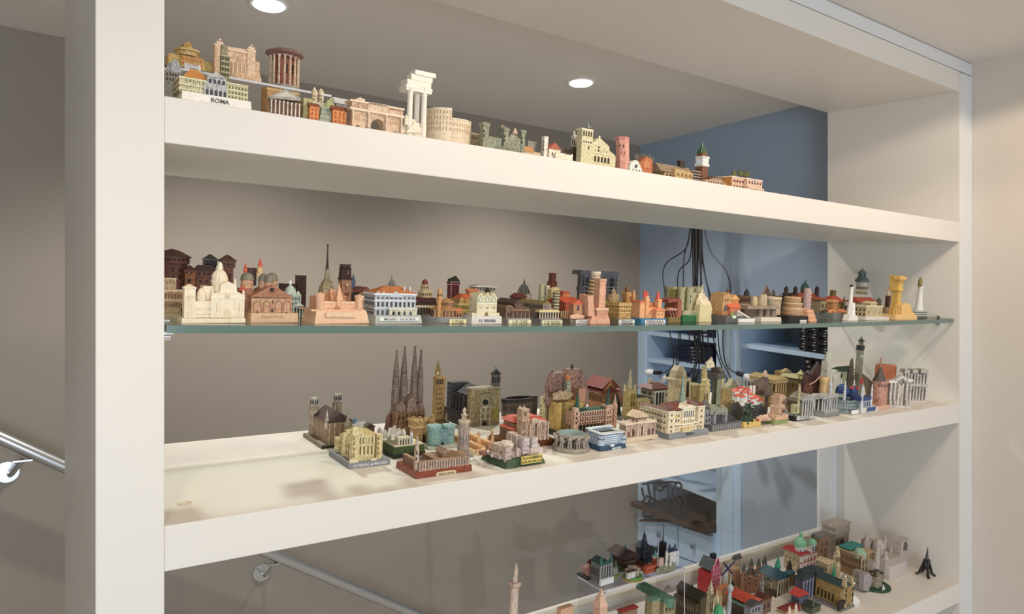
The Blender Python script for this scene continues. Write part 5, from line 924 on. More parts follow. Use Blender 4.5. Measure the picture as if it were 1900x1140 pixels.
# round fort
s = gm('tan round fort model with three drum tiers on a black base with a white tag', 1468, .035, 'souvenir_fort'); TF = 'b08c5e/7c5c3a'
s.base('1e1c1c', 1463, 1508, 10, -8, 34, tp=.3); s.lathe('lower_drum', 'b88c64/84603e', 1469, 14, [(17, 572), (18, 575), (19.5, 584), (18.5, None)], 26); s.lathe('middle_drum', TF, 1469, 14, [(16, 562), (16.2, 564), (16.6, 573)], 26); s.lathe('upper_drum', TF, 1468, 14, [(14.6, 552), (15.4, 553), (15.2, 563)], 26); s.lathe('ledge', 'd8b48c', 1469, 14, [(17.4, 562), (17.8, 563.6), (17, 565)], 26); s.lathe('ledge', 'd8b48c', 1469, 14, [(18.6, 571), (19, 573), (18, 575)], 26); s.lathe('rim', 'd0ac80', 1468, 14, [(14, 551), (15.6, 552.6), (15, 554)], 26)
s.plate('', 1484, 1496, 594, 598.6, -8.2, c='ecece8', th=.8)
s = gm('salmon pink stepped rock model close beside the round fort', 1502, .022, 'souvenir_rock')
s.rock('rock', 'dca07a/b07450', 1489, 1512, 572, 8, 26, seed=12, rough=.4)
for i in range(6): s.multi('ledge', 'e4ae88' if i % 2 else 'd69a76', [(1503 - i * 1.4, 1517 - i * 1.8, 597 - i * 4.4, -2 + i * 1.6, 18, None)])
s = gm('dark brown castle model with little turrets and a teal dome', 1486, .16, 'souvenir_castle')
for x in (1455.5, 1472.5, 1512.5): s.lathe('turret', '4c3428/2c1e18', x, 14, [(.4, 531), (2.5, 533), (4, 536), (3.8, 538), (3.8, None)], 10)
s.lathe('dome', '4a7266/2c463e', 1490, 20, [(.4, 520), (1.6, 522), (1.4, 525), (4, 527), (7, 531), (8, 536), (8, 538)], 14); s.lathe('drum', '5c4030/362620', 1490, 20, [(7.4, 537), (7.4, 556)], 12); s.box('wall', '44302a/281c18', 1456, 1478, 544, 12, 20); s.box('hall', '7c4a3c/4c2c24', 1470, 1518, 548, 16, 40); s.gable('roof', 'c85c38', 1468, 1516, 544, 552, 10, 24)
s = gm('tiny pinkish white leaning tower model with galleries', 1496, .11, 'souvenir_tower')
s.lathe('shaft', 'c4a098/8c6c68', 1496, 8, [(5.6, 535), (6.4, 538), (7.4, 545), (6.8, None)], 14, lean=-.05)
for i in range(5): s.lathe('gallery', 'd8bcb4', 1496, 8, [(7.3, 543 + i * 7), (7.3, 544.4 + i * 7)], 14, lean=-.05)
s = gm('beige walled house model with long red roofs and a square olive turret', 1530, .13)
s.box('long_wall', 'a89c7c/6c624a', 1520, 1541, 558, 4, 56); s.gable('roof', 'cc6a44/8c4428', 1519, 1542, 551, 557, 3, 57, 'x'); s.box('wing', 'b8945c/7a5c34', 1545, 1564, 560, 0, 24); s.hip('wing_roof', 'd0503a/903424', 1544, 1566, 550, 560, -2, 26, .4, .2); s.sq('turret', '9a8444/5c4c24', 1542.5, 34, [(6.2, 540), (6.2, None)]); s.scren('9a8444', 1542.5, 34, 6.2, 540.4, 2, 3); s.wins(1522, 1540, 562, 574, 3, 1, 4, c='5a4c34')
s = gm('orange rocky ruin model with a dark ring arch at its right', 1556, .05, 'souvenir_ruin')
s.base('707470', 1545, 1583, 12, -3, 44); s.rock('rubble', 'c88a4c/8a5428', 1540, 1562, 571, 4, 20, seed=4, rough=.5); s.rock('rubble', 'd8885c/9c5434', 1556, 1575, 573, 2, 16, seed=6, rough=.5); s.box('gate', 'bc8448/7c5028', 1543, 1553, 561, 14, 26); s.gable('gate_roof', 'c89458', 1542, 1554, 556, 561, 13, 27, 'y'); s.rock('shrub', '3a3018', 1527, 1541, 574, 12, 24, seed=7, sub=2)
b = BM(); m = s.m; cx, cz0 = s.lx(1570, 6), s.lz(1570, 578, 6); b.tube([(cx + cos(radians(a)) * 7 * m, 6 * m, cz0 + sin(radians(a)) * 9 * m) for a in range(-40, 200, 15)], 2.2 * m, 8); s.fin(b, 'ring_arch', '2c261e/15120f', smooth=True)
s = gm('slender white lantern column model with black tip and swept foot', 1577, .022, 'souvenir_column')
s.lathe('column', 'e8e4dc', 1575.5, 8, [(3, 532), (3.4, 534), (2.8, 536), (3.4, 556), (4.6, 568), (5.4, 582), (6, 584)], 14); s.lathe('tip', '1e1e1e', 1574.8, 8, [(2, 528.6), (3, 530), (2.6, 533)], 10); s.lathe('lower_shaft', 'e8e4dc', 1580, 4, [(3.6, 562), (5, 574), (5.6, 583), (6.4, None)], 14); s.poly('foot', 'eae6e0', [(1574, None), (1577, 584), (1586, 584), (1592, 589), (1592, None)], -4, 8)
s = gm('banded lighthouse model with grey conical cap, behind the white lantern column', 1596, .2, 'souvenir_lighthouse')
s.lathe('cap', '8c7870/5c4c48', 1594, 14, [(.4, 498), (2, 501), (8.4, 506), (8.4, 507)], 14); s.lathe('lantern', '4c6a6e/2c4044', 1594.5, 14, [(6.8, 507), (6.8, 515)], 12); s.lathe('gallery', '6c7674/444c4c', 1595, 14, [(8, 515), (12.4, 519.5), (12.4, 523), (10, 524)], 16); pr = [(524, 'c8c4b8'), (532, '8c7868'), (537.5, 'cdc4ac'), (541, '9c8a64'), (546.5, 'd8d2c4'), (552, 'b89c80')]
for i, (y, c) in enumerate(pr): s.lathe('band', c, 1595.5, 14, [(10 + i * .1, y), (10.1 + i * .1, pr[i + 1][0] if i < 5 else None)], 16)
s = gm('long low house model with brick red roof under the banded lighthouse', 1608, .12)
s.box('walls', 'b8ac8c/7c7258', 1598, 1626, 562, 2, 30); s.gable('roof', 'b84c30/7c3020', 1596, 1627, 552, 562, 0, 32, 'x'); s.lathe('turret', '6c6654/403c30', 1629, 10, [(.5, 553), (4, 556), (4.4, 562), (4.4, None)], 10); s.rock('tree', '6a6440/403c28', 1564, 1573, 549, 0, 10, seed=3, sub=2)
s = gm('cream theatre model with small pedimented attic and pale base in front', 1614, .028, 'souvenir_theatre')
s.base('d8d0c8', 1606, 1650, 6, -6, 30); s.box('block', 'c8b890/8c7c58', 1606, 1636, 569, 0, 30); s.multi('cornice', 'dccfac', [(1605, 1637, 567.6, -1, 31, 570)]); s.box('attic', 'c8b894/8c7c58', 1612, 1625, 563, 4, 16, 569); s.gable('attic_roof', 'd0c29c', 1611, 1626, 559.6, 563, 3, 17, 'y'); s.wins(1608, 1634, 574, 585, 5, 1, 0, c='7a6a48', f=.3); s.flank(1606, 572, 588, 4, 2, 0, 30, c='5a4a34'); s.cols('d8caa4', 1616, 1626, 3, 571, None, -1, .9)
s = gm('narrow dark brown tower model with pale cone beside the yellow tower', 1644, .09, 'souvenir_tower')
s.sq('tower', '6a4638/3c2820', 1645, 8, [(5, 549), (5.4, 551), (5, None)]); s.lathe('cone', 'dcb484', 1645, 8, [(.4, 539), (3.4, 549)], 10); s.box('block', 'b0987c/78624c', 1640, 1652, 571, -6, 4)
s = gm('bright yellow tower model with broad overhanging head and scrolled base', 1664, .026, 'souvenir_tower'); YE = 'dcb04c/b0842c'
s.base('e8bc7c', 1662, 1702, 9, -5, 34); s.sq('shaft', YE, 1660, 14, [(9.4, 536), (9, 538), (9, 568), (11.4, 570), (12.5, None)]); s.sq('head', YE, 1658, 14, [(14, 512), (14.5, 514), (12, 534), (14.5, 537), (14.5, 539), (9.4, 541)]); s.poly('head_front', 'e0b654/b88c34', [(1664, 519), (1664, 513), (1677, 515), (1677, 519), (1670, 520)], 0, 12); s.wins(1657, 1662, 546, 566, 1, 2, 5, c='b08430', f=.4)
s.cols('e0b450', 1657, 1670, 4, 571, None, 0, 1.2); s.poly('scroll', 'ecc070/c89648', [(1672, None), (1672, 567), (1680, 563), (1688, 566), (1690, 576), (1696, 582), (1697, None)], -3, 12)
s = gm('white tapering lighthouse column model with gilded figure on top, farthest right on the glass', 1704, .05, 'souvenir_lighthouse')
s.box('plinth', '6c706c/3c403e', 1697, 1720, 578, 0, 26); s.multi('stripe', 'c0c4bc', [(1696.6, 1720.4, 577 + i * 4, -.8, 27, 578.8 + i * 4) for i in range(3)]); s.lathe('column', 'e4e2de', 1704, 13, [(5, 532), (5.2, 534), (4, 535.5), (4.2, 548), (5.2, 562), (7.4, 574), (7.6, 577.5)], 16); s.lathe('figure', '8c7a3c/54481e', 1702, 13, [(.6, 514.6), (2, 517), (3.6, 521), (3.8, 528), (3, 532.6)], 10)
# ================================================================== lit middle shelf
G3 = 'models on the middle shelf'
def bm_(label, x, y, name='souvenir_building', rot=0, dk=None): return Mini(label, 'B', x, y=y, rot=rot, dk=dk or (1.0 if x < 1335 else .64), name=name, group=G3)
s = bm_('grey brown gothic cathedral model with two open topped towers, farthest left and half hidden', 596, 834, 'souvenir_cathedral'); LE = 'a89478/584636'
s.base('8c8068/5c5240', 596, 672, 7, 0, 104); s.box('base_end', '1e1a18', 597, 640, 828.5, -.6, 0, 833.4); s.box('nave', '9c7c60/553c2c', 607, 652, 786, 8, 86); s.gable('roof', '4c322a/2c1c18', 606, 653, 766, 785, 8, 88, 'y'); s.flank(607, 790, 824, 11, 1, 10, 84, c='c0ac90', f=.25, fv=.95)
s.cols('c4b49c/7c6a54', 610, 648, 5, 786, None, 7, 1.1, nm='buttress')
for x, y in ((581, 738), (624, 731)):
    s.lathe('tower', LE, x, 90, [(9, y + 15), (9.4, y + 17), (9, None)], 8, smooth=False); s.lathe('open_belfry', 'b4aca0/4c4440', x, 90, [(7, y), (8, y + 1), (7.2, y + 14), (8.6, y + 15.5)], 8, smooth=False); s.rwins(x, 90, 7.6, 180, 360, 5, y + 2, y + 13, 1, c='2c2624', f=.5); s.rwins(x, 90, 9.4, 190, 350, 5, y + 20, y + 52, 2, c='d0c4b0', f=.2, nm='pilaster')
for x, y, d in ((605, 760, 12), (613, 770, 40), (644, 756, 14), (634, 766, 50), (620, 748, 78)): s.sq('pinnacle', 'c8bca8/6c5c4c', x, d, [(.3, y), (1.4, y + 6), (3.6, y + 22), (5, y + 30), (4.4, y + 36)])
s.poly('transept_gable', 'bcae98/6c5c4c', [(640, 812), (640, 784), (644, 768), (649, 784), (649, 812)], 4, 10)
s = bm_('small grey roofed palace model with pale blue cupola behind the yellow cathedral', 668, 822, 'souvenir_palace')
s.base('7c7468', 660, 697, 4, -4, 50); s.box('body', '9a8e7c/5a5044', 664, 690, 795, 0, 40); s.hip('roof', 'a8a49c/6a6660', 662, 692, 783, 794, 0, 42, .4, .3); s.lathe('cupola', '8ab0c8/52788c', 657, 30, [(.4, 774), (2, 777), (5.4, 781), (6, 787), (6, 796)], 10); s.box('wing', '6c5040/3c2a22', 678, 694, 794, -6, 6); s.gable('wing_roof', '5c4438/32241e', 677, 696, 786, 794, -7, 7, 'y')
# Málaga
s = bm_('cream yellow cathedral model on a grey slab lettered CATEDRAL de MALAGA', 647, 871.5, 'souvenir_cathedral'); MA = 'd6c690/846c3e'
s.base('84868e', 647, 724, 10, 0, 104, tp=.6); s.z0 = 10 * s.m
s.sq('tower', MA, 655.5, 11, [(6, 793), (7, 795), (7, 803), (8.4, 805), (8, 818), (8.4, 819), (8, 834), (8.4, 835), (8, None)]); s.sq('tower', MA, 701, 11, [(7.4, 805), (8, 806), (7.6, 818), (8, 819), (7.6, 834), (8, 835), (7.6, None)])
s.box('tower_foot', 'd8caa0', 649, 665, 853.5, 1, 4, None); s.box('tower_foot', 'd8caa0', 688, 699, 851.5, 0, 4, None); s.poly('facade', MA, [(661, None), (661, 808), (672, 805), (694, 809), (694, None)], 9, 40); s.wins(664, 692, 812, 826, 5, 1, 9, c='6c5830', f=.35, fv=.9); s.wins(664, 692, 828, 846, 4, 1, 9, c='6c5830', f=.35, fv=.9); s.cols('e4d8aa', 663, 692, 5, 810, None, 8, 1, nm='pilaster')
s.box('nave', MA, 662, 700, 812, 36, 92); s.lathe('apse', MA, 651, 78, [(10, 806), (11, 808), (10.5, None)], 14); s.lathe('apse', MA, 640, 58, [(7, 804), (8, 806), (7.6, None)], 12); s.lathe('chapel', MA, 628, 92, [(8, 812), (8.6, 814), (8.2, None)], 12); s.box('aisle', MA, 651, 662, 818, 22, 80)
s.hip('vault_roof', 'cdb46c/8a6c38', 661, 700, 798, 811, 34, 92, .4, .8); s.poly('curved_gable', 'd8c07a/8a6c38', [(672, 808), (676, 802), (684, 803), (692, 806), (695, 812), (689, 813), (682, 808)], 14, 20); s.flank(651, 826, 850, 6, 2, 22, 80, c='7c6438', f=.3); s.wins(652, 659, 808, 850, 1, 4, 3, c='8a7444', f=.35, fv=.7); s.wins(697, 704, 810, 846, 1, 4, 3.4, c='8a7444', f=.35, fv=.7)
for i in range(8): s.multi('buttress', 'dccca0/907a4c', [(649.6, 651.4, 822 + i * .2, 24 + i * 8, 26.4 + i * 8, None)])
s.plate('CATEDRAL de MALAGA', 650, 722, 863.5, 870, 0, c=None, tc='e8e8ea', size=.95)
# palace on hedge
s = bm_('ornate whitish palace model on a hedge green block with black base', 729, 853, 'souvenir_palace')
s.base('22241e', 729, 790, 8, 0, 70); s.base('3e5424/20301a', 730, 788, 13, 1, 68, nm='hedge', z=s.z0, tp=2); s.base('cdc2a2', 732, 786, 2, 3, 66, nm='terrace', z=s.z0)
s.box('pavilion', 'd8d0b4/7c7258', 739, 760, 813, 6, 20); s.wins(740, 759, 815, 829, 4, 1, 6, c='3c362c', f=.4, fv=.85); s.cols('e0d8c0', 739, 760, 5, 813, None, 5, .9); s.sq('clock_tower', 'd0d4d4/6c7484', 762, 8, [(.4, 800), (3, 806), (3.2, 808), (3, None)]); s.wins(760.5, 764, 812, 826, 1, 3, 5.6, c='5c6c8c', f=.6, fv=.7)
s.box('palace', 'c8c0a8/6c6450', 728, 752, 816, 26, 50)
for i, (x, y, d, r) in enumerate(((716, 803, 50, 7), (725, 800, 36, 7), (733, 795, 44, 7), (741, 800, 30, 7), (748, 802, 26, 6), (752, 806, 36, 6), (730, 806, 26, 6))): s.rock('sculpture', 'd8d0c4/8c8478', x - r, x + r, y - 7, d - 7, d + 7, y + 12, seed=i + 2, rough=.6, sub=2)
s.lathe('small_dome', 'a8a4a0/5c5854', 703, 56, [(.4, 793), (3, 796), (5, 801), (5, 812)], 10)
s.trees('4c5c24/28341a', [(764, 834, 2, 3), (772, 832, 3, 3), (779, 831, 2, 3)], 'shrub')
# Sagrada
s = bm_('tall brown basilica model with four slender perforated spires, tallest on the middle shelf', 738, 812, 'souvenir_basilica'); SG = '8a7468/44342e'
s.base('6c4c3c/3c2820', 738, 792, 4, 0, 60)
for x, y, d, r in ((731, 649, 34, 8), (745.5, 641, 34, 8), (764.5, 641, 34, 7.4), (776, 648, 34, 7.4)):
    s.lathe('spire', SG, x, d, [(.8, y), (2.4, y + 1), (2.6, y + 4), (1.8, y + 6), (2.3, y + 12), (3.1, y + 20), (r * .72, y + 42), (r * .9, y + 68), (r * .98, y + 95), (r, y + 130), (r * 1.1, None)], 12); s.rwins(x, d, r * .74, 210, 330, 4, y + 46, y + 92, 5, c='54423a', f=.2, nm='slit')
s.poly('facade', '8c7464/4a382e', [(733, None), (733, 758), (740, 750), (746, 738), (752, 742), (760, 731), (768, 740), (776, 744), (786, 760), (788, None)], 24, 46); s.poly('portal_gable', '94786a/5a4034', [(734, 768), (735, 752), (743, 745), (752, 754), (752, 768)], 14, 26); s.poly('portal_gable', '98806e/5c4438', [(753, 766), (755, 744), (762, 737), (770, 744), (772, 766)], 10, 26); s.poly('portal_gable', '94786a/5a4034', [(770, 768), (772, 752), (779, 746), (786, 756), (786, 770)], 14, 26)
s.box('lower_front', '9c7450/4c3020', 734, 788, 768, 10, 40); s.wins(736, 786, 772, 796, 6, 1, 10, c='4c3422', f=.5, fv=.9); s.cols('b08c64/6a4c34', 735, 786, 8, 770, None, 8, 1.4, nm='statue_column'); s.rock('buttress', '8c6450/4c3228', 717, 740, 762, 24, 48, seed=3, rough=.4); s.rock('figure_group', 'a07c58/5c4030', 736, 752, 774, 2, 12, seed=5, rough=.6); s.rock('figure_group', 'a07c58/5c4030', 754, 774, 772, 0, 12, seed=6, rough=.6)
s.tubes('bridge', 'a08c7c', [[(750, 708, 34), (755, 704, 34), (761, 710, 34)], [(750, 716, 34), (755, 722, 34), (761, 730, 34)], [(753, 706, 34), (754, 718, 34), (753, 728, 34)]], 1.3)
s = bm_('ochre brick minaret tower model with dark left side and stepped lantern, behind the brown spires', 806, 789, 'souvenir_tower')
s.base('8c7040/4a3a20', 804, 834, 4, -4, 26); s.base('6a5030', 807, 828, 3, 0, 24, nm='plinth', z=s.z0); s.sq('shaft', 'a88448/5c4422', 812, 12, [(11.8, 700), (11.4, 704), (11.2, None)]); s.scren('b8945a', 812, 12, 11.6, 700.5, 3, 2); s.sq('lantern', 'a88850/54401f', 808.6, 12, [(4.6, 684), (5.6, 685), (5, 697), (6, 698), (6, 700.5)]); s.sq('spire', '9c8450/544424', 808.4, 12, [(.3, 668), (1.4, 674), (4.6, 684)])
s.wins(806, 820, 703, 715, 4, 1, 2.4, c='3c2a16', f=.5, fv=.8); s.wins(807, 819, 718, 772, 3, 6, 2.4, c='3c2a16', f=.25, fv=.4); s.wins(807, 810.6, 688, 696, 1, 1, 8.4, c='e8d8b8', f=.7, fv=.9); s.lathe('corner_post', 'd0b078', 802, -2, [(.4, 768), (1.6, 771), (1.6, None)], 8); s.lathe('corner_post', 'd0b078', 827.5, 0, [(.4, 767), (1.6, 770), (1.6, None)], 8)
# gold gate castle
s = bm_('golden sandstone gate tower model between the brown spires and the turquoise towers', 770, 828, 'souvenir_castle'); GO = 'c49a62/7a5428'
s.base('5a4424/2e2416', 770, 806, 5, -2, 50); s.lathe('tower', GO, 773, 16, [(17, 779), (17, 791), (14, 796), (13.4, None)], 8, smooth=False); s.rcrenel(GO, 773, 16, 16.6, 779.5, 3, 8); s.lathe('band', 'd4ae78', 773, 16, [(17.6, 789), (17.8, 791), (17, 792.5)], 8, smooth=False); s.sq('rear_tower', GO, 797, 22, [(9, 777), (9, 788), (7.6, 790), (7.6, None)]); s.scren(GO, 797, 22, 9, 777.5, 3, 3); s.box('gatehouse', GO, 778, 792, 794, 6, 24); s.poly('gateway', '3c2418', [(783, None), (783, 810), (786, 806), (789, 810), (789, None)], 5.2, 6)
# turquoise towers
s = bm_('turquoise twin round tower gate model with dark doorway', 805, 834, 'souvenir_gate'); TQ = '8cb4b0/4c7478'
s.base('b8beb0', 796, 850, 4, -4, 40, tp=1)
for x, y, d in ((804, 789, 14), (831, 788, 22)):
    s.lathe('tower', TQ, x, d, [(12.6, y + 1), (13, y + 4), (12, y + 7), (12.2, y + 20), (12.6, None)], 20); s.lathe('rim', '9cc0c0/587c80', x, d, [(12.6, y), (13.6, y + 1), (13.6, y + 4.4), (12.4, y + 5.4)], 20); s.blob('knob', 'b0cccc', x + 3, y - 1, d, 3, 2.6, 1); s.lathe('floor_disc', '5a7c80', x, d, [(11, y + .5), (11, y + 1.6)], 16)
    for k in range(6): a = radians(180 + k * 36); s.blob('merlon', 'a8c8c8', x + 11.8 * cos(a), y + .4 - 2 * sin(a) * -1 * .6, d + 11.5 * sin(a), 2, 1.7, 1)
s.box('gatehouse', '7ca4b0/4a6c7c', 816, 829, 801, 6, 26); s.crenel('8cb4b8', 816, 829, 801.4, 6, 26, 2.4, 4, 2); s.poly('doorway', '14181c', [(819, None), (819, 823), (821.4, 820), (824, 823), (824, None)], 5.2, 6); s.poly('side_arch', '1c2424', [(806, 830), (809, 826), (814, 829), (814, 830.6)], 1.2, 2.4); s.box('string', '94bcc4', 815.6, 829.4, 806, 5.2, 7, 807.4)
# mosque cathedral
s = bm_('brown walled mosque cathedral model on a glossy red-brown base with an oval plate', 771, 890, 'souvenir_mosque'); CO = 'a8856a/5a4032'
s.base('8c4028/5c2618!', 771, 876, 12, 0, 84, tp=1.2); s.z0 = 12 * s.m; m = s.m
s.box('front_wall', CO, 777, 870, 858, 3, 9); s.box('rear_wall', CO, 782, 866, 847, 70, 76); s.box('side_wall', CO, 776, 783, 858, 9, 76); s.box('side_wall', CO, 858, 869, 851, 9, 76); s.box('roof_deck', '9c7a5c/6a4c38', 812, 868, 856, 9, 72); s.box('court_floor', '4c2e20', 783, 812, 866, 9, 72)
s.cols('c8b4a0/7c6450', 778, 868, 19, 859, None, 2.4, 1, nm='buttress'); s.wins(779, 868, 861, 872, 18, 1, 3, c='6c5c64', f=.35, fv=.9); s.flank(776, 860, 874, 12, 1, 6, 76, c='6a4c3c', f=.4, fv=.9)
for i, (xa, xb, d) in enumerate(((812, 830, 22), (812, 828, 34), (812, 826, 46), (812, 824, 58))): s.gable('roof_ridge', 'a88468/6a4a38', xa, xa + 44 - i * 3, 848 - i * 3.4, 853 - i * 3.2, d, d + 10, 'x')
s.box('crossing', 'b08c70/6a4a38', 820, 832, 842, 26, 50, 852); s.gable('crossing_roof', '9c7860/5c4032', 819, 833, 833, 842, 24, 52, 'y'); s.sq('minaret', 'c8b09c/5c4838', 771.5, 12, [(.3, 806), (1.6, 812), (2.6, 820), (4, 824), (4, 832), (4.6, 833), (4.8, None)]); s.wins(769, 774, 835, 858, 1, 2, 7.4, c='4a3a34', f=.5)
b = BM(); x0, x1 = s.lx(809, 0), s.lx(846, 0); z0, z1 = s.lz(809, 885.5, 0), s.lz(809, 877, 0); r_ = (z1 - z0) / 2; pts = [(x1 - r_ + r_ * cos(radians(a)), (z0 + z1) / 2 + r_ * sin(radians(a))) for a in range(-90, 91, 30)] + [(x0 + r_ + r_ * cos(radians(a)), (z0 + z1) / 2 + r_ * sin(radians(a))) for a in range(90, 271, 30)]
b.poly(pts, -1.2 * m, .2 * m); pl = s.fin(b, 'nameplate', 'd8c49c!'); k = text_obj('MEZQUITA CORDOBA', 5.0 * m, '6a5a3c', pl, Matrix.Translation(((x0 + x1) / 2, -1.35 * m, (z0 + z1) / 2)) @ Matrix.Rotation(pi / 2, 4, 'X')); k.scale = (.66, 1, 1)
s = bm_('grey brown octagonal tower model with two-tier lantern, behind the brown mosque', 856, 858, 'souvenir_tower'); TO = 'a8988c/6a5850'
s.round_base('8a8680', 858, 8, 21, 20); s.lathe('lower_tower', TO, 858.5, 20, [(10.6, 781), (11.2, 783), (10.4, 786), (10.6, 812), (11.4, None)], 8, smooth=False); s.lathe('gallery', 'c4b098', 858.5, 20, [(11.4, 780), (11.6, 782), (11.2, 784.4)], 8, smooth=False); s.lathe('middle_tier', 'b8a48c/6c5848', 858, 20, [(5.4, 769), (6, 770), (5.2, 772), (5.6, 780.5)], 8, smooth=False); s.lathe('lantern', 'd0c0a8/7c6a58', 858, 20, [(.3, 756), (2.2, 758.6), (4.2, 762), (3, 763), (3, 767), (4, 769.4)], 8, smooth=False)
s.rwins(858.5, 20, 10.6, 190, 350, 5, 800, 830, 1, c='6c6870', f=.2); s.rcrenel('c4b098', 858, 20, 6, 770.4, 1.6, 8); s.plate('', 871, 877.5, 849.5, 855, -1, c='e4e8ec', th=1)
# plaza
s = bm_('peach coloured plaza model with long balustraded walls running back', 884, 846, 'souvenir_plaza')
s.base('e2c398', 884, 930, 5, 0, 140, tp=.5)
for xa, yt, dd in ((884, 832, (0, 4)),): s.box('front_wall', 'e0b888/b07c4c', 884, 912, 836, 0, 5)
s.box('long_wall', 'e0b080/a8683c', 888, 893, 828, 6, 130); s.box('long_wall', 'e4b888/a8683c', 914, 920, 824, 6, 130); s.flank(888, 829, 838, 16, 1, 8, 128, c='b87848', f=.5); s.flank(914, 826, 836, 16, 1, 8, 128, c='b87848', f=.5)
for x, d in ((888, 40), (887, 90), (914, 60), (912, 110)): s.lathe('pavilion', 'e8c090/b07c4c', x, d, [(.4, 800 + (40 - d) * .2 + 10), (3.4, 806 + (40 - d) * .2 + 10), (4.4, 812 + (40 - d) * .2 + 10), (4.4, None)], 10)
for i in range(14): s.lathe('baluster', 'ecc8a0', 905 - 0, 10 + i * 8, [(1.6, 829 - i * 1.6), (1.6, 834 - i * 1.6)], 6) if i % 2 else None
# Girona
s = bm_('black and ochre cathedral model with flat front, rose window and octagonal belfry', 872, 793, 'souvenir_cathedral', dk=.82); GI = '9c8a62/3c3222'
s.box('front', GI, 872, 926, 723, 0, 18); s.multi('cornice', 'b0a68c/5a5240', [(871, 927, 721, -1, 19, 724)]); s.box('pilaster', 'a8986c/4c4028', 872, 878, 725, -1.4, 2); s.box('pilaster', 'a8986c/4c4028', 909, 926, 725, -1.4, 2); s.poly('rose_surround', 'b4a888', [(899 + 8 * cos(radians(a)), 747 + 8 * sin(radians(a))) for a in range(0, 360, 30)], -1.6, 0); s.poly('rose_window', '1e1a18', [(899 + 6 * cos(radians(a)), 747 + 6 * sin(radians(a))) for a in range(0, 360, 30)], -2.2, -1)
s.wins(888, 911, 728, 733, 7, 1, 0, c='2a241c', f=.4); s.multi('portal_frame', 'c8c0b0/6c6454', [(890, 892, 757, -2, 0, None), (899, 901, 757, -2, 0, None), (907, 909, 757, -2, 0, None), (890, 909, 756, -2, 0, 758), (890, 909, 767, -2, 0, 769), (890, 909, 778, -2, 0, 780)]); s.poly('door', '1a1614', [(896, None), (896, 785), (899.5, 781), (903, 785), (903, None)], -2.6, -1); s.poly('moss_patch', 'a89c3c/5c5420', [(911, 774), (912, 764), (920, 758), (925, 763), (925, 776), (917, 779)], -1.8, -1)
s.box('nave', '2c2a2a/161414', 864, 912, 733, 18, 96); s.gable('roof', '24262a/141416', 863, 912, 717, 733, 18, 96, 'y', o=1); s.box('apse_block', '3a3c40/1c1c1e', 836, 868, 711, 72, 94); s.flank(836, 713, 760, 3, 5, 72, 94, c='6c7078', f=.35, fv=.2)
for i in range(4): s.box('buttress', '443c34/201c1a', 857 - i * 6, 865 - i * 6, 735 - i * 2.0, 24 + i * 12, 29 + i * 12)
s.box('lower_chapels', '2a2624/141212', 854, 866, 766, 18, 96); s.flank(854, 766, 782, 7, 1, 20, 94, c='5c5450', f=.3)
s.lathe('belfry', '6c6458/24201c', 916, 12, [(8.6, 693), (9.4, 695), (8.6, 697), (8.8, 714), (10, 716), (10, 722)], 8, smooth=False); s.rwins(916, 12, 8.9, 190, 350, 5, 696, 713, 1, c='0e0c0c', f=.5); s.lathe('belfry_roof', '1c1e22/101012', 916, 12, [(2.4, 686), (9.6, 693), (9.6, 694.4)], 8, smooth=False); s.lathe('cupola', 'a09888/4c463c', 915.6, 12, [(.4, 679), (2.2, 680.6), (2.8, 682), (2, 683), (2, 687)], 8)
s = bm_('dark oval bullring model with brown outer wall behind the red roofed cathedral', 962, 774, 'souvenir_bullring')
s.ring('outer_wall', '6c5844/3a2c22', 960, 17, 36, 5, 0, 360, 745, 745, n=36, ry=.45); s.ring('roof', '2c2422/181414', 960, 17, 37, 9, 0, 360, 738, 738, 745, n=36, ry=.45); s.rwins(960, 17, 36, 190, 350, 18, 749, 761, 1, c='2c201a', f=.4, ry=.45); s.box('gate_block', '3a302c/1c1614', 984, 996, 736, 6, 16)
# Granada
s = bm_('pinkish cathedral model with red roofs and square tower on a long brown base', 946, 837, 'souvenir_cathedral'); GR = 'c0a088/6c5040'
s.base('6a3c22/40240f!', 946, 1029, 12, 0, 74, tp=.6); s.z0 = 12 * s.m
s.sq('tower', GR, 968, 13, [(12, 758), (12.6, 760), (11.6, 762), (11.8, 777), (13, 778), (13, 780), (12, 781), (12, 800), (12.6, 801), (12, None)]); s.wins(967, 977, 763, 775, 1, 1, 3.4, c='7c6450', f=.5); s.wins(966, 977, 783, 798, 1, 1, 3, c='8c7464', f=.5, fv=.9); s.wins(966, 977, 803, 818, 1, 1, 3, c='8c7464', f=.5, fv=.9)
archwall(s, 'facade', GR, 981, 1004, 786, 783, [(987, 998, 794, 784)], 2, 12); s.box('arch_back', '9c8474/5c4a3e', 984, 1003, 786, 8, 30); s.poly('facade_top', 'd0b4a0/7c6050', [(985, 787), (986, 780), (993, 776.5), (1000, 779), (1002, 785)], 1, 8); s.box('side_bay', GR, 1005, 1016, 784, 2, 20); s.cols('d8c4b4/8c7464', 982, 1016, 6, 788, None, .6, 1.2, nm='pilaster'); s.wins(1006, 1015, 788, 806, 1, 2, 2, c='8c7464', f=.4)
s.box('nave', 'ae8c70/5c4030', 976, 1012, 785, 20, 66); s.hip('roof', 'd05038/98301e', 974, 1012, 768, 784, 20, 66, .3, .6); s.box('choir', 'b09074/5c4030', 952, 972, 787, 30, 66); s.hip('roof', 'd8553c/98301e', 950, 974, 770, 784, 28, 66, .5, .5); s.lathe('dome', 'd8c8b4', 962, 60, [(.4, 753), (2, 755), (3.4, 759), (3.8, 766)], 10); s.lathe('dome', '7890a8', 970, 66, [(.4, 751), (2, 754), (3, 760), (3, 768)], 8)
s.box('low_aisle', 'a88468/5c4030', 950, 962, 798, 24, 68); s.hip('low_roof', 'c84c34/8c2c1c', 949, 963, 792, 798, 24, 68, .2, .8)
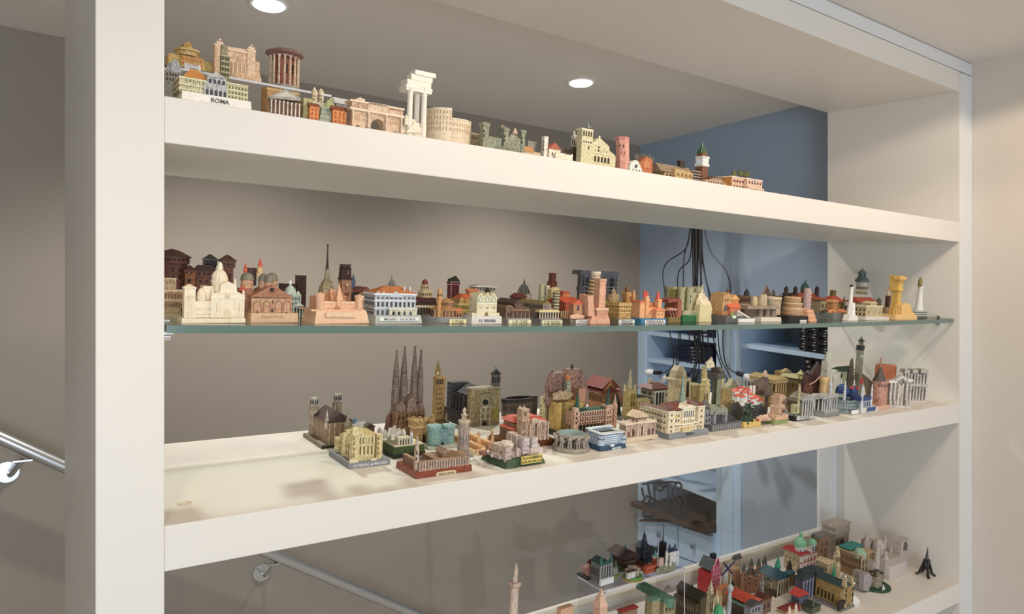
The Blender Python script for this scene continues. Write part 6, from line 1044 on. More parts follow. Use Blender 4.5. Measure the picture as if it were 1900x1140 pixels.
for i in range(5): s.box('buttress', 'ccb498/7c6450', 948.6, 950.4, 800 - i * .4, 26 + i * 10, 29 + i * 10)
s.flank(950, 802, 816, 6, 1, 26, 66, c='5c4438', f=.4, fv=.8)
s = bm_('palace fortress model of whitish block towers on a rocky green base, yellow plate ALHAMBRA GRANADA', 940, 871, 'souvenir_fortress'); AL = 'c4b0a4/6c5450'
m = s.m; b = BM(); pts = [(898, 852, 0), (936, 869, 0), (950, 871, 0), (975, 866, 0), (1010, 862, 0)]
x0, x1 = s.lx(938, 0), s.lx(1012, 0); outline = [(x0, 0), (x0 + 18 * m, -3 * m), (x0 + 34 * m, 1 * m), (x1, 0), (x1 + 3 * m, 20 * m), (x1 - 4 * m, 62 * m), (x0 + 20 * m, 84 * m), (x0 - 5 * m, 78 * m), (x0 - 6 * m, 30 * m)]
cx_, cy_ = sum(p[0] for p in outline) / 9, sum(p[1] for p in outline) / 9; n = len(outline); z1 = 15 * m
b.add([(x, y, 0) for x, y in outline] + [(cx_ + (x - cx_) * .88, cy_ + (y - cy_) * .88, z1) for x, y in outline], [tuple(reversed(range(n))), tuple(range(n, 2 * n))] + [(i, (i + 1) % n, (i + 1) % n + n, i + n) for i in range(n)]); s.fin(b, 'hill_base', '3c5438/20301f'); s.z0 = 15 * m
s.box('tower', AL, 937, 948, 831, 5, 18, 864); s.box('palace', 'c8b8a4/7c6454', 926, 952, 828, 24, 54); s.lathe('vault', 'd8ccbc/8c7c70', 938, 30, [(10, 819), (13, 822), (13.6, 828), (13, 832)], 14); s.box('tower', 'd4c4c0/74606c', 969, 980, 814, 8, 22, 843); s.box('tower', AL, 956, 966, 810, 26, 42); s.box('tower', AL, 946, 958, 805, 42, 58); s.box('tower', 'd4c8c4/7c6c74', 986, 996, 813, 20, 32); s.box('small_tower', AL, 957, 963, 833, 8, 16, 848); s.box('wall', 'b8a098/6c5450', 948, 984, 838, 12, 17); s.box('wall', 'b8a098/6c5450', 925, 938, 846, 14, 60); s.box('low_house', 'd0c0b8', 984, 1006, 834, 14, 24); s.box('low_house', 'c8b4ac', 988, 1000, 826, 34, 44); s.box('court', '5c3430/341c1a', 944, 972, 842, 20, 40)
s.lathe('round_bastion', 'b07c5c/6c4030', 908, 60, [(5, 821), (8, 825), (8.6, 832), (8, None)], 12); s.blob('bush', 'c8bcae', 904, 838, 34, 3, 4, 1); s.blob('bush', 'bcae9e', 912, 846, 20, 3, 4, 1); s.rock('rocks', '8c4c40/5c302a', 894, 908, 836, 50, 72, seed=4, sub=2)
for xa, xb, ya, yb, d in ((938, 947, 836, 860, 5), (970, 979, 818, 840, 8), (987, 995, 817, 832, 20), (947, 957, 808, 818, 42), (957, 965, 813, 826, 26)): s.wins(xa, xb, ya, yb, 2, 3, d, c='8c8090', f=.35, fv=.4)
s.plate('ALHAMBRA\nGRANADA', 966, 1004, 848, 862, -2, c='dcc458', tc='3c3818', th=3, size=.85)
s = bm_('cream minaret tower model with stepped spire and rows of slit windows, mid shelf', 1009, 801, 'souvenir_tower')
s.sq('shaft', 'dccca0/8c7c54', 1011.5, 16, [(12.8, 737), (12.6, 740), (12.6, None)]); s.multi('band', 'ece0bc', [(1008, 1025, 749.5, 2.4, 5, 751)]); s.sq('lantern', 'e4d8b4/948460', 1012, 16, [(3.4, 722), (4.2, 723), (5, 730), (6.6, 732), (7, 737.5)]); s.lathe('spire', 'e8dcc0/a09070', 1012, 16, [(.3, 714), (1.6, 717), (2.2, 720), (3.6, 723)], 8)
s.wins(1010, 1023, 743, 749, 4, 1, 4, c='4a3c24', f=.5, fv=.9); s.wins(1012, 1021, 753, 792, 1, 6, 4, c='6a5a38', f=.25, fv=.6); s.flank(1008.4, 753, 792, 1, 6, 5, 26, c='6a5a38', f=.12, fv=.5)
# rock castle
s = bm_('craggy reddish brown rock village model with curved yellow wall, sign VILLA on its black base', 1036, 812, 'souvenir_village'); RK = '9c7468/4c302a'
s.base('2a2622', 1036, 1084, 9, 0, 70); s.plate('VILLA', 1038, 1058, 804, 811, 0, c=None, tc='e4e4e4', size=1.0)
s.lathe('curved_wall', 'd0b060/8a6c2c', 1058, 26, [(24, 744), (24.4, 746), (23, 750), (24, None)], 22); s.rwins(1058, 26, 23.6, 225, 300, 4, 758, 785, 2, c='5c4a24', f=.14); s.box('wall_end', 'c8a454/8a6c2c', 1032, 1040, 748, 14, 40)
s.rock('crag', RK, 1010, 1058, 692, 30, 56, 752, seed=13, rough=.45); s.rock('crag', RK, 1040, 1086, 682, 34, 60, 758, seed=17, rough=.4); s.lathe('crag_spike', '5c4038/2c1c18', 1019, 48, [(1.4, 688), (4, 694), (7, 712), (10, 740)], 6, smooth=False); s.poly('rock_wall', 'a07868/54362e', [(1018, 756), (1016, 716), (1022, 694), (1042, 691), (1046, 700), (1048, 686), (1074, 685), (1080, 700), (1086, 716), (1086, 756)], 36, 52)
s.lathe('pinnacle', '4c302a', 1055.5, 44, [(1.6, 676), (3, 679), (3.4, 686)], 7); s.sq('tiny_house', 'a0a088/5c6450', 1048, 24, [(3, 706), (6, 709), (6.4, 728)]); s.sq('orange_roof', 'c87838', 1048, 24, [(1.6, 695), (4.4, 698), (4.6, 706)]); s.rock('ledge', 'b89c78/6c5440', 1024, 1066, 722, 8, 30, 744, seed=8, rough=.5); s.box('brick_pillar', 'b88468/7c4c38', 1070, 1083, 722, 16, 34)
for i in range(6): s.blob('boulder', 'a88478/5c3c34', 1022 + i * 10, 700 + (i * 37 % 26), 33, 4.4, 3.6, 1)
# temple
s = bm_('brown wooden temple hall model with dark red two-tier roof', 1116, 764, 'souvenir_temple', dk=.9)
s.box('hall', 'a06c3c/5c3818', 1118, 1143, 727, 4, 50); s.gable('roof', '7c3028/4c1a18', 1115, 1147, 703, 722, 0, 56, 'y', o=1.5); s.gable('lower_roof', '6a2c24/401814', 1113, 1149, 717, 731, -2, 60, 'y', o=2); s.poly('gable_front', 'b47c44/6a4420', [(1118, 727), (1130, 708), (1143, 727)], -2.6, 0); s.flank(1118, 733, 752, 5, 1, 6, 50, c='6a4420', f=.5)
for x, d, y in ((1130.5, -2, 701), (1127, 56, 693)): s.lathe('finial', 'a87844', x, d, [(.4, y), (1.8, y + 3), (1.2, y + 6), (2, y + 9)], 6)
# green roof town hall
s = bm_('pink arcaded town hall model with dark green roof and two green spires', 1064, 812, 'souvenir_town_hall'); PI = 'dcb8a0/8c5c44'
s.base('3a3832', 1064, 1134, 4, -2, 34); s.box('arcade', '2c2824/161412', 1066, 1132, 790, 3, 28); s.cols('8c8474/4a443a', 1066, 1131, 11, 790, None, 1, 1.6); s.box('upper_floors', PI, 1064, 1124, 766, 0, 28, 792); s.wins(1073, 1122, 765, 772.6, 11, 1, 0, c='4c2e26', f=.5); s.wins(1073, 1122, 774, 781, 11, 1, 0, c='4c2e26', f=.5); s.wins(1073, 1122, 783, 790, 11, 1, 0, c='4c2e26', f=.5)
for y in (772.6, 781.4, 790): s.multi('balcony', '6c4c40/3a2a24', [(1064, 1124, y + .6, -1.2, 1, y + 2)])
s.gable('roof', '2c6450/17382e', 1070, 1124, 755, 765.5, 1, 28, 'x'); s.wins(1074, 1120, 758.5, 763, 9, 1, 3.4, c='1a3a30', f=.35, nm='dormer'); s.box('corner_tower', PI, 1064, 1071.6, 758, -2, 8, None); s.box('corner_tower', PI, 1123, 1134, 753, -2, 14, None); s.wins(1065, 1071, 764, 790, 1, 3, -2, c='4c2e26', f=.5); s.wins(1124, 1133, 762, 788, 2, 3, -2, c='4c2e26', f=.4)
s.box('side_wing', 'd08c58/8c5430', 1064, 1067, 770, 8, 28); s.hip('wing_roof', '24584a/143028', 1062, 1072, 758, 768, 6, 30, .2, .3)
s.lathe('spire', '1c5c50/0f342c', 1068, 6, [(.4, 725), (1.6, 732), (3, 746), (4.4, 754), (6, 759)], 10); s.lathe('spire', '1c5c50/0f342c', 1124.5, 4, [(.4, 720), (1.4, 727), (2.6, 740), (4, 750), (5, 754)], 10); s.sq('pink_tower', 'd4a894/8c6454', 1138, 14, [(.3, 732), (2, 740), (3.2, 746), (5.6, 752), (5.8, None)]); s.wins(1134, 1140, 758, 784, 1, 3, 9, c='8c6454', f=.4); s.lathe('corner_turret', 'c89c88', 1054, 20, [(.4, 787), (2.8, 790), (3, None)], 8)
# lions
s = bm_('grey stone fountain model with basin carried by a ring of lions', 1059, 846, 'souvenir_fountain')
s.round_base('a09688/645c50', 1059, 8, 36, 36, n=36); m = s.m; cx = s.lx(1059, 36)
for k in range(12):
    a = radians(k * 30 + 15); b = BM(); rr = 27 * m; ox, oy = cx + cos(a) * rr, (36 + sin(a) * 27) * m; ca, sa = cos(a), sin(a)
    L = lambda u_, v_, w_: (ox + (u_ * ca - v_ * sa) * m, oy + (u_ * sa + v_ * ca) * m, s.z0 + w_ * m)
    b.tube([L(-8, 0, 9), L(-4, 0, 11), L(1, 0, 12), L(4, 0, 14)], [3 * m, 4 * m, 4.4 * m, 3.4 * m], 8); b.tube([L(2, 0, 14), L(5, 0, 17), L(7, 0, 18), L(9, 0, 17)], [3.4 * m, 4.6 * m, 4 * m, 2 * m], 8)
    for v_ in (-2.4, 2.4): b.tube([L(3, v_, 12), L(4, v_, 6), L(4.4, v_, 0)], [2 * m, 1.6 * m, 1.9 * m], 6); b.tube([L(-7, v_, 9), L(-7, v_, 4), L(-6, v_, 0)], [2 * m, 1.5 * m, 1.8 * m], 6)
    s.fin(b, 'lion', 'a89c90/5c544a', smooth=True)
s.lathe('pillar', '8c8478/4c463e', 1059, 36, [(9, 806), (7, 815), (9, 836)], 14); s.lathe('basin', 'a89e90/645c50', 1059, 36, [(26, 803), (28, 804), (28, 809), (22, 813), (10, 815)], 36); s.lathe('water', '6c8484', 1059, 36, [(25.4, 802.3), (25.6, 804)], 32); s.lathe('jet', '9cb4c0', 1059, 36, [(.8, 797), (1.6, 800), (1.2, 804)], 8)
# stadium
s = bm_('blue white stadium model with corner drums and dark pitch, base lettered MADRID', 1113, 839, 'souvenir_stadium')
s.base('2c4c64/1c3448', 1113, 1162, 9, 0, 48, tp=2); s.z0 = 9 * s.m; ST = '9cacc0/54657c'; m = s.m
for xa, xb, d0, d1, y in ((1120, 1152, 4, 12, 808),): s.box('main_stand', ST, xa, xb, y, d0, d1)
s.box('rear_stand', ST, 1092, 1134, 797, 38, 45); s.box('side_stand', ST, 1108, 1114, 805, 12, 40); s.box('side_stand', ST, 1147, 1154, 802, 12, 40); s.box('pitch', '3c5044', 1112, 1149, 808, 12, 38); s.multi('white_rim', 'dce4ec', [(1114, 1158, 806.4, 2, 13, 808.2), (1090, 1136, 795.5, 37, 46, 797.5), (1107, 1113, 803.4, 12, 38, 805.2), (1147, 1155, 800.6, 12, 38, 802.4)])
for x, d in ((1113, 8), (1154, 6)): s.lathe('corner_drum', 'c4d0dc/6c8098', x + 1, d, [(6, 809), (6.6, 810), (6, 811), (6.2, None)], 14); s.lathe('drum_band', '4c6078', x + 1, d, [(6.5, 814), (6.5, 816)], 14)
for i in range(4): s.multi('seat_row', 'd0dce8', [(1122, 1146, 810.6 + i * 3.6, 3.4 - .5, 4, 811.8 + i * 3.6)])
s.box('bus', 'd8e4ec', 1133, 1140, 826, -1, 2, 829.4); s.plate('MADRID', 1135, 1153, 830.6, 836.5, .4, c=None, tc='e4ecf4', size=.95)
# Puerta
s = bm_('pinkish brown triumphal gate model with five openings on a cream rounded base', 1163, 823, 'souvenir_gate'); PA = 'b89c88/6a4c42'
s.base('d4c0a4', 1163, 1222, 8, 0, 34, tp=1.5); s.z0 = 8 * s.m
archwall(s, 'arcade', PA, 1160, 1182, 790, 788, [(1164, 1168, 806, 802), (1171, 1177, 801, 796)], 6, 24); archwall(s, 'centre', 'c4a894/705248', 1182, 1198, 778, 775.6, [(1187, 1193, 797, 791)], 4, 26); archwall(s, 'arcade', PA, 1198, 1215, 786, 783, [(1201, 1205, 800, 795), (1208, 1212, 799, 795)], 6, 24)
s.multi('cornice', 'e0cab4', [(1158, 1183, 787, 4, 26, 790.6)]); s.multi('cornice', 'e0cab4', [(1197, 1217, 782.6, 4, 26, 786)]); s.multi('cornice', 'e4d0bc', [(1181, 1199, 784, 2.4, 27, 787)]); s.gable('pediment_roof', 'd8bc9c/9c7c60', 1179, 1200, 764, 776, 2, 28, 'y', o=2); s.cols('e4d4c4/8c7060', 1183, 1197, 4, 780, None, 3, .9); s.cols('e4d4c4/8c7060', 1161, 1181, 3, 791, None, 5, .8); s.cols('e4d4c4/8c7060', 1199, 1214, 3, 787, None, 5, .8); s.box('dark_core', '5c443c', 1162, 1212, 797, 12, 20); s.box('upper_block', 'c8ac98/745a4c', 1183, 1197, 779, 5, 25, 788)
for i, (x, d) in enumerate(((1160, 8), (1168, 8), (1176, 8), (1154, 22), (1164, 22), (1206, 8), (1213, 8))): s.lathe('statue', 'e0ccb4', x, d, [(.4, 781 - (x > 1190) * 4 - d * .12), (1.6, 783 - (x > 1190) * 4 - d * .12), (1.2, 785 - (x > 1190) * 4 - d * .12), (2.2, 788 - (x > 1190) * 3 - d * .1)], 6)
s.plate('MADRID', 1196, 1211, 816.4, 821.4, 0, c=None, tc='4c3c34', size=.9)
# spire church
s = bm_('gold brown gothic church model with single tall openwork spire', 1168, 783, 'souvenir_church'); BU = 'b49c5c/6a5424'
s.base('6c6860', 1166, 1212, 5, -6, 60); s.sq('tower', BU, 1166, 14, [(12, 724), (12.4, 726), (12, None)]); s.sq('spire', 'c0b08c/6a5c40', 1165, 14, [(.4, 684), (1.6, 690), (3, 704), (5.4, 722), (6.4, 725)]); s.wins(1168, 1177, 730, 770, 2, 3, 4, c='6a5424', f=.3, fv=.8)
for x in (1156, 1174): s.sq('pinnacle', 'ccbc94', x, 8 if x > 1160 else 18, [(.3, 712), (1.8, 718), (2, 726)])
s.box('nave', BU, 1178, 1206, 746, 8, 34); s.gable('roof', '8c7848/544626', 1177, 1207, 738, 746, 8, 34, 'x')
for i in range(5): s.tubes('flying_buttress', 'd0bc80', [[(1180 + i * 5, 744, 6), (1184 + i * 5, 756, -4), (1184 + i * 5, 772, -5)]], 1)
s = bm_('pinkish rubble ridge model behind the gold spire', 1160, 752, 'souvenir_rock'); s.rock('ridge', 'b8806c/6c4438', 1137, 1164, 714, 0, 16, seed=4, rough=.5); s.rock('ridge', 'c09484/74503f', 1168, 1188, 714, 0, 16, seed=8, rough=.5); s.sq('white_turret', 'd8ccc8', 1190, 6, [(.4, 716), (3, 719), (3, 728)])
s = bm_('dark green bushy hill model left of the gold spire', 1146, 776, 'souvenir_hill'); s.rock('hill', '26302a/141a18', 1137, 1157, 727, 0, 20, seed=5, rough=.4); s.rock('boulder', '8c8078/544c46', 1130, 1143, 778, -12, -2, seed=3, sub=2)
# villa
s = bm_('small white villa model with brown hipped roof and blue-white porch', 1212, 758, 'souvenir_villa')
s.box('walls', 'd8d8d0/9a9a94', 1212, 1241, 726, 4, 38); s.box('flank_wall', 'b8b498', 1211.6, 1213, 725.6, 4.4, 37.6, o=.2); s.hip('roof', '70402c/44241a', 1208, 1244, 709, 723, 0, 42, .35, .2, o=2); s.box('porch', '2c343c', 1217, 1230, 730, 1, 4); s.cols('e4e8ec', 1215, 1232, 4, 728, None, 0, 1); s.box('porch_roof', 'e0e4e8', 1214, 1233, 726, -2, 5, 729); s.wins(1233, 1241, 729, 738, 2, 1, 4, c='4c5460', f=.4); s.flank(1211.4, 728, 738, 2, 1, 6, 36, c='4c4a3c', f=.3); s.box('chimney', 'd0bca0', 1204, 1208, 704, 20, 26, 712)
s = bm_('flat dark green wavy slab model in front of the white villa', 1192, 758, 'souvenir_slab'); s.poly('slab', '4c5444/2c3228', [(1178, None), (1178, 732), (1188, 733), (1202, 738), (1216, 737), (1228, 740), (1228, None)], 0, 24)
s = bm_('beige modernist tower model with rounded arch head and one tall dark slot', 1258, 772, 'souvenir_tower'); MO = 'c4b08c/8c7a58'
s.poly('arched_slab', 'd0bc98/94805c', [(1247, None), (1247, 700), (1250, 688), (1256, 680), (1262, 680), (1268, 690), (1271, 702), (1271, None)], 16, 30); s.poly('inner_arch', 'b49c74', [(1252, 716), (1252, 698), (1256, 688), (1261, 690), (1264, 700), (1264, 716)], 15, 16.4); s.multi('balcony', 'd8c8a4', [(1243, 1262, 703, 12, 30, 706)]); s.poly('block', MO, [(1258, None), (1262, 704), (1278, 702), (1282, None)], 0, 22); s.poly('slot', '1e1a16', [(1271, 738), (1271, 712), (1273, 706), (1275, 712), (1276, 738)], -.7, 0); s.box('low_wing', 'bca878/84724c', 1281, 1304, 716, 6, 40)
# town hall
s = bm_('cream town hall model with red-brown roofs and tall green-grey spire on a grey block', 1241, 817, 'souvenir_town_hall'); TH = 'e4d8b8/a89470'
s.base('868a90', 1241, 1314, 11, 0, 84, tp=.3); s.z0 = 11 * s.m
s.box('long_wing', TH, 1238, 1250, 764, 4, 78); s.box('main_block', TH, 1249, 1296, 764, 12, 60); s.box('right_block', TH, 1293, 1305, 755, 4, 60); s.box('centre', 'ece2c4/b0a080', 1265, 1287, 759, 6, 30); s.box('left_pavilion', TH, 1238, 1250, 765, 2, 20)
for xa, xb, d in ((1236.5, 1250, 2), (1292, 1306, 4)): s.multi('cornice', 'f0e8d0', [(xa, xb, (764 if xa < 1250 else 754), d - 1.4, 62, (766 if xa < 1250 else 756))])
s.multi('cornice', 'f0e8d0', [(1264, 1288, 758, 4.6, 20, 760), (1249, 1296, 789, 4, 13, 791)]); s.box('terrace', 'e4d8b8/a89470', 1249, 1296, 793, 4, 14)
for yt in (768, 779, 790, 798): s.wins(1240, 1248, yt, yt + 7, 1, 1, 2, c='6c5c44', f=.35); s.wins(1295, 1303, yt - 9, yt - 2, 1, 1, 4, c='6c5c44', f=.35)
s.wins(1250, 1264, 768, 786, 3, 2, 12, c='4c4438', f=.45); s.wins(1288, 1294, 764, 784, 1, 2, 12, c='4c4438', f=.45); s.wins(1266, 1286, 762, 776, 5, 1, 6, c='4c5868', f=.45, fv=.95); s.wins(1266, 1286, 778, 788, 5, 1, 6, c='8c7c60', f=.4); s.wins(1251, 1294, 794, 800, 10, 1, 4, c='b09c78', f=.5); s.multi('flag_balcony', 'd8b840', [(1250, 1256, 772, 10.6, 12, 775), (1287, 1292, 769, 10.6, 12, 772)])
s.flank(1238, 770, 777, 9, 1, 8, 76, c='54483a', f=.35); s.flank(1238, 781, 788, 9, 1, 8, 76, c='54483a', f=.35); s.flank(1238, 792, 799, 9, 1, 8, 76, c='54483a', f=.35); s.multi('string', 'f0e8d0', [(1237.4, 1249, 779, 2, 78, 780), (1237.4, 1249, 790, 2, 78, 791)])
s.hip('roof', '74392e/4c221c', 1237, 1252, 750, 763, 2, 78, .2, .8); s.hip('roof', '7c3c30/4c221c', 1248, 1296, 744, 762, 12, 60, .7, .3); s.hip('roof', '74392e/4c221c', 1292, 1306, 741, 753, 4, 60, .3, .8); s.gable('pediment', 'e8dcc0', 1264, 1288, 751, 759, 5, 30, 'y'); s.sq('spire_base', 'c8c8b0/7c8474', 1262, 30, [(8.6, 743), (9.4, 752), (9.4, 764)]); s.lathe('spire', '8ca090/52685c', 1261.5, 30, [(.4, 690), (1.4, 698), (4, 722), (7.4, 744)], 8, smooth=False); s.box('porch', 'dcc898/a08c60', 1266, 1284, 795, -2, 8); s.cols('ece0bc', 1267, 1283, 4, 796, None, -3, 1)
s.plate('BILBAO', 1271, 1290, 804, 809.6, 0, c=None, tc='3a3c40', size=1)
# cream cathedral
s = bm_('cream cathedral model with pagoda-like stacked towers behind the dark tower', 1313, 778, 'souvenir_cathedral'); CK = 'd8c48c/94803f'
s.sq('tower', CK, 1302, 30, [(5.4, 680), (6.4, 682), (5, 684), (5, 690), (6.6, 692), (5.4, 694), (5.4, None)]); s.sq('front_tower', CK, 1305, 10, [(.4, 697), (4, 703), (9.4, 706), (7.6, 708), (8.4, 713), (10.8, 715), (8.6, 717), (9, 722), (10.6, 724), (9, 726), (9.2, None)]); s.wins(1303, 1312, 728, 750, 2, 1, 2, c='4c4024', f=.3, fv=.95); s.sq('right_tower', CK, 1331, 24, [(9, 700), (9.6, 702), (8.6, 704), (8.6, None)]); s.box('transept', 'c8b07c/8c7644', 1338, 1354, 722, 6, 30); s.lathe('apse', 'c4ac78/8c7644', 1350, 6, [(14, 742), (14.4, 744), (13, None)], 14); s.wins(1331, 1336, 716, 748, 1, 2, 15, c='3c301c', f=.4, fv=.7)
s = bm_('dark grey square column tower model with brimmed head over a ruined temple base', 1320, 802, 'souvenir_tower'); DK = '5c5a58/2c2a2a'
s.base('6c6c70/3c3c40', 1320, 1376, 12, 0, 44, tp=.3); s.wins(1321, 1375, 791, 801, 12, 1, 0, c='9c9ca0', f=.3, fv=.9); s.sq('shaft', '6c6c5c/34342c', 1325, 22, [(9, 700), (8.6, 752), (10, 755)]); s.box('shaft_front', '84846c/4c4c3c', 1325.5, 1333, 702, 12.4, 14, 752); s.sq('brim', '5c564e/2c2824', 1323, 22, [(14, 691), (17, 693), (17, 700), (14, 702)]); s.sq('head', '4a4440/24201e', 1323, 22, [(10, 682), (11, 684), (11, 692)]); s.rock('cream_rock', 'd8ccb0/a09478', 1307, 1323, 662, 15, 29, 683, seed=4, rough=.3); s.blob('dome', '6c665c/3a3632', 1329, 687, 14, 6, 5)
s.poly('pedestal', '94927c/5c5a48', [(1316, 770), (1316, 757), (1326, 752), (1333, 758), (1341, 753), (1348, 760), (1348, 770)], 8, 34); s.box('left_temple', '8c8c94/4c4c54', 1306, 1318, 762, 10, 40); s.wins(1307, 1317, 766, 786, 2, 2, 10, c='2c2c30', f=.4); s.box('room_back', '54545a/2c2c30', 1326, 1347, 766, 14, 18); s.multi('room_frame', '9a9aa0/64646a', [(1324, 1327, 765, 6, 16, None), (1345, 1348, 764, 6, 16, None), (1324, 1348, 764, 6, 16, 767)]); s.poly('ruin_wall', '4a4a4c/262628', [(1348, None), (1348, 766), (1356, 772), (1362, 774), (1368, 781), (1369, None)], 10, 30); s.rock('rock', '6c6c74/3a3a40', 1303, 1318, 742, 14, 30, 764, seed=6)
s = bm_('beige lattice gabled model behind the dark tower', 1352, 758, 'souvenir_church')
s.poly('body', 'b8ac88/74684c', [(1345, None), (1345, 726), (1358, 703), (1368, 722), (1368, None)], 4, 20)
s.tubes('lattice', 'ccc2a4', [[(1345 + i * 3.4, 745, 2), (1355 + i * 2, 708 + i * 3, 2)] for i in range(6)] + [[(1345, 718 + i * 6, 2), (1368, 712 + i * 6, 2)] for i in range(5)], .9, kind='stuff')
s.sq('spirelet', 'c8c0a0', 1378, 10, [(.3, 708), (2, 716), (4, 722), (4, None)])
s = bm_('white hillside village model with orange red roofs on dark grey rock', 1368, 784, 'souvenir_village')
s.rock('rock', '3c3a3c/1c1a1c', 1352, 1388, 744, -2, 22, seed=5, rough=.35); s.rock('rock', '44424a/242228', 1394, 1428, 746, 0, 22, seed=8, rough=.35); s.rock('rear_rock', '6c6862/3c3a38', 1362, 1412, 738, 16, 40, seed=9)
for i, (x, y, d) in enumerate(((1364, 727, 14), (1372, 722, 24), (1380, 730, 12), (1384, 724, 26), (1391, 734, 10), (1396, 741, 6), (1403, 739, 14), (1376, 738, 6), (1410, 745, 8), (1368, 736, 8), (1390, 726, 22))): s.box('house', 'e8e8e4/a8a8a8', x - 3.6, x + 3.6, y, d, d + 9, y + 16); s.gable('red_roof', 'e05a38/a03420', x - 4.4, x + 4.4, y - 5, y, d - 1, d + 10, 'x' if i % 2 else 'y')
s.lathe('chimney', 'e4e0d8', 1395, 16, [(2.6, 716), (2.4, 733)], 8); s.lathe('chimney', 'e8e4e0', 1389, 22, [(2.4, 716), (2.2, 730)], 8)
s = bm_('dark green leafy bouquet model with red and white flowers on a yellow base', 1390, 794, 'souvenir_bouquet')
s.base('d8b45c', 1380, 1412, 10, 0, 26, tp=1); s.rock('foliage', '263c2c/121e18', 1380, 1404, 750, 2, 22, seed=7, rough=.5)
for i, (x, y) in enumerate(((1382, 756), (1389, 750), (1396, 754), (1385, 764), (1399, 762), (1391, 770), (1383, 774), (1400, 776), (1394, 782), (1387, 786))): s.blob('leaf', '3c5c40' if i % 2 else '2c4834', x, y, 1 + i % 3, 3.2, 2.6, 1)
for x, y, c in ((1393, 748, 'b83848'), (1401, 750, 'e4e4e0'), (1378, 746, 'ece4dc'), (1405, 780, 'a83038'), (1387, 745, 'c0404c')): s.blob('flower', c, x, y, 2, 3.2, 2.8, 1)
# parthenon
s = bm_('tan temple complex model with colonnaded side and raised gabled centre', 1440, 758, 'souvenir_temple'); AC = 'b8945c/74552c'
s.base('a88858/74552c', 1440, 1462, 8, 0, 96); s.box('podium', 'b08c5c/74582f', 1438, 1458, 729, 1, 92); s.flank(1438, 731, 744, 10, 1, 4, 90, c='8c6c40', f=.5, fv=.5); s.box('cella', '8c6c40/54401f', 1442, 1454, 714, 8, 84); s.cols('d0b07c', 1438, 1455, 5, 714, 728, 3, 1.3); s.colsd('d0b07c', 1438, 4, 90, 12, 714, 728, 1.3); s.multi('entablature', 'c4a470/7c6034', [(1436, 1458, 706, 1, 92, 713)]); s.gable('roof', 'bc9c68/7c6034', 1436, 1459, 699, 706, 0, 93, 'y'); s.box('centre', 'b08c58/6c502c', 1448, 1464, 690, 36, 64, 708); s.poly('pediment', 'c8a874', [(1447, 692), (1456, 684), (1465, 690)], 35, 44); s.poly('doorway', '3c2c18', [(1452, 706), (1452, 699), (1455, 696), (1458, 699), (1458, 706)], 35.2, 36)
s = bm_('dark brown conical tree model on a short trunk, pinkish tip above', 1420, 770, 'souvenir_tree', dk=1)
s.lathe('trunk', '5c3c28/38241a', 1421, 12, [(3, 726), (3, None)], 8); s.lathe('crown', '6c584c/3a2e28', 1414, 12, [(1, 697), (6, 700), (9, 708), (14, 718), (18.6, 729), (15, 733), (4, 734)], 9, smooth=False); s.rock('crown_relief', '74604f/40322a', 1399, 1430, 702, -2, 24, 731, seed=6, rough=.4); s.lathe('tip', 'd0a890', 1414.5, 12, [(1, 687), (3, 690), (4.4, 694), (5, 700)], 8)
s = bm_('beige stepped tower house model on green and pink ground', 1436, 789, 'souvenir_house'); HS = 'd0ac90/7c5848'
s.base('98a868/5c6c3c', 1436, 1463, 8, 0, 44, tp=1); s.box('terrace', 'dcb89c/8c6450', 1440, 1462, 772, 1, 34); s.rock('terrace_rocks', 'd8b49c/8c6450', 1408, 1440, 768, 4, 40, seed=5, rough=.5); s.sq('lower_tier', HS, 1441, 18, [(14.4, 754), (15, 756), (13.6, 758), (14, None)]); s.sq('upper_tier', HS, 1441, 18, [(12.4, 736), (14.4, 738), (12, 741), (12.4, 752), (15, 754.4)]); s.wins(1444, 1452, 742, 751, 1, 1, 6.4, c='5c3c30', f=.4); s.wins(1444, 1453, 758, 768, 1, 1, 5.6, c='5c3c30', f=.4); s.sq('roof', 'c8a080/7c5848', 1441, 18, [(11, 732), (13.6, 737), (13.6, 738.4)]); s.box('pink_step', 'd8a894', 1440, 1464, 781, -2, 4)
s = bm_('brown mosque model with one cream minaret on a black base with white plaque', 1474, 783, 'souvenir_mosque')
s.base('201e1c', 1474, 1503, 9, 0, 44, tp=.5); s.base('70746c', 1475, 1502, 5, 1, 42, nm='lawn', z=s.z0, tp=4); s.box('hall', '8c7058/4c3a2c', 1476, 1488, 744, 8, 38); s.hip('roof', '7c7464/4c463a', 1474, 1490, 735, 744, 6, 40, .3, .4); s.flank(1476, 748, 764, 3, 2, 10, 36, c='3c3028', f=.35); s.box('porch', 'bcb488/7c744c', 1471, 1485, 751, 4, 14); s.wins(1472, 1484, 754, 766, 4, 1, 4, c='5c5840', f=.4, fv=.9); s.lathe('minaret', 'c4bc90/7c7450', 1479, 6, [(.4, 712), (1.8, 716), (2.2, 722), (3.4, 723), (3.4, 726), (2.4, 727), (2.4, 737), (3.6, 738), (2.8, 741), (3, None)], 10); s.plate('', 1478, 1500, 773.4, 780.4, -.2, c='e0e4e8', th=.8); s.plate('ISTANBUL', 1479, 1499, 774.6, 779.4, -1.1, c=None, tc='5c6064', size=1)
s = bm_('pale grey temple model with pediment and fluted columns beside the black based mosque', 1502, 781, 'souvenir_temple')
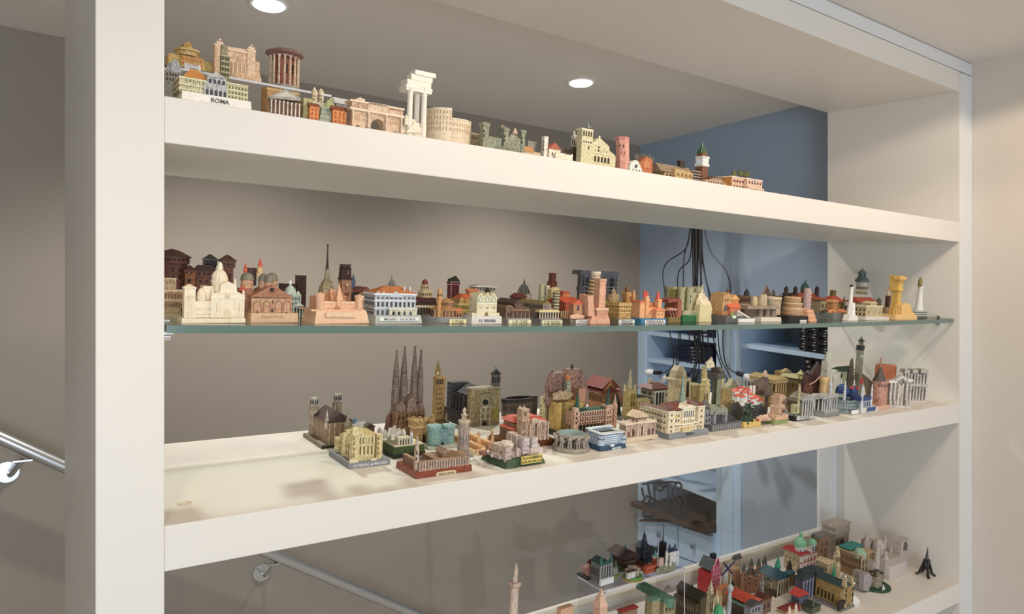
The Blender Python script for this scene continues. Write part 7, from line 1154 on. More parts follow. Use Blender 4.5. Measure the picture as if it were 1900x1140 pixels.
s.base('b8b4b0', 1502, 1514, 5, 0, 40); s.box('cella', '7c7468/4a443c', 1492, 1506, 745, 6, 40); s.cols('c4c4c4/7c7c80', 1488, 1506, 5, 743, None, 4, 1.5); s.colsd('c4c4c4', 1488, 6, 40, 5, 743, None, 1.3); s.gable('roof', 'a8a49a/6c6860', 1486, 1508, 731, 741, 2, 44, 'y'); s.multi('entablature', 'b8b6b0', [(1486, 1508, 740, 2, 44, 743.5)]); s.rock('rubble', 'c4c0bc/84807c', 1500, 1514, 772, -4, 4, seed=3, sub=2)
s = bm_('olive tan hall model with upturned pointed eaves at its right end', 1476, 758, 'souvenir_hall')
s.box('hall', 'a8906c/6a563a', 1478, 1492, 706, 4, 60); s.hip('roof', 'b4a878/746a44', 1476, 1494, 693, 703, 2, 60, .6, .8); s.sq('star_eave', 'c8c08c/847c50', 1481, 8, [(.4, 686), (4, 691), (9, 694), (7, 697), (12, 702), (6, 706), (5, 712)]); s.flank(1478, 709, 724, 5, 1, 6, 58, c='6c5838', f=.35)
s = bm_('dark red-brown ship-like model with one thin pinkish oar', 1500, 762, 'souvenir_ship')
s.rock('hull', '4c2a20/28140f', 1482, 1516, 688, 0, 30, seed=11, rough=.35); s.poly('sail', '44241c/24120e', [(1496, 730), (1500, 696), (1512, 676), (1518, 680), (1518, 730)], 10, 20); s.tubes('oar', 'c8948c', [[(1498, 714, -3), (1508, 709, -3), (1518, 698, -3)]], 1.2); s.rock('relief', '6c3c2c/3c2018', 1486, 1510, 706, -4, 8, 738, seed=6, rough=.6)
s = bm_('frosted pale obelisk model with faceted cap before the side panel', 1530, 752, 'souvenir_obelisk')
s.sq('shaft', 'ccc6b8/a8a294', 1528, 10, [(8.8, 669.6), (9.4, 674), (10, None)]); s.lathe('cap', 'd0ccc0/acA898', 1529.5, 10, [(.5, 650), (4.4, 655), (6, 662), (6, 670)], 7, smooth=False); s.blob('emblem', 'a8806c', 1527, 688, .6, 2.6, 3, 1)
s = bm_('smooth ochre pot-shaped model beside the frosted obelisk', 1524, 762, 'souvenir_pot'); s.lathe('pot', 'd8b478/b08c54!', 1525, 9, [(7, 700), (9.6, 703), (9.4, 708), (7.6, 712), (9, 722), (8.4, 734), (7.6, None)], 16)
s = bm_('grey ruined temple model with open colonnade on stepped base', 1528, 776, 'souvenir_temple')
s.base('8c8c8c/5c5c5c', 1528, 1558, 8, 0, 48, tp=1); s.base('a0a0a0', 1529, 1556, 3, 2, 46, nm='step', z=s.z0); s.cols('b4b4b6/6c6c74', 1528, 1550, 6, 741, None, 5, 1.7); s.colsd('b4b4b6', 1526, 6, 44, 6, 739, None, 1.6); s.box('cella', '6c5c4c/3c342c', 1524, 1534, 744, 14, 36); s.multi('entablature', 'acacae/6c6c70', [(1525, 1552, 737, 3, 46, 741)]); s.rock('broken_top', 'c0bcb8/84807c', 1506, 1522, 731, 26, 46, 738, seed=3, sub=2)
s = bm_('blue grey oval arena model with ringed tiers and small white tag', 1574, 771, 'souvenir_arena', dk=1)
s.round_base('8c989c', 1568, 5, 25, 24); 
for i in range(3): s.ring('tier', 'a0acb0/5c686c' if i % 2 else '8c9a9e/4c585c', 1566 - i * .4, 24, 22 - i * .3, 5, 0, 360, 754 - i * 6.6, 754 - i * 6.6, 762 - i * 6.6, n=28)
s.lathe('arena_floor', '6c7460', 1565, 24, [(17, 745), (17, 752)], 20); s.rwins(1566, 24, 22.4, 200, 350, 12, 741, 760, 3, c='54646c', f=.5); s.plate('', 1579, 1591, 762, 769.6, -1, c='ecece8', th=1.6)
# blue mosque
s = bm_('white and blue mosque model with six slender minarets on a white base', 1598, 768, 'souvenir_mosque')
s.base('d4d0cc', 1598, 1630, 9, -2, 60, tp=2); s.poly('plaque', '34508c', [(1608, 764), (1611, 757), (1625, 755), (1624, 762)], -3.4, -2.2); s.box('court', 'a8acb4/5c6474', 1596, 1616, 744, 2, 30); s.multi('court_roof', '34467c/1e2a50', [(1595, 1617, 738, 0, 32, 745)]); s.wins(1597, 1615, 747, 756, 4, 1, 2, c='3c4c74', f=.4, fv=.9); s.box('hall', 'b4b8c0/6c7484', 1580, 1600, 740, 30, 62)
for x, d, r, y in ((1560, 50, 12, 712), (1580, 44, 9, 716), (1574, 60, 9, 718)): s.lathe('blue_dome', '2c4a84/1a2c54', x, d, [(.4, y), (r * .4, y + 2), (r * .8, y + 6), (r, y + 12), (r, y + 18)], 14); 
for x, y, d in ((1538, 704, 62), (1557, 702, 74), (1564.5, 706, 30), (1581, 704, 54), (1597, 712, 2), (1614.5, 712, 2)): s.lathe('minaret', 'd8dade/8c94a4', x, d, [(.3, y), (1.2, y + 5), (1.4, y + 9), (2.8, y + 10), (1.8, y + 12), (1.9, y + 20), (3, y + 21), (2.2, y + 23), (2.4, y + 36), (3, None)], 8)
s.lathe('red_ornament', 'c8283c', 1594, 30, [(.5, 702), (3.4, 704), (2, 707), (3, 710), (1.5, 713)], 8); s.blob('red_dome', 'b82c3c', 1577, 720, 34, 4, 4, 1); s.blob('red_dome', 'b82c3c', 1587, 721, 34, 4, 4, 1); s.lathe('cream_cone', 'd0bca4', 1600, 26, [(.4, 717), (4, 733), (5, 745)], 10)
s = bm_('grey green clock tower model with open lantern top, tallest near the right side panel', 1592, 742, 'souvenir_tower')
s.sq('shaft', 'a09c88/5c5848', 1589, 12, [(7, 650), (7.2, 690), (8, 720), (9, None)]); s.sq('gallery', '3c4438/20241e', 1589, 12, [(7.6, 641), (8, 643), (7.6, 650)]); s.sq('lantern', 'b8a890/5c5040', 1589.5, 12, [(4.8, 632), (4.4, 634), (4.4, 641.5)]); s.wins(1588, 1592.6, 634, 641, 1, 1, 8, c='6c4c4c', f=.6, fv=.9); s.lathe('cap', '4c5446/2a2e26', 1589.5, 12, [(.3, 624), (1.4, 628), (6, 633), (5.6, 634)], 8); s.blob('clock', 'dcdcd0', 1592, 661, 5.4, 3.4, 3.4, 1); s.rock('brown_rock', '5c4c40/342a24', 1573, 1586, 663, 8, 24, seed=5, rough=.25); s.poly('sloping_wall', '8c8470/5a5444', [(1590, None), (1592, 690), (1606, 700), (1620, 712), (1622, None)], 14, 24)
s = bm_('cream walled house model with dark green wavy roof left of the clock tower', 1566, 742, 'souvenir_house')
s.box('walls', 'b8b494/74705a', 1563, 1577, 690, 4, 30); s.gable('roof', '2c4434/18261e', 1560, 1580, 679, 688, 0, 34, 'x', o=2); s.flank(1563, 693, 704, 2, 1, 6, 28, c='4c4a3c'); s.box('white_tower', 'd0ccc4', 1548, 1556, 692, 0, 10); s.lathe('white_turret', 'dcd8d0', 1545, -4, [(.4, 694), (3.4, 700), (4, 703), (3.4, 706), (3.6, None)], 10)
s = bm_('pink brick round tower model with grey cone roof and tall finial', 1634, 760, 'souvenir_tower', dk=1); GA = 'c89480/7c5044'
s.base('d8a894', 1626, 1652, 6, -2, 34, tp=2); s.lathe('drum', GA, 1630, 16, [(13.4, 706), (14.4, 708), (13.6, 710), (13, 722), (13.8, 724), (13.2, 726), (13.4, 738), (14.2, 740), (13.6, 742), (14, None)], 20); s.rwins(1630, 16, 13.4, 190, 350, 9, 709, 719, 1, c='6c4438', f=.45); s.lathe('cone_roof', '5c5450/34302e', 1628, 16, [(1, 680), (4, 688), (9, 700), (12, 706)], 14); s.lathe('finial', 'a8705c', 1627.5, 16, [(.8, 664), (1.6, 668), (1.2, 674), (1.8, 678), (1.2, 682)], 8); s.poly('door', 'b07c68', [(1629, None), (1629, 744), (1632, 741), (1635, 744), (1635, None)], 1.4, 3)
s = bm_('terracotta orange double-lobed block model behind the pink round tower', 1640, 742, 'souvenir_block')
s.lathe('lobe', 'c46c40/8c4424', 1633, 14, [(9, 676), (12, 678), (12.6, 686), (11.6, None)], 16); s.lathe('lobe', 'cc7448/8c4424', 1649, 10, [(7, 677), (9, 679), (9.4, 688), (8.4, None)], 16); s.box('link', 'c46c40/8c4424', 1638, 1652, 680, 6, 20)
s = bm_('light grey ruined gate model with tall arch, in front of the two-storey facade', 1667, 757, 'souvenir_gate', rot=-30, dk=1); GT = 'c4beb8/807a76'
s.base('d0cac4', 1646, 1690, 4, -2, 16, tp=1); archwall(s, 'arch_wall', GT, 1648, 1688, 709, 706, [(1663, 1677, 716, 706)], 4, 12); s.poly('arched_pediment', 'd4cec8/8c8682', [(1656, 707), (1661, 702), (1670, 697), (1678, 701), (1683, 706), (1677, 708), (1670, 703), (1663, 708)], 2, 12); s.cols('d8d2cc/8c8682', 1650, 1687, 6, 711, None, 0, 1.7); s.sq('side_pier', GT, 1650, 8, [(5, 704), (5.4, 706), (4.6, 708), (4.6, None)]); s.multi('entablature', 'd8d2cc', [(1646, 1660, 706.6, -1, 13, 711)]); s.box('entablature', 'd8d2cc', 1680, 1690, 704, -1, 13, 709)
for x in (1652, 1660, 1682): s.box('pedestal', GT, x - 2, x + 2.4, 743, -4, 0)
s = bm_('light grey two-storey colonnaded library facade model, farthest right on the middle shelf', 1697, 748, 'souvenir_facade', rot=-34, dk=1); LB = 'bcb6b0/6c6662'
s.base('ccc6c0', 1673, 1720, 4, -3, 22, tp=1); s.box('back_wall', 'a09a96/5c5856', 1675, 1716, 690, 12, 18)
for y0_, y1_ in ((693, 713), (718, None)): s.cols('d4cec8/7c7672', 1676, 1716, 8, y0_, y1_, 3, 1.7); s.cols('d0cac4/7c7672', 1678, 1716, 6, y0_, y1_, 10, 1.5, nm='rear_column')
for xa, xb in ((1674, 1684), (1689, 1699), (1704, 1718)): s.box('entablature', LB, xa, xb, 686, 0, 17, 693)
s.multi('cornice', LB, [(1674, 1719, 712, 1, 17, 717)]); s.wins(1677, 1715, 697, 711, 4, 1, 12, c='6c6662', f=.4, fv=.9); s.wins(1677, 1715, 721, 740, 4, 1, 12, c='6c6662', f=.4, fv=.9)
# ================================================================== bottom shelf and the clear riser on it
G4 = 'models on the bottom shelf'; G5 = 'models on the clear riser of the bottom shelf'
def fm(label, x, y=None, name='souvenir_building', t=None, dk=.6): return Mini(label, 'F', x, y=y, t=t, name=name, group=G4, dk=dk)
def pm(label, x, y, name='souvenir_building'): return Mini(label, 'P', x, y=y, name=name, group=G5, dk=.75)
s = pm('red roofed castle model with pale walls at the left end of the clear riser', 1096, 1076, 'souvenir_castle')
s.base('2c2826', 1090, 1108, 3, -2, 40); s.box('range', 'b8887c/6c4038', 1093, 1108, 1058, 6, 34)
for x, y, d, w_ in ((1093, 1038, 16, 6), (1101, 1036, 26, 6), (1104, 1048, 8, 5), (1089, 1054, 22, 4)): s.sq('tower', 'cca89c/7c544a', x, d, [(w_ - 1, y + 6), (w_ - 1.6, None)]); s.sq('red_roof', '7c2c28/4c1a18', x, d, [(1, y), (w_, y + 6), (w_, y + 7.4)])
s = pm('grey gothic church model with two teal spires and white plate in front', 1114, 1088, 'souvenir_church')
s.base('e0e0dc', 1114, 1138.6, 12, -3, 3, tp=.4); s.plate('', 1115, 1138, 1079, 1087, -3, c='e8e8e4', th=.6); s.z0 = 3 * s.m; s.box('body', '7c7c78/3a3a3c', 1113, 1133, 1050, 3, 40); s.gable('roof', '2c5450/183230', 1113, 1133, 1040, 1050, 3, 40, 'y'); s.wins(1115, 1132, 1053, 1078, 4, 2, 3, c='2c2c30', f=.35, fv=.85); s.cols('a8a8a4', 1113, 1133, 5, 1051, None, 2, 1, nm='buttress'); s.flank(1113, 1054, 1076, 6, 1, 6, 38, c='2c2c2e')
for x, y, d in ((1113, 1028, 6), (1131.5, 1023, 8)): s.sq('tower', '74746e/3a3a3c', x, d, [(3.6, y + 18), (3.8, None)]); s.lathe('spire', '2c6c64/164038', x, d, [(.3, y), (1.2, y + 6), (3, y + 14), (4, y + 19)], 8, smooth=False)
s = pm('little pale grey pointed chapel model on bright green ground', 1142, 1071, 'souvenir_chapel')
s.base('7c9c34', 1136, 1152, 2, -3, 20); s.box('body', 'a4a498/4c4c46', 1137, 1146, 1056, 2, 16); s.sq('spire', '5c6c64/2c3834', 1141, 8, [(.3, 1040), (2.4, 1047), (5.6, 1056)])
s = pm('large brown roofed hall model with teal spirelet on the clear riser', 1160, 1060, 'souvenir_hall')
s.base('3c5c2c', 1150, 1190, 3, -2, 50); s.box('hall', '4c3028/2a1a16', 1158, 1182, 1038, 4, 56); s.gable('roof', '3c2c28/201614', 1156, 1184, 1024, 1038, 2, 58, 'y', o=3); s.sq('turret', 'd0d0cc', 1161, 40, [(3, 1024), (3, 1034)]); s.lathe('spire', '1c6c64/0f3c38', 1159, 40, [(.3, 1008), (1.4, 1013), (3, 1020), (3.4, 1025)], 8); s.box('lower_roof', '5c4a44/322824', 1160, 1180, 1044, -4, 4, 1048); s.wins(1160, 1180, 1048, 1056, 5, 1, 4, c='1c1412'); s.lathe('chimney', 'b8b0a4', 1175, 30, [(2.4, 1028), (2.8, 1036)], 8)
s = pm('oval walled village model with white houses on green and yellow ground', 1176, 1081, 'souvenir_village')
s.round_base('c89c44', 1174, 2, 20, 17, n=20); s.round_base('5c8c38', 1174, 5, 18, 17, n=20, nm='lawn', z=s.z0)
for i, (x, y, d, r) in enumerate(((1162, 1056, 20, 4), (1168, 1050, 26, 4), (1176, 1052, 28, 4), (1184, 1054, 24, 4), (1188, 1060, 14, 4), (1166, 1062, 10, 4), (1182, 1058, 8, 4))): s.lathe('tower', 'c0b49c/6c5c48', x, d, [(r * .8, y), (r, y + 1), (r * .8, y + 3), (r * .8, None)], 8)
s.box('long_hall', 'dcdad4/8c8880', 1165, 1179, 1064, 3, 12); s.gable('hall_roof', '6c4c38/3c281c', 1164, 1180, 1058, 1064, 2, 13, 'x'); s.box('keep', 'a89c84/5c5040', 1168, 1180, 1054, 16, 26)
s = pm('dark blue grey gothic cathedral model with one tall tower on the clear riser', 1196, 1052, 'souvenir_cathedral'); DG = '3c4254/1c2030'
s.sq('tower', DG, 1193, 10, [(.8, 986), (2, 990), (3.4, 996), (3.4, 1000), (5.4, 1003), (5.8, 1014), (7, 1016), (7.4, None)]); s.lathe('tip', 'a8acb8', 1194, 10, [(.4, 984), (1.8, 987), (2.4, 992)], 6); s.box('nave', DG, 1201, 1216, 1024, 8, 50); s.gable('roof', '2c3430/161c1a', 1200, 1217, 1014, 1024, 8, 52, 'y'); s.wins(1189, 1199, 1006, 1044, 2, 4, 3, c='10121c', f=.35)
for i in range(5): s.sq('pinnacle', '4c5050', 1202 + i * 4, 8 + i * 3, [(.3, 1011 + i % 2 * 2), (1.6, 1018), (1.6, 1026)])
s = pm('orange brick castle model with clock tower topped by a teal cone', 1199, 1067, 'souvenir_castle')
s.box('front_wing', 'c8582c/7c3018', 1199, 1222, 1053, 0, 12); s.box('side_wing', 'b04a28/6c2816', 1196, 1206, 1054, 12, 60); s.gable('roof', '4c241c/2a1410', 1195, 1207, 1047, 1054, 12, 60, 'y'); s.sq('clock_tower', 'cc5c30/7c3018', 1214, 8, [(5, 1036), (5.4, 1038), (5.2, None)]); s.sq('white_band', 'dcdcd4', 1214, 8, [(4.6, 1031), (5, 1032), (4.8, 1037)]); s.lathe('cone', '4c9c90/245c54', 1214, 8, [(.3, 1020), (2, 1026), (4, 1032)], 8); s.wins(1210, 1214, 1040, 1052, 1, 2, 3.4, c='6c2414', f=.4); s.wins(1200, 1221, 1056, 1063, 5, 1, 0, c='6c2414', f=.4)
s = pm('black television tower model with long needle on the clear riser', 1228, 1055, 'souvenir_tower'); s.sq('tower', '24201e/141210', 1227.5, 8, [(6.4, 1006), (7, 1008), (6.6, None)]); s.lathe('needle', '1c1a18', 1227, 8, [(.5, 971), (.8, 990), (1.4, 1002), (3, 1006.5)], 6)
s = pm('white fairytale castle model with blue roofs on a mossy rock', 1243, 1063, 'souvenir_castle')
s.rock('rock', '8c8c70/4c5038', 1226, 1259, 1040, -2, 26, seed=6, rough=.25, flat=.2); s.box('white_hall', 'dcd8d4/9a94a0', 1240, 1254, 1026, 8, 22, 1046); s.gable('blue_roof', '2c4068/16223c', 1239, 1255, 1016, 1026, 7, 23, 'x')
for x, y, d, c in ((1240, 1009, 20, '2c3c5c'), (1250, 1008, 14, '2c3c5c'), (1256, 1018, 8, 'd8d4cc'), (1235, 1020, 4, 'd8d0b8'), (1243, 1030, 2, 'd8d0c4')): s.lathe('white_tower', 'e0dcd4/98949c', x, d, [(2.4, y + 8), (2.6, y + 9), (2.2, y + 10), (2.4, 1050)], 8); s.lathe('cone', c, x, d, [(.3, y), (2.8, y + 8.4)], 8)
s.box('pink_gate', 'c8a498', 1222, 1230, 1038, 4, 12, 1052)
# ---- on the shelf itself
s = fm('pale pink column monument model with figure on top, lone at the left of the bottom shelf', 946, t=.22, name='souvenir_column')
s.round_base('d8b8a4', 946, 10, 22, 10); s.lathe('shaft', 'dcc0ae/a88c7c', 946, 10, [(7.4, 1090), (7.6, 1094), (8.6, 1300)], 18, yb=None); s.sq('capital', 'd8b8a4/a08474', 946, 10, [(11.6, 1080), (12, 1084), (8, 1090)]); s.lathe('drum', 'd8bca8', 946, 10, [(4, 1068), (5, 1072), (5, 1081)], 10); s.lathe('figure', 'e0c8b4/a08474', 947, 10, [(.6, 1046), (2.4, 1050), (2, 1053), (4, 1057), (4.4, 1064), (3.6, 1070)], 8)
s = fm('pinkish flat topped block model at the lower edge, left of the pyramid tower', 1045, t=.2); s.box('block', 'd8a888/a07858', 1034, 1058, 1132, 0, 20)
s = fm('pale pink tower model with pyramid roof in front of the clear riser', 1107, t=.16, name='souvenir_tower'); s.sq('tower', 'd8ac90/a87c64', 1107, 10, [(14, 1122), (14.6, 1124), (13, 1128), (13.6, None)]); s.sq('pyramid_roof', 'dcb49c/a88068', 1106, 10, [(.4, 1092), (6, 1104), (14, 1122), (14.6, 1124)])
s = fm('brown red roofed low house model beneath the clear riser', 1160, t=.2, name='souvenir_house'); s.box('house', '8c6a50', 1150, 1178, 1138, 0, 20); s.gable('roof', '9c3024/5c1a14', 1149, 1180, 1129, 1138, -2, 22, 'x')
s = fm('olive museum model with long green barrel roof under the clear riser', 1222, t=.20, name='souvenir_museum'); MU = 'a89870/5c5034'
s.base('241e1c', 1214, 1262, 5, -4, 90); s.box('hall', MU, 1228, 1250, 1122, 0, 78); s.lathe('dome', '5c8870/34543f', 1237, 6, [(9, 1108), (11, 1112), (11.6, 1124)], 12); m = s.m
b = BM(); x0, x1 = s.lx(1229, 0), s.lx(1249, 0); z0 = s.lz(1229, 1122, 0); n = 8; prof = [((x0 + x1) / 2 - (x1 - x0) / 2 * cos(pi * i / n), z0 + 11 * m * sin(pi * i / n)) for i in range(n + 1)]; b.poly(prof, 2 * m, 76 * m); s.fin(b, 'barrel_roof', '5c8870/34543f')
for xa, d in ((1206, 4), (1222, 26)): s.box('side_block', MU, xa, xa + 14, 1126 + (xa < 1210) * -8, d, d + 22); s.multi('green_roof', '6c9480', [(xa - 1, xa + 15, 1124 + (xa < 1210) * -8, d - 1, d + 23, 1127 + (xa < 1210) * -8)])
s.wins(1230, 1249, 1126, 1140, 3, 1, 0, c='4c4430')
s = fm('dark long gothic church model with navy spirelet, left of the red canal house', 1292, t=.19, name='souvenir_church'); DC = '5c5038/2a2418'
s.box('nave', DC, 1296, 1312, 1112, 0, 96); s.gable('roof', '2e2822/181410', 1295, 1313, 1100, 1112, 0, 96, 'y'); s.box('aisle', DC, 1288, 1298, 1124, 4, 94); s.flank(1288, 1127, 1138, 8, 1, 8, 90, c='a8987c', f=.2, fv=.9); s.flank(1296, 1114, 1122, 8, 1, 8, 90, c='1c1814', f=.4); s.sq('navy_spirelet', '20243c/121424', 1281, 66, [(.3, 1084), (2, 1090), (5, 1097)])
b = BM(); m = s.m; cx, cz_ = s.lx(1262, 92), s.lz(1262, 1108, 92)
for k in range(3): b.tube([(cx + (7 - k * 2) * m * cos(pi * i / 8), (92 - k) * m, cz_ + (9 - k * 2) * m * sin(pi * i / 8)) for i in range(9)], .9 * m, 5)
s.fin(b, 'arched_end', 'a8a084/5c543c', kind='stuff'); s.sq('transept', DC, 1264, 86, [(9, 1100), (9.6, None)])
s = fm('bright red canal house model with grey roof and pink patterned gable front', 1318, 1106, 'souvenir_canal_house')
s.box('house', 'b81c24/7c1018!', 1318, 1334, 1066, 0, 52); s.gable('roof', '4c5658/2c3436', 1317, 1334, 1040, 1061, 2, 53, 'y', o=.5); s.poly('gable_front', 'c43c58/8c2038', [(1318, None), (1318, 1060), (1320, 1058), (1320, 1052), (1323, 1049), (1323, 1044), (1326, 1037), (1329, 1035), (1331, 1043), (1332, 1049), (1334.6, 1052), (1334.6, None)], -2, 1)
for r_ in range(5): s.wins(1319, 1334, 1055 + r_ * 9, 1062 + r_ * 9, 3, 1, -2, c='d8a4b8', f=.6, fv=.9); s.wins(1319.5, 1333.5, 1056 + r_ * 9, 1061 + r_ * 9, 3, 1, -2.4, c='6c2c54', f=.3)
s.wins(1322, 1331, 1043, 1051, 2, 1, -2.3, c='3c4464', f=.4); s.box('chimney', '1c2020', 1318, 1325, 1030, 18, 30, 1040); s.tubes('gable_trim', 'e0d4dc', [[(1320, 1053, -2.6), (1323, 1048, -2.6), (1326.5, 1036, -2.6), (1329, 1034.4, -2.6), (1331.6, 1044, -2.6), (1334, 1052, -2.6)]], .6); s.box('foot', 'a8241c', 1319, 1336, 1098, -6, -2)
s = fm('white windmill model with navy blue sails beside the red canal house', 1344, 1100, 'souvenir_windmill')
s.lathe('mill_body', 'dcd8d0/8c8890', 1343, 10, [(2, 1054), (4, 1058), (5, 1062), (7.4, None)], 10, smooth=False); s.tubes('sail', '28205c', [[(1337, 1068, -2), (1359, 1043, -2)]], 1.6); s.tubes('sail', '28205c', [[(1339, 1045, -2), (1356, 1065, -2)]], 1.6); s.blob('hub', '5c5068', 1348, 1056, -1, 2.2, 2.2, 1)
s = fm('tan round walled model with boxy tower, in front of the window ledge behind the windmill', 1362, 1088, 'souvenir_fort')
s.lathe('round_wall', 'c4a07c/7c5c40', 1360, 14, [(10, 1052), (12, 1056), (13, 1068), (13, None)], 14); s.box('tower', 'c8b49c/7c6c58', 1362, 1372, 1040, 18, 28); s.gable('roof', '5c5a58/343230', 1361, 1373, 1028, 1040, 17, 29, 'x'); s.rock('ground', '5c4824', 1350, 1370, 1078, -4, 8, seed=3, sub=2)
s = fm('silver grey telecommunication column model with ball near its top', 1350, t=.16, name='souvenir_tower'); s.lathe('column', 'a8b0b4/6c7478', 1350, 6, [(.5, 1066), (1.4, 1084), (5.4, 1088), (6.4, 1092), (5.4, 1096), (2.6, 1099), (3.4, 1102), (4.4, 1120), (5, None)], 14)
s = fm('cream stone parliament clock tower model with pointed cap, left of the silver column', 1312, t=.13, name='souvenir_tower'); s.sq('tower', 'b8ac88/5c5038', 1312, 8, [(.3, 1076), (1.6, 1082), (4, 1090), (5.4, 1093), (5.4, 1098), (6.6, 1100), (6.4, None)]); s.wins(1310, 1317, 1102, 1138, 2, 3, 3, c='4c4430', f=.3, fv=.8); s.blob('clock', 'd8d4c0', 1313, 1096, 2.4, 2, 2, 1)
s = fm('bright green onion dome model at the lower edge beside the clock tower', 1328, t=.1, name='souvenir_church'); s.lathe('dome', '2c9c64/1a6440', 1328, 10, [(.4, 1118), (1.6, 1123), (6, 1127), (9, 1133), (9.4, 1139), (8, 1144)], 16); s.lathe('drum', 'c8b890', 1328, 10, [(8, 1143), (8, None)], 12); s.sq('pinnacle', 'bcae84', 1324, 26, [(.3, 1097), (1.6, 1104), (4.6, 1112), (4.6, 1150)]); s.sq('pinnacle', 'bcae84', 1332, 30, [(2.4, 1106), (1.4, 1107), (1.4, 1130)])
s = fm('long hall model with glossy orange red roof and green awning', 1392, t=.15, name='souvenir_hall')
s.box('hall', '4c3c30/2a201a', 1388, 1408, 1124, 0, 84); s.gable('roof', 'cc4c30/8c2c1c!', 1386, 1410, 1108, 1122, 0, 86, 'y', o=2); s.box('awning', '6c9c88/3c6454', 1380, 1390, 1127, 4, 60, 1130); s.sq('end_tower', '8c8480/4c4644', 1410, 4, [(5, 1120), (5, None)]); s.wins(1389, 1407, 1128, 1140, 4, 1, 0, c='1c1814'); s.flank(1388, 1129, 1140, 9, 1, 6, 80, c='8c7868', f=.3)
for i in range(3): s.box('painted_roof_glint', 'e8b49c', 1392 - i * 6, 1395 - i * 6, 1112 - i * 4, 18 + i * 16, 24 + i * 16, 1115 - i * 4)  # pale boxes stand in for white reflections on the glossy roof
s = fm('thin grey gothic spire tower model rising before the brown turreted church', 1411, t=.19, name='souvenir_tower'); s.sq('tower', '8c8884/44403e', 1411, 6, [(.3, 1058), (1.4, 1068), (3, 1078), (5, 1084), (3.6, 1087), (4.6, 1096), (6, 1100), (5.6, None)]); s.wins(1409, 1415, 1102, 1130, 1, 3, 1.4, c='34302e', f=.4)
s = fm('brown brick church model with cluster of pointed grey capped turrets', 1392, 1104, 'souvenir_church'); BT = 'a07458/5c3c2c'
s.box('body', '94644a/54342a', 1386, 1414, 1074, 4, 40); s.gable('roof', '5c3426/341c16', 1386, 1414, 1064, 1074, 6, 40, 'x')
for x, y, d, w_ in ((1377, 1046, 8, 4.6), (1386, 1052, 0, 5), (1391, 1036, 26, 4.8), (1405, 1036, 30, 4.6), (1416, 1030, 34, 4.6), (1400, 1056, 2, 4.6), (1420, 1046, 20, 4)): s.sq('turret', BT, x, d, [(w_ - .4, y + 13), (w_, y + 14), (w_ - .8, None)]); s.sq('grey_cap', '5c5654/302c2c', x, d, [(.4, y), (2, y + 4), (w_, y + 13.4), (w_, y + 14)]); s.wins(x - 1, x + 3, y + 18, y + 34, 1, 2, d - w_ * .7, c='2c1c16', f=.4)
s = fm('gothic cathedral model with teal cross-shaped roof and bright green turret', 1446, 1106, 'souvenir_cathedral'); TR = '94886c/484030'
s.box('nave', TR, 1442, 1462, 1078, 0, 70); s.box('transept', TR, 1430, 1474, 1080, 22, 46); s.gable('roof', '2c5460/183440', 1441, 1463, 1062, 1077, 0, 70, 'y'); s.gable('roof', '2c5460/183440', 1430, 1475, 1064, 1079, 22, 46, 'x'); s.lathe('turret', '28906c/165c44', 1440, 34, [(.3, 1030), (1.6, 1038), (5, 1046), (6.6, 1053), (5, 1056), (5, 1068)], 6, smooth=False); s.cols('b0a484', 1442, 1462, 5, 1079, None, -1, 1.1, nm='buttress'); s.cols('b0a484', 1430, 1441, 3, 1082, None, 20, 1.1, nm='buttress'); s.cols('b0a484', 1464, 1474, 3, 1080, None, 20, 1.1, nm='buttress'); s.wins(1443, 1461, 1083, 1100, 3, 1, 0, c='242a34', f=.5, fv=.9)
s.sq('slim_tower', '7c745c/3c3628', 1480, 14, [(.3, 1046), (1.4, 1056), (3, 1060), (3.4, None)]); s.lathe('dark_gable', '3c342c', 1463, 60, [(.3, 1038), (4, 1046), (6, 1054), (6, 1060)], 6)
# white church with green domes
s = fm('white baroque church model with red roof and two pale green domes', 1492, 1066, 'souvenir_church'); WC = 'd4ccb4/8c8068'
s.box('nave', 'c8b894/8c7c58', 1485, 1512, 1030, 6, 66); s.hip('roof', 'b42420/741614', 1484, 1500, 1018, 1030, 4, 68, .1, .9); s.flank(1485, 1036, 1058, 4, 2, 10, 62, c='6c604c', f=.2, fv=.4); s.box('front', 'e4e0dc/a8a0a0', 1486, 1514, 1032, 0, 8); s.wins(1488, 1513, 1036, 1060, 4, 2, 0, c='a83030', f=.35, fv=.5); s.multi('red_string', 'b42c2c', [(1485.6, 1514.4, 1033, -.8, 8, 1034.4), (1485.6, 1514.4, 1046, -.8, 8, 1047)])
s.lathe('drum', 'e4e4e0/a0a0a0', 1482, 24, [(10.4, 1012), (10, 1014), (10, 1030), (11.4, 1031), (11.4, 1040)], 8, smooth=False); s.rwins(1482, 24, 10, 200, 350, 4, 1014, 1029, 1, c='5c6468', f=.3); s.lathe('dome', '84bc90/4c8460', 1481, 24, [(1, 996), (6, 998), (10.6, 1003), (12.4, 1009), (11, 1013)], 16); s.lathe('dome_lantern', '84bc90/4c8460', 1481, 24, [(.3, 985), (3, 989), (3.4, 992), (2, 994), (3, 997)], 8)
s.sq('tower', 'e4e0dc/a0989c', 1504, 10, [(8, 1009), (8, 1011), (7, 1013), (7, 1030), (8, 1031), (7, 1033), (7.2, None)]); s.wins(1502, 1511, 1014, 1028, 2, 1, 4, c='4c5054', f=.35, fv=.9); s.lathe('dome', '84bc90/4c8460', 1504, 10, [(1, 999), (4, 1001), (7.6, 1006), (7.6, 1010)], 12); s.lathe('cap', '3c4440', 1503.5, 10, [(.3, 990), (2.4, 994), (2.8, 997), (1, 1000)], 8)
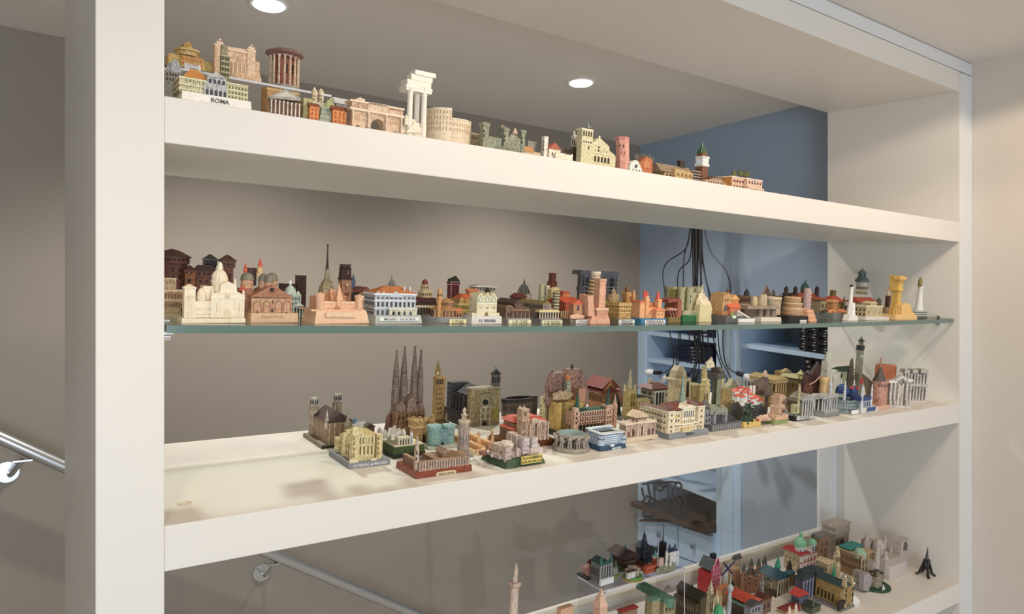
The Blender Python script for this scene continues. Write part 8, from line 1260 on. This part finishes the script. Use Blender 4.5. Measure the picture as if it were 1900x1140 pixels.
s = fm('brown stone block building model between the white church and the big arch', 1522, 1052); s.box('block', 'a07c5c/5c4434', 1518, 1534, 1000, 4, 30); s.multi('roof', '74706a', [(1517, 1535, 996, 3, 31, 1001)]); s.wins(1519, 1533, 1006, 1040, 2, 3, 4, c='6c5040', f=.4)
s = fm('large grey beige triumphal arch model with heavy attic, back right of the bottom shelf', 1549, 1042, 'souvenir_arch'); AR = 'a89888/64584e'
s.box('side_mass', AR, 1547, 1572, 988, 0, 44); s.multi('attic_cornice', 'b8a898/74685c', [(1545, 1574, 977, -2, 46, 982), (1545.6, 1573.4, 990, -1.6, 45, 993)]); s.box('attic', 'b0a090/6c6054', 1546.4, 1572.6, 981, -.6, 44.6, 990); s.box('attic_top', 'b4a898/74685c', 1551, 1569, 974, 8, 36, 978); s.poly('arch_opening', '3c2c24', [(1556, 1036), (1556, 1004), (1560, 998), (1564, 1004), (1564, 1036)], -.8, 0); s.poly('side_arch', '54443a', [(1549, 1030), (1549, 1012), (1552, 1012), (1552, 1030)], -.5, 0); s.lathe('statuary', '74685c', 1553, -3, [(1, 1000), (3, 1004), (3, 1022)], 6)
s = fm('brown long palace model with turquoise glass roof and pale green dome', 1596, 1076, 'souvenir_palace'); GP = '9c7c58/54402c'
s.box('wing', GP, 1596, 1620, 1034, 0, 84); s.multi('cornice', 'bca07c', [(1595, 1621, 1032, -1, 85, 1035)]); s.flank(1596, 1038, 1064, 14, 2, 2, 82, c='5c442c', f=.4); s.wins(1597, 1619, 1040, 1064, 4, 2, 0, c='4c4038', f=.4); s.cols('c4ac8c', 1596, 1620, 5, 1036, None, -1, 1.2); s.hip('turquoise_roof', '2c9c94/1a645e', 1574, 1600, 1008, 1021, 34, 76, .3, .3, o=0); s.lathe('dome', '94b89c/5c8064', 1592, 16, [(1, 1017), (7, 1019), (11, 1025), (11.4, 1034)], 14); s.rock('roof_relief', 'b07450/6c4430', 1604, 1620, 1026, 6, 40, 1034, seed=4)
s = fm('cream church model with slender arcaded bell tower, left of the brown palace', 1540, 1090, 'souvenir_church'); CH = 'ccb890/84704c'
s.sq('bell_tower', CH, 1549, 8, [(.6, 1014), (3, 1018), (4.4, 1024), (5.4, 1026), (5.4, 1030), (7, 1032), (6.6, 1046), (8, 1048), (8, None)]); s.wins(1547, 1555, 1034, 1044, 2, 1, 2.6, c='5c4c34', f=.4, fv=.9); s.box('nave', CH, 1534, 1546, 1048, 14, 50); s.gable('roof', 'd8c49c/8c7850', 1533, 1547, 1040, 1048, 12, 52, 'y'); s.flank(1534, 1052, 1064, 5, 1, 16, 48, c='6c5c40'); s.lathe('green_spirelet', '2ca070/166444', 1545, 0, [(.3, 1048), (2, 1056), (4, 1064), (4, 1070)], 6)
s = fm('silver model of nine joined spheres on tubes', 1576, 1102, 'souvenir_spheres'); CHR = plain('polished_silver', (.7, .66, .62), .2, metal=1.0); P9 = [(1553, 1074, 20), (1566, 1070, 24), (1580, 1075, 20), (1559, 1083, 6), (1573, 1088, 4), (1584, 1083, 8), (1568, 1078, 14), (1589, 1094, 10), (1572, 1097, 12)]
for x, y, d in P9: s.blob('sphere', CHR, x, y, d, 4, 4, 2)
s.tubes('tube', CHR, [[P9[6], p] for p in P9 if p != P9[6]] + [[P9[0], P9[1]], [P9[1], P9[2]], [P9[2], P9[5]], [P9[5], P9[7]]], .8)
s = fm('castle islet model on an oval dark green base with a small sailing boat', 1622, 1111, 'souvenir_islet', dk=1)
s.round_base('1e4c34/12301f', 1618, 3, 33, 32, n=36); s.poly('rock_wall', '9c948c/5c5650', [(1598, None), (1597, 1064), (1604, 1062), (1612, 1070), (1612, None)], 26, 44); s.poly('rock_prow', 'a8a0a0/64606c', [(1602, 1096), (1600, 1070), (1610, 1064), (1617, 1072), (1612, 1100)], 20, 30)
for x, y, d, r in ((1617, 1062, 44, 5), (1626, 1060, 38, 5), (1634, 1064, 34, 5), (1622, 1070, 26, 4)): s.lathe('tower', '94886c/4c4434', x, d, [(r, y), (r, y + 3), (r - 1, y + 5), (r - 1, None)], 10); s.lathe('dark_cap', '2a2622', x, d, [(r - 2, y - 2), (r, y + .6)], 10)
s.box('wall', 'a09480/5c5444', 1616, 1636, 1076, 26, 34); s.box('low_house', 'b0a48c', 1628, 1636, 1086, 16, 24); s.poly('boat_hull', 'dcd0a0/9c8c5c', [(1638, 1108), (1636, 1104), (1642, 1105), (1650, 1100), (1653, 1094), (1652, 1104), (1646, 1110)], 2, 10); s.poly('sail', 'dce0d8', [(1637, 1105), (1638, 1085), (1644, 1104)], 6, 7)
s = fm('pale frosted grey basilica model with domes and end slabs behind the islet', 1650, 1077, 'souvenir_basilica', dk=.8); SC = 'b8aca4/847a74'
s.base('c4bab4', 1650, 1684, 22, 0, 40, tp=3); s.z0 = 0; s.box('end_slab', SC, 1606, 1616, 1004, 60, 76, 1040); s.lathe('spire', SC, 1603, 60, [(.4, 990), (4, 1000), (6, 1012), (6, 1040)], 8); s.lathe('dome', SC, 1626, 46, [(.6, 1000), (6, 1002), (10, 1008), (11, 1016), (11, 1060)], 14); s.lathe('spire', SC, 1638, 50, [(.4, 989), (2, 998), (5, 1008), (8, 1022), (9, 1060)], 8); s.lathe('small_dome', SC, 1650, 30, [(.4, 1014), (3, 1022), (5, 1030), (6, 1062)], 10); s.lathe('small_dome', SC, 1624, 20, [(.4, 1010), (3, 1018), (5, 1028), (6, 1062)], 10); s.lathe('small_dome', SC, 1640, 14, [(.4, 1022), (3, 1030), (6, 1036), (6, 1066)], 10); s.box('right_slab', 'bcb0a8/847a74', 1668, 1684, 1006, 10, 30, 1060); s.poly('slab_opening', '5c5450', [(1673, 1022), (1673, 1009), (1677, 1005), (1680, 1010), (1680, 1022)], 9.2, 10); s.box('body', SC, 1640, 1668, 1042, 6, 40, 1066); s.box('body', SC, 1618, 1645, 1044, 20, 56, 1068)
s = fm('small dark bronze lattice tower model standing alone at the right end', 1718, 1076, 'souvenir_tower', dk=1); EI = plain('dark_bronze', (.05, .045, .045), .4, metal=.6); m = s.m; b = BM(); cx = s.lx(1717, 10); cy = 10 * m; H = lambda y: s.lz(1717, y, 10)
PR = [(19, 1074), (13, 1064), (9, 1054), (6.5, 1047), (4, 1038), (2.4, 1030), (1.4, 1022), (.9, 1017)]
zg = 0.0
for qx, qy in ((1, 1), (1, -1), (-1, 1), (-1, -1)):
    bb = BM(); bb.tube([(cx + qx * r * .62 * m, cy + qy * r * .62 * m, max(zg, H(y))) for r, y in PR[:5]], [2.8 * m, 2.6 * m, 2.4 * m, 2.2 * m, 2 * m], 4); s.fin(bb, 'leg', EI)
for r, y in ((9.6, 1055), (6, 1045)): bb = BM(); bb.box(cx - r * .7 * m, cy - r * .7 * m, H(y) - .9 * m, cx + r * .7 * m, cy + r * .7 * m, H(y) + .9 * m); s.fin(bb, 'platform', EI)
bb = BM(); bb.tube([(cx, cy, H(y)) for r, y in PR[3:]], [r * .9 * m for r, y in PR[3:]], 4); s.fin(bb, 'spire', EI); bb = BM(); bb.tube([(cx - 9 * m + 18 * m * i / 8, cy - 9 * m, H(1058) - 0 - 6 * m * (1 - sin(pi * i / 8))) for i in range(9)], .8 * m, 4); s.fin(bb, 'arch', EI)
# ochre cathedral at the front right
s = fm('ochre gothic cathedral model with dark teal roof and twin towers at its right end', 1560, 1136, 'souvenir_cathedral'); OG = 'a8884c/5c4824'
s.base('7c7874/4c4844', 1560, 1586, 5, -3, 96); s.box('nave', OG, 1562, 1576, 1092, 4, 96); s.gable('roof', '2c4448/182a2e', 1561, 1577, 1080, 1092, 4, 97, 'y'); s.flank(1562, 1098, 1112, 5, 1, 30, 92, c='3c2c18', f=.5, fv=.95); s.flank(1562, 1114, 1124, 5, 1, 30, 92, c='7c6020', f=.5)
for x, y, d in ((1563, 1072, 6), (1576, 1070, 8)): s.sq('tower', 'bca878/6c5c34', x, d, [(2, y), (4, y + 6), (5.4, y + 14), (6.4, y + 40), (7, None)]); s.wins(x + .5, x + 5, y + 18, y + 50, 1, 3, d - 5, c='4c3c20', f=.4, fv=.8)
for i in range(6): s.sq('buttress', 'c0a868', 1560 - 0, 20 + i * 13, [(.4, 1094), (2, 1099), (2, 1118)])
s.box('dark_porch', '2a2420', 1556, 1566, 1118, -2, 4)
s = fm('dark slate roofed cathedral model with grey blue west front, centre of the bottom shelf', 1500, 1118, 'souvenir_cathedral')
s.box('body', '5c5c6c/2c2c38', 1488, 1506, 1078, 0, 30); s.box('nave', '6c6458/38322a', 1500, 1526, 1070, 20, 64); s.hip('roof', '263840/141e24', 1486, 1508, 1062, 1077, 0, 32, .3, .3); s.gable('roof', '28404a/16242a', 1498, 1528, 1054, 1069, 20, 66, 'x'); s.wins(1490, 1505, 1082, 1108, 3, 1, 0, c='24283c', f=.4, fv=.9); s.cols('8c90a8', 1488, 1506, 4, 1079, None, -1, 1.2, nm='buttress')
for x, y in ((1489, 1058), (1494, 1055), (1502, 1056), (1510, 1051), (1520, 1056)): s.sq('pinnacle', '3c4448', x, 16, [(.3, y), (2, y + 6), (2.4, y + 14)])
s = fm('grey house model with small bright red roof in front of the teal roofed cathedral', 1486, 1130, 'souvenir_house')
s.base('8c8078', 1478, 1512, 3, -8, 34); s.box('house', '6c7080/3c3e4a', 1483, 1497, 1110, 0, 30); s.gable('roof', 'c83c34/8c2420', 1481, 1499, 1096, 1109, -1, 31, 'y', o=1); s.flank(1483, 1112, 1122, 3, 1, 3, 28, c='2c2e38'); s.wins(1485, 1496, 1114, 1124, 2, 1, 0, c='8ca4c4', f=.4); s.box('annex', '94887c', 1498, 1508, 1114, 6, 20)
s = fm('maroon roofed palace model with cream turrets at the lower edge', 1480, t=.13, name='souvenir_palace')
s.box('palace', 'b89870/6c5440', 1458, 1502, 1136, 0, 30); s.gable('roof', '8c2c30/541a1c', 1457, 1503, 1126, 1136, 0, 30, 'x')
for x, y in ((1464, 1124), (1476, 1120), (1490, 1124), (1500, 1128)): s.lathe('turret', 'dcc8a8', x, -2, [(.3, y), (2.4, y + 5), (3.4, y + 12), (3.4, None)], 8)
s.lathe('maroon_dome', '7c2830', 1477, 8, [(1, 1122), (6, 1126), (8, 1134)], 12)
s = fm('dark maroon domed roof model with one cream egg-shaped turret', 1440, t=.20, name='souvenir_church'); s.rock('roof', '3c2420/20120f', 1418, 1460, 1090, 0, 40, seed=5, rough=.2); s.lathe('egg_turret', 'd0c0a0', 1434, -4, [(1, 1107), (4, 1110), (5, 1116), (4.4, 1122), (3, None)], 12)
s = fm('cream and grey pinnacled cathedral model at the lower edge, below the ochre cathedral', 1536, t=.13, name='souvenir_cathedral')
s.box('body', 'a8a088/54503e', 1522, 1556, 1134, 0, 26)
for i in range(7): s.sq('pinnacle', 'b8b49c/5c584a', 1524 + i * 5.2, 2 + (i % 2) * 8, [(.3, 1120 + (i % 3) * 2), (2, 1128), (3, 1136), (3, None)])
s = fm('small white folded price-card-like tag in front of the silver spheres', 1588, 1124, 'white_tag'); s.poly('card', 'e4e4e4', [(1582, None), (1582, 1110), (1586, 1106), (1595, 1115), (1595, None)], 0, 3)
for sx in ():
    pass

s = fm('brown gabled chapel model between the orange roofed hall and the maroon dome', 1420, t=.16, name='souvenir_chapel'); s.box('chapel', '7c5c4c/44302a', 1412, 1430, 1116, 0, 30); s.gable('roof', '5c2c24/341814', 1411, 1431, 1104, 1116, 0, 30, 'y'); s.wins(1414, 1428, 1120, 1136, 2, 1, 0, c='2c2420', f=.35)
s = fm('grey blue gabled tower house model at the lower edge right of the orange roofed hall', 1398, t=.12, name='souvenir_house'); s.box('house', '8c8890/4c4a54', 1390, 1410, 1128, 0, 24); s.gable('roof', '4c4444/2a2626', 1389, 1411, 1118, 1128, 0, 24, 'y'); s.wins(1392, 1408, 1130, 1140, 3, 1, 0, c='2c2c34', f=.4)
s = fm('dark bronze green pinnacled church model at the lower edge below the grey cathedral', 1512, t=.1, name='souvenir_church'); s.box('body', '5c5c44/2e2e22', 1506, 1522, 1130, 0, 30); s.gable('roof', '2c3c34/161e1a', 1505, 1523, 1120, 1130, 0, 30, 'y'); s.sq('pinnacle', '6c6c54', 1508, 2, [(.3, 1112), (2, 1120), (3, 1132), (3, None)])
s = fm('tan low terrace house model between the red canal house and the windmill foot', 1340, t=.24, name='souvenir_house'); s.box('house', 'c89c6c/7c5c3c', 1336, 1352, 1094, 0, 20); s.gable('roof', 'b0642c/6c3c1a', 1335, 1353, 1088, 1094, 0, 20, 'x')
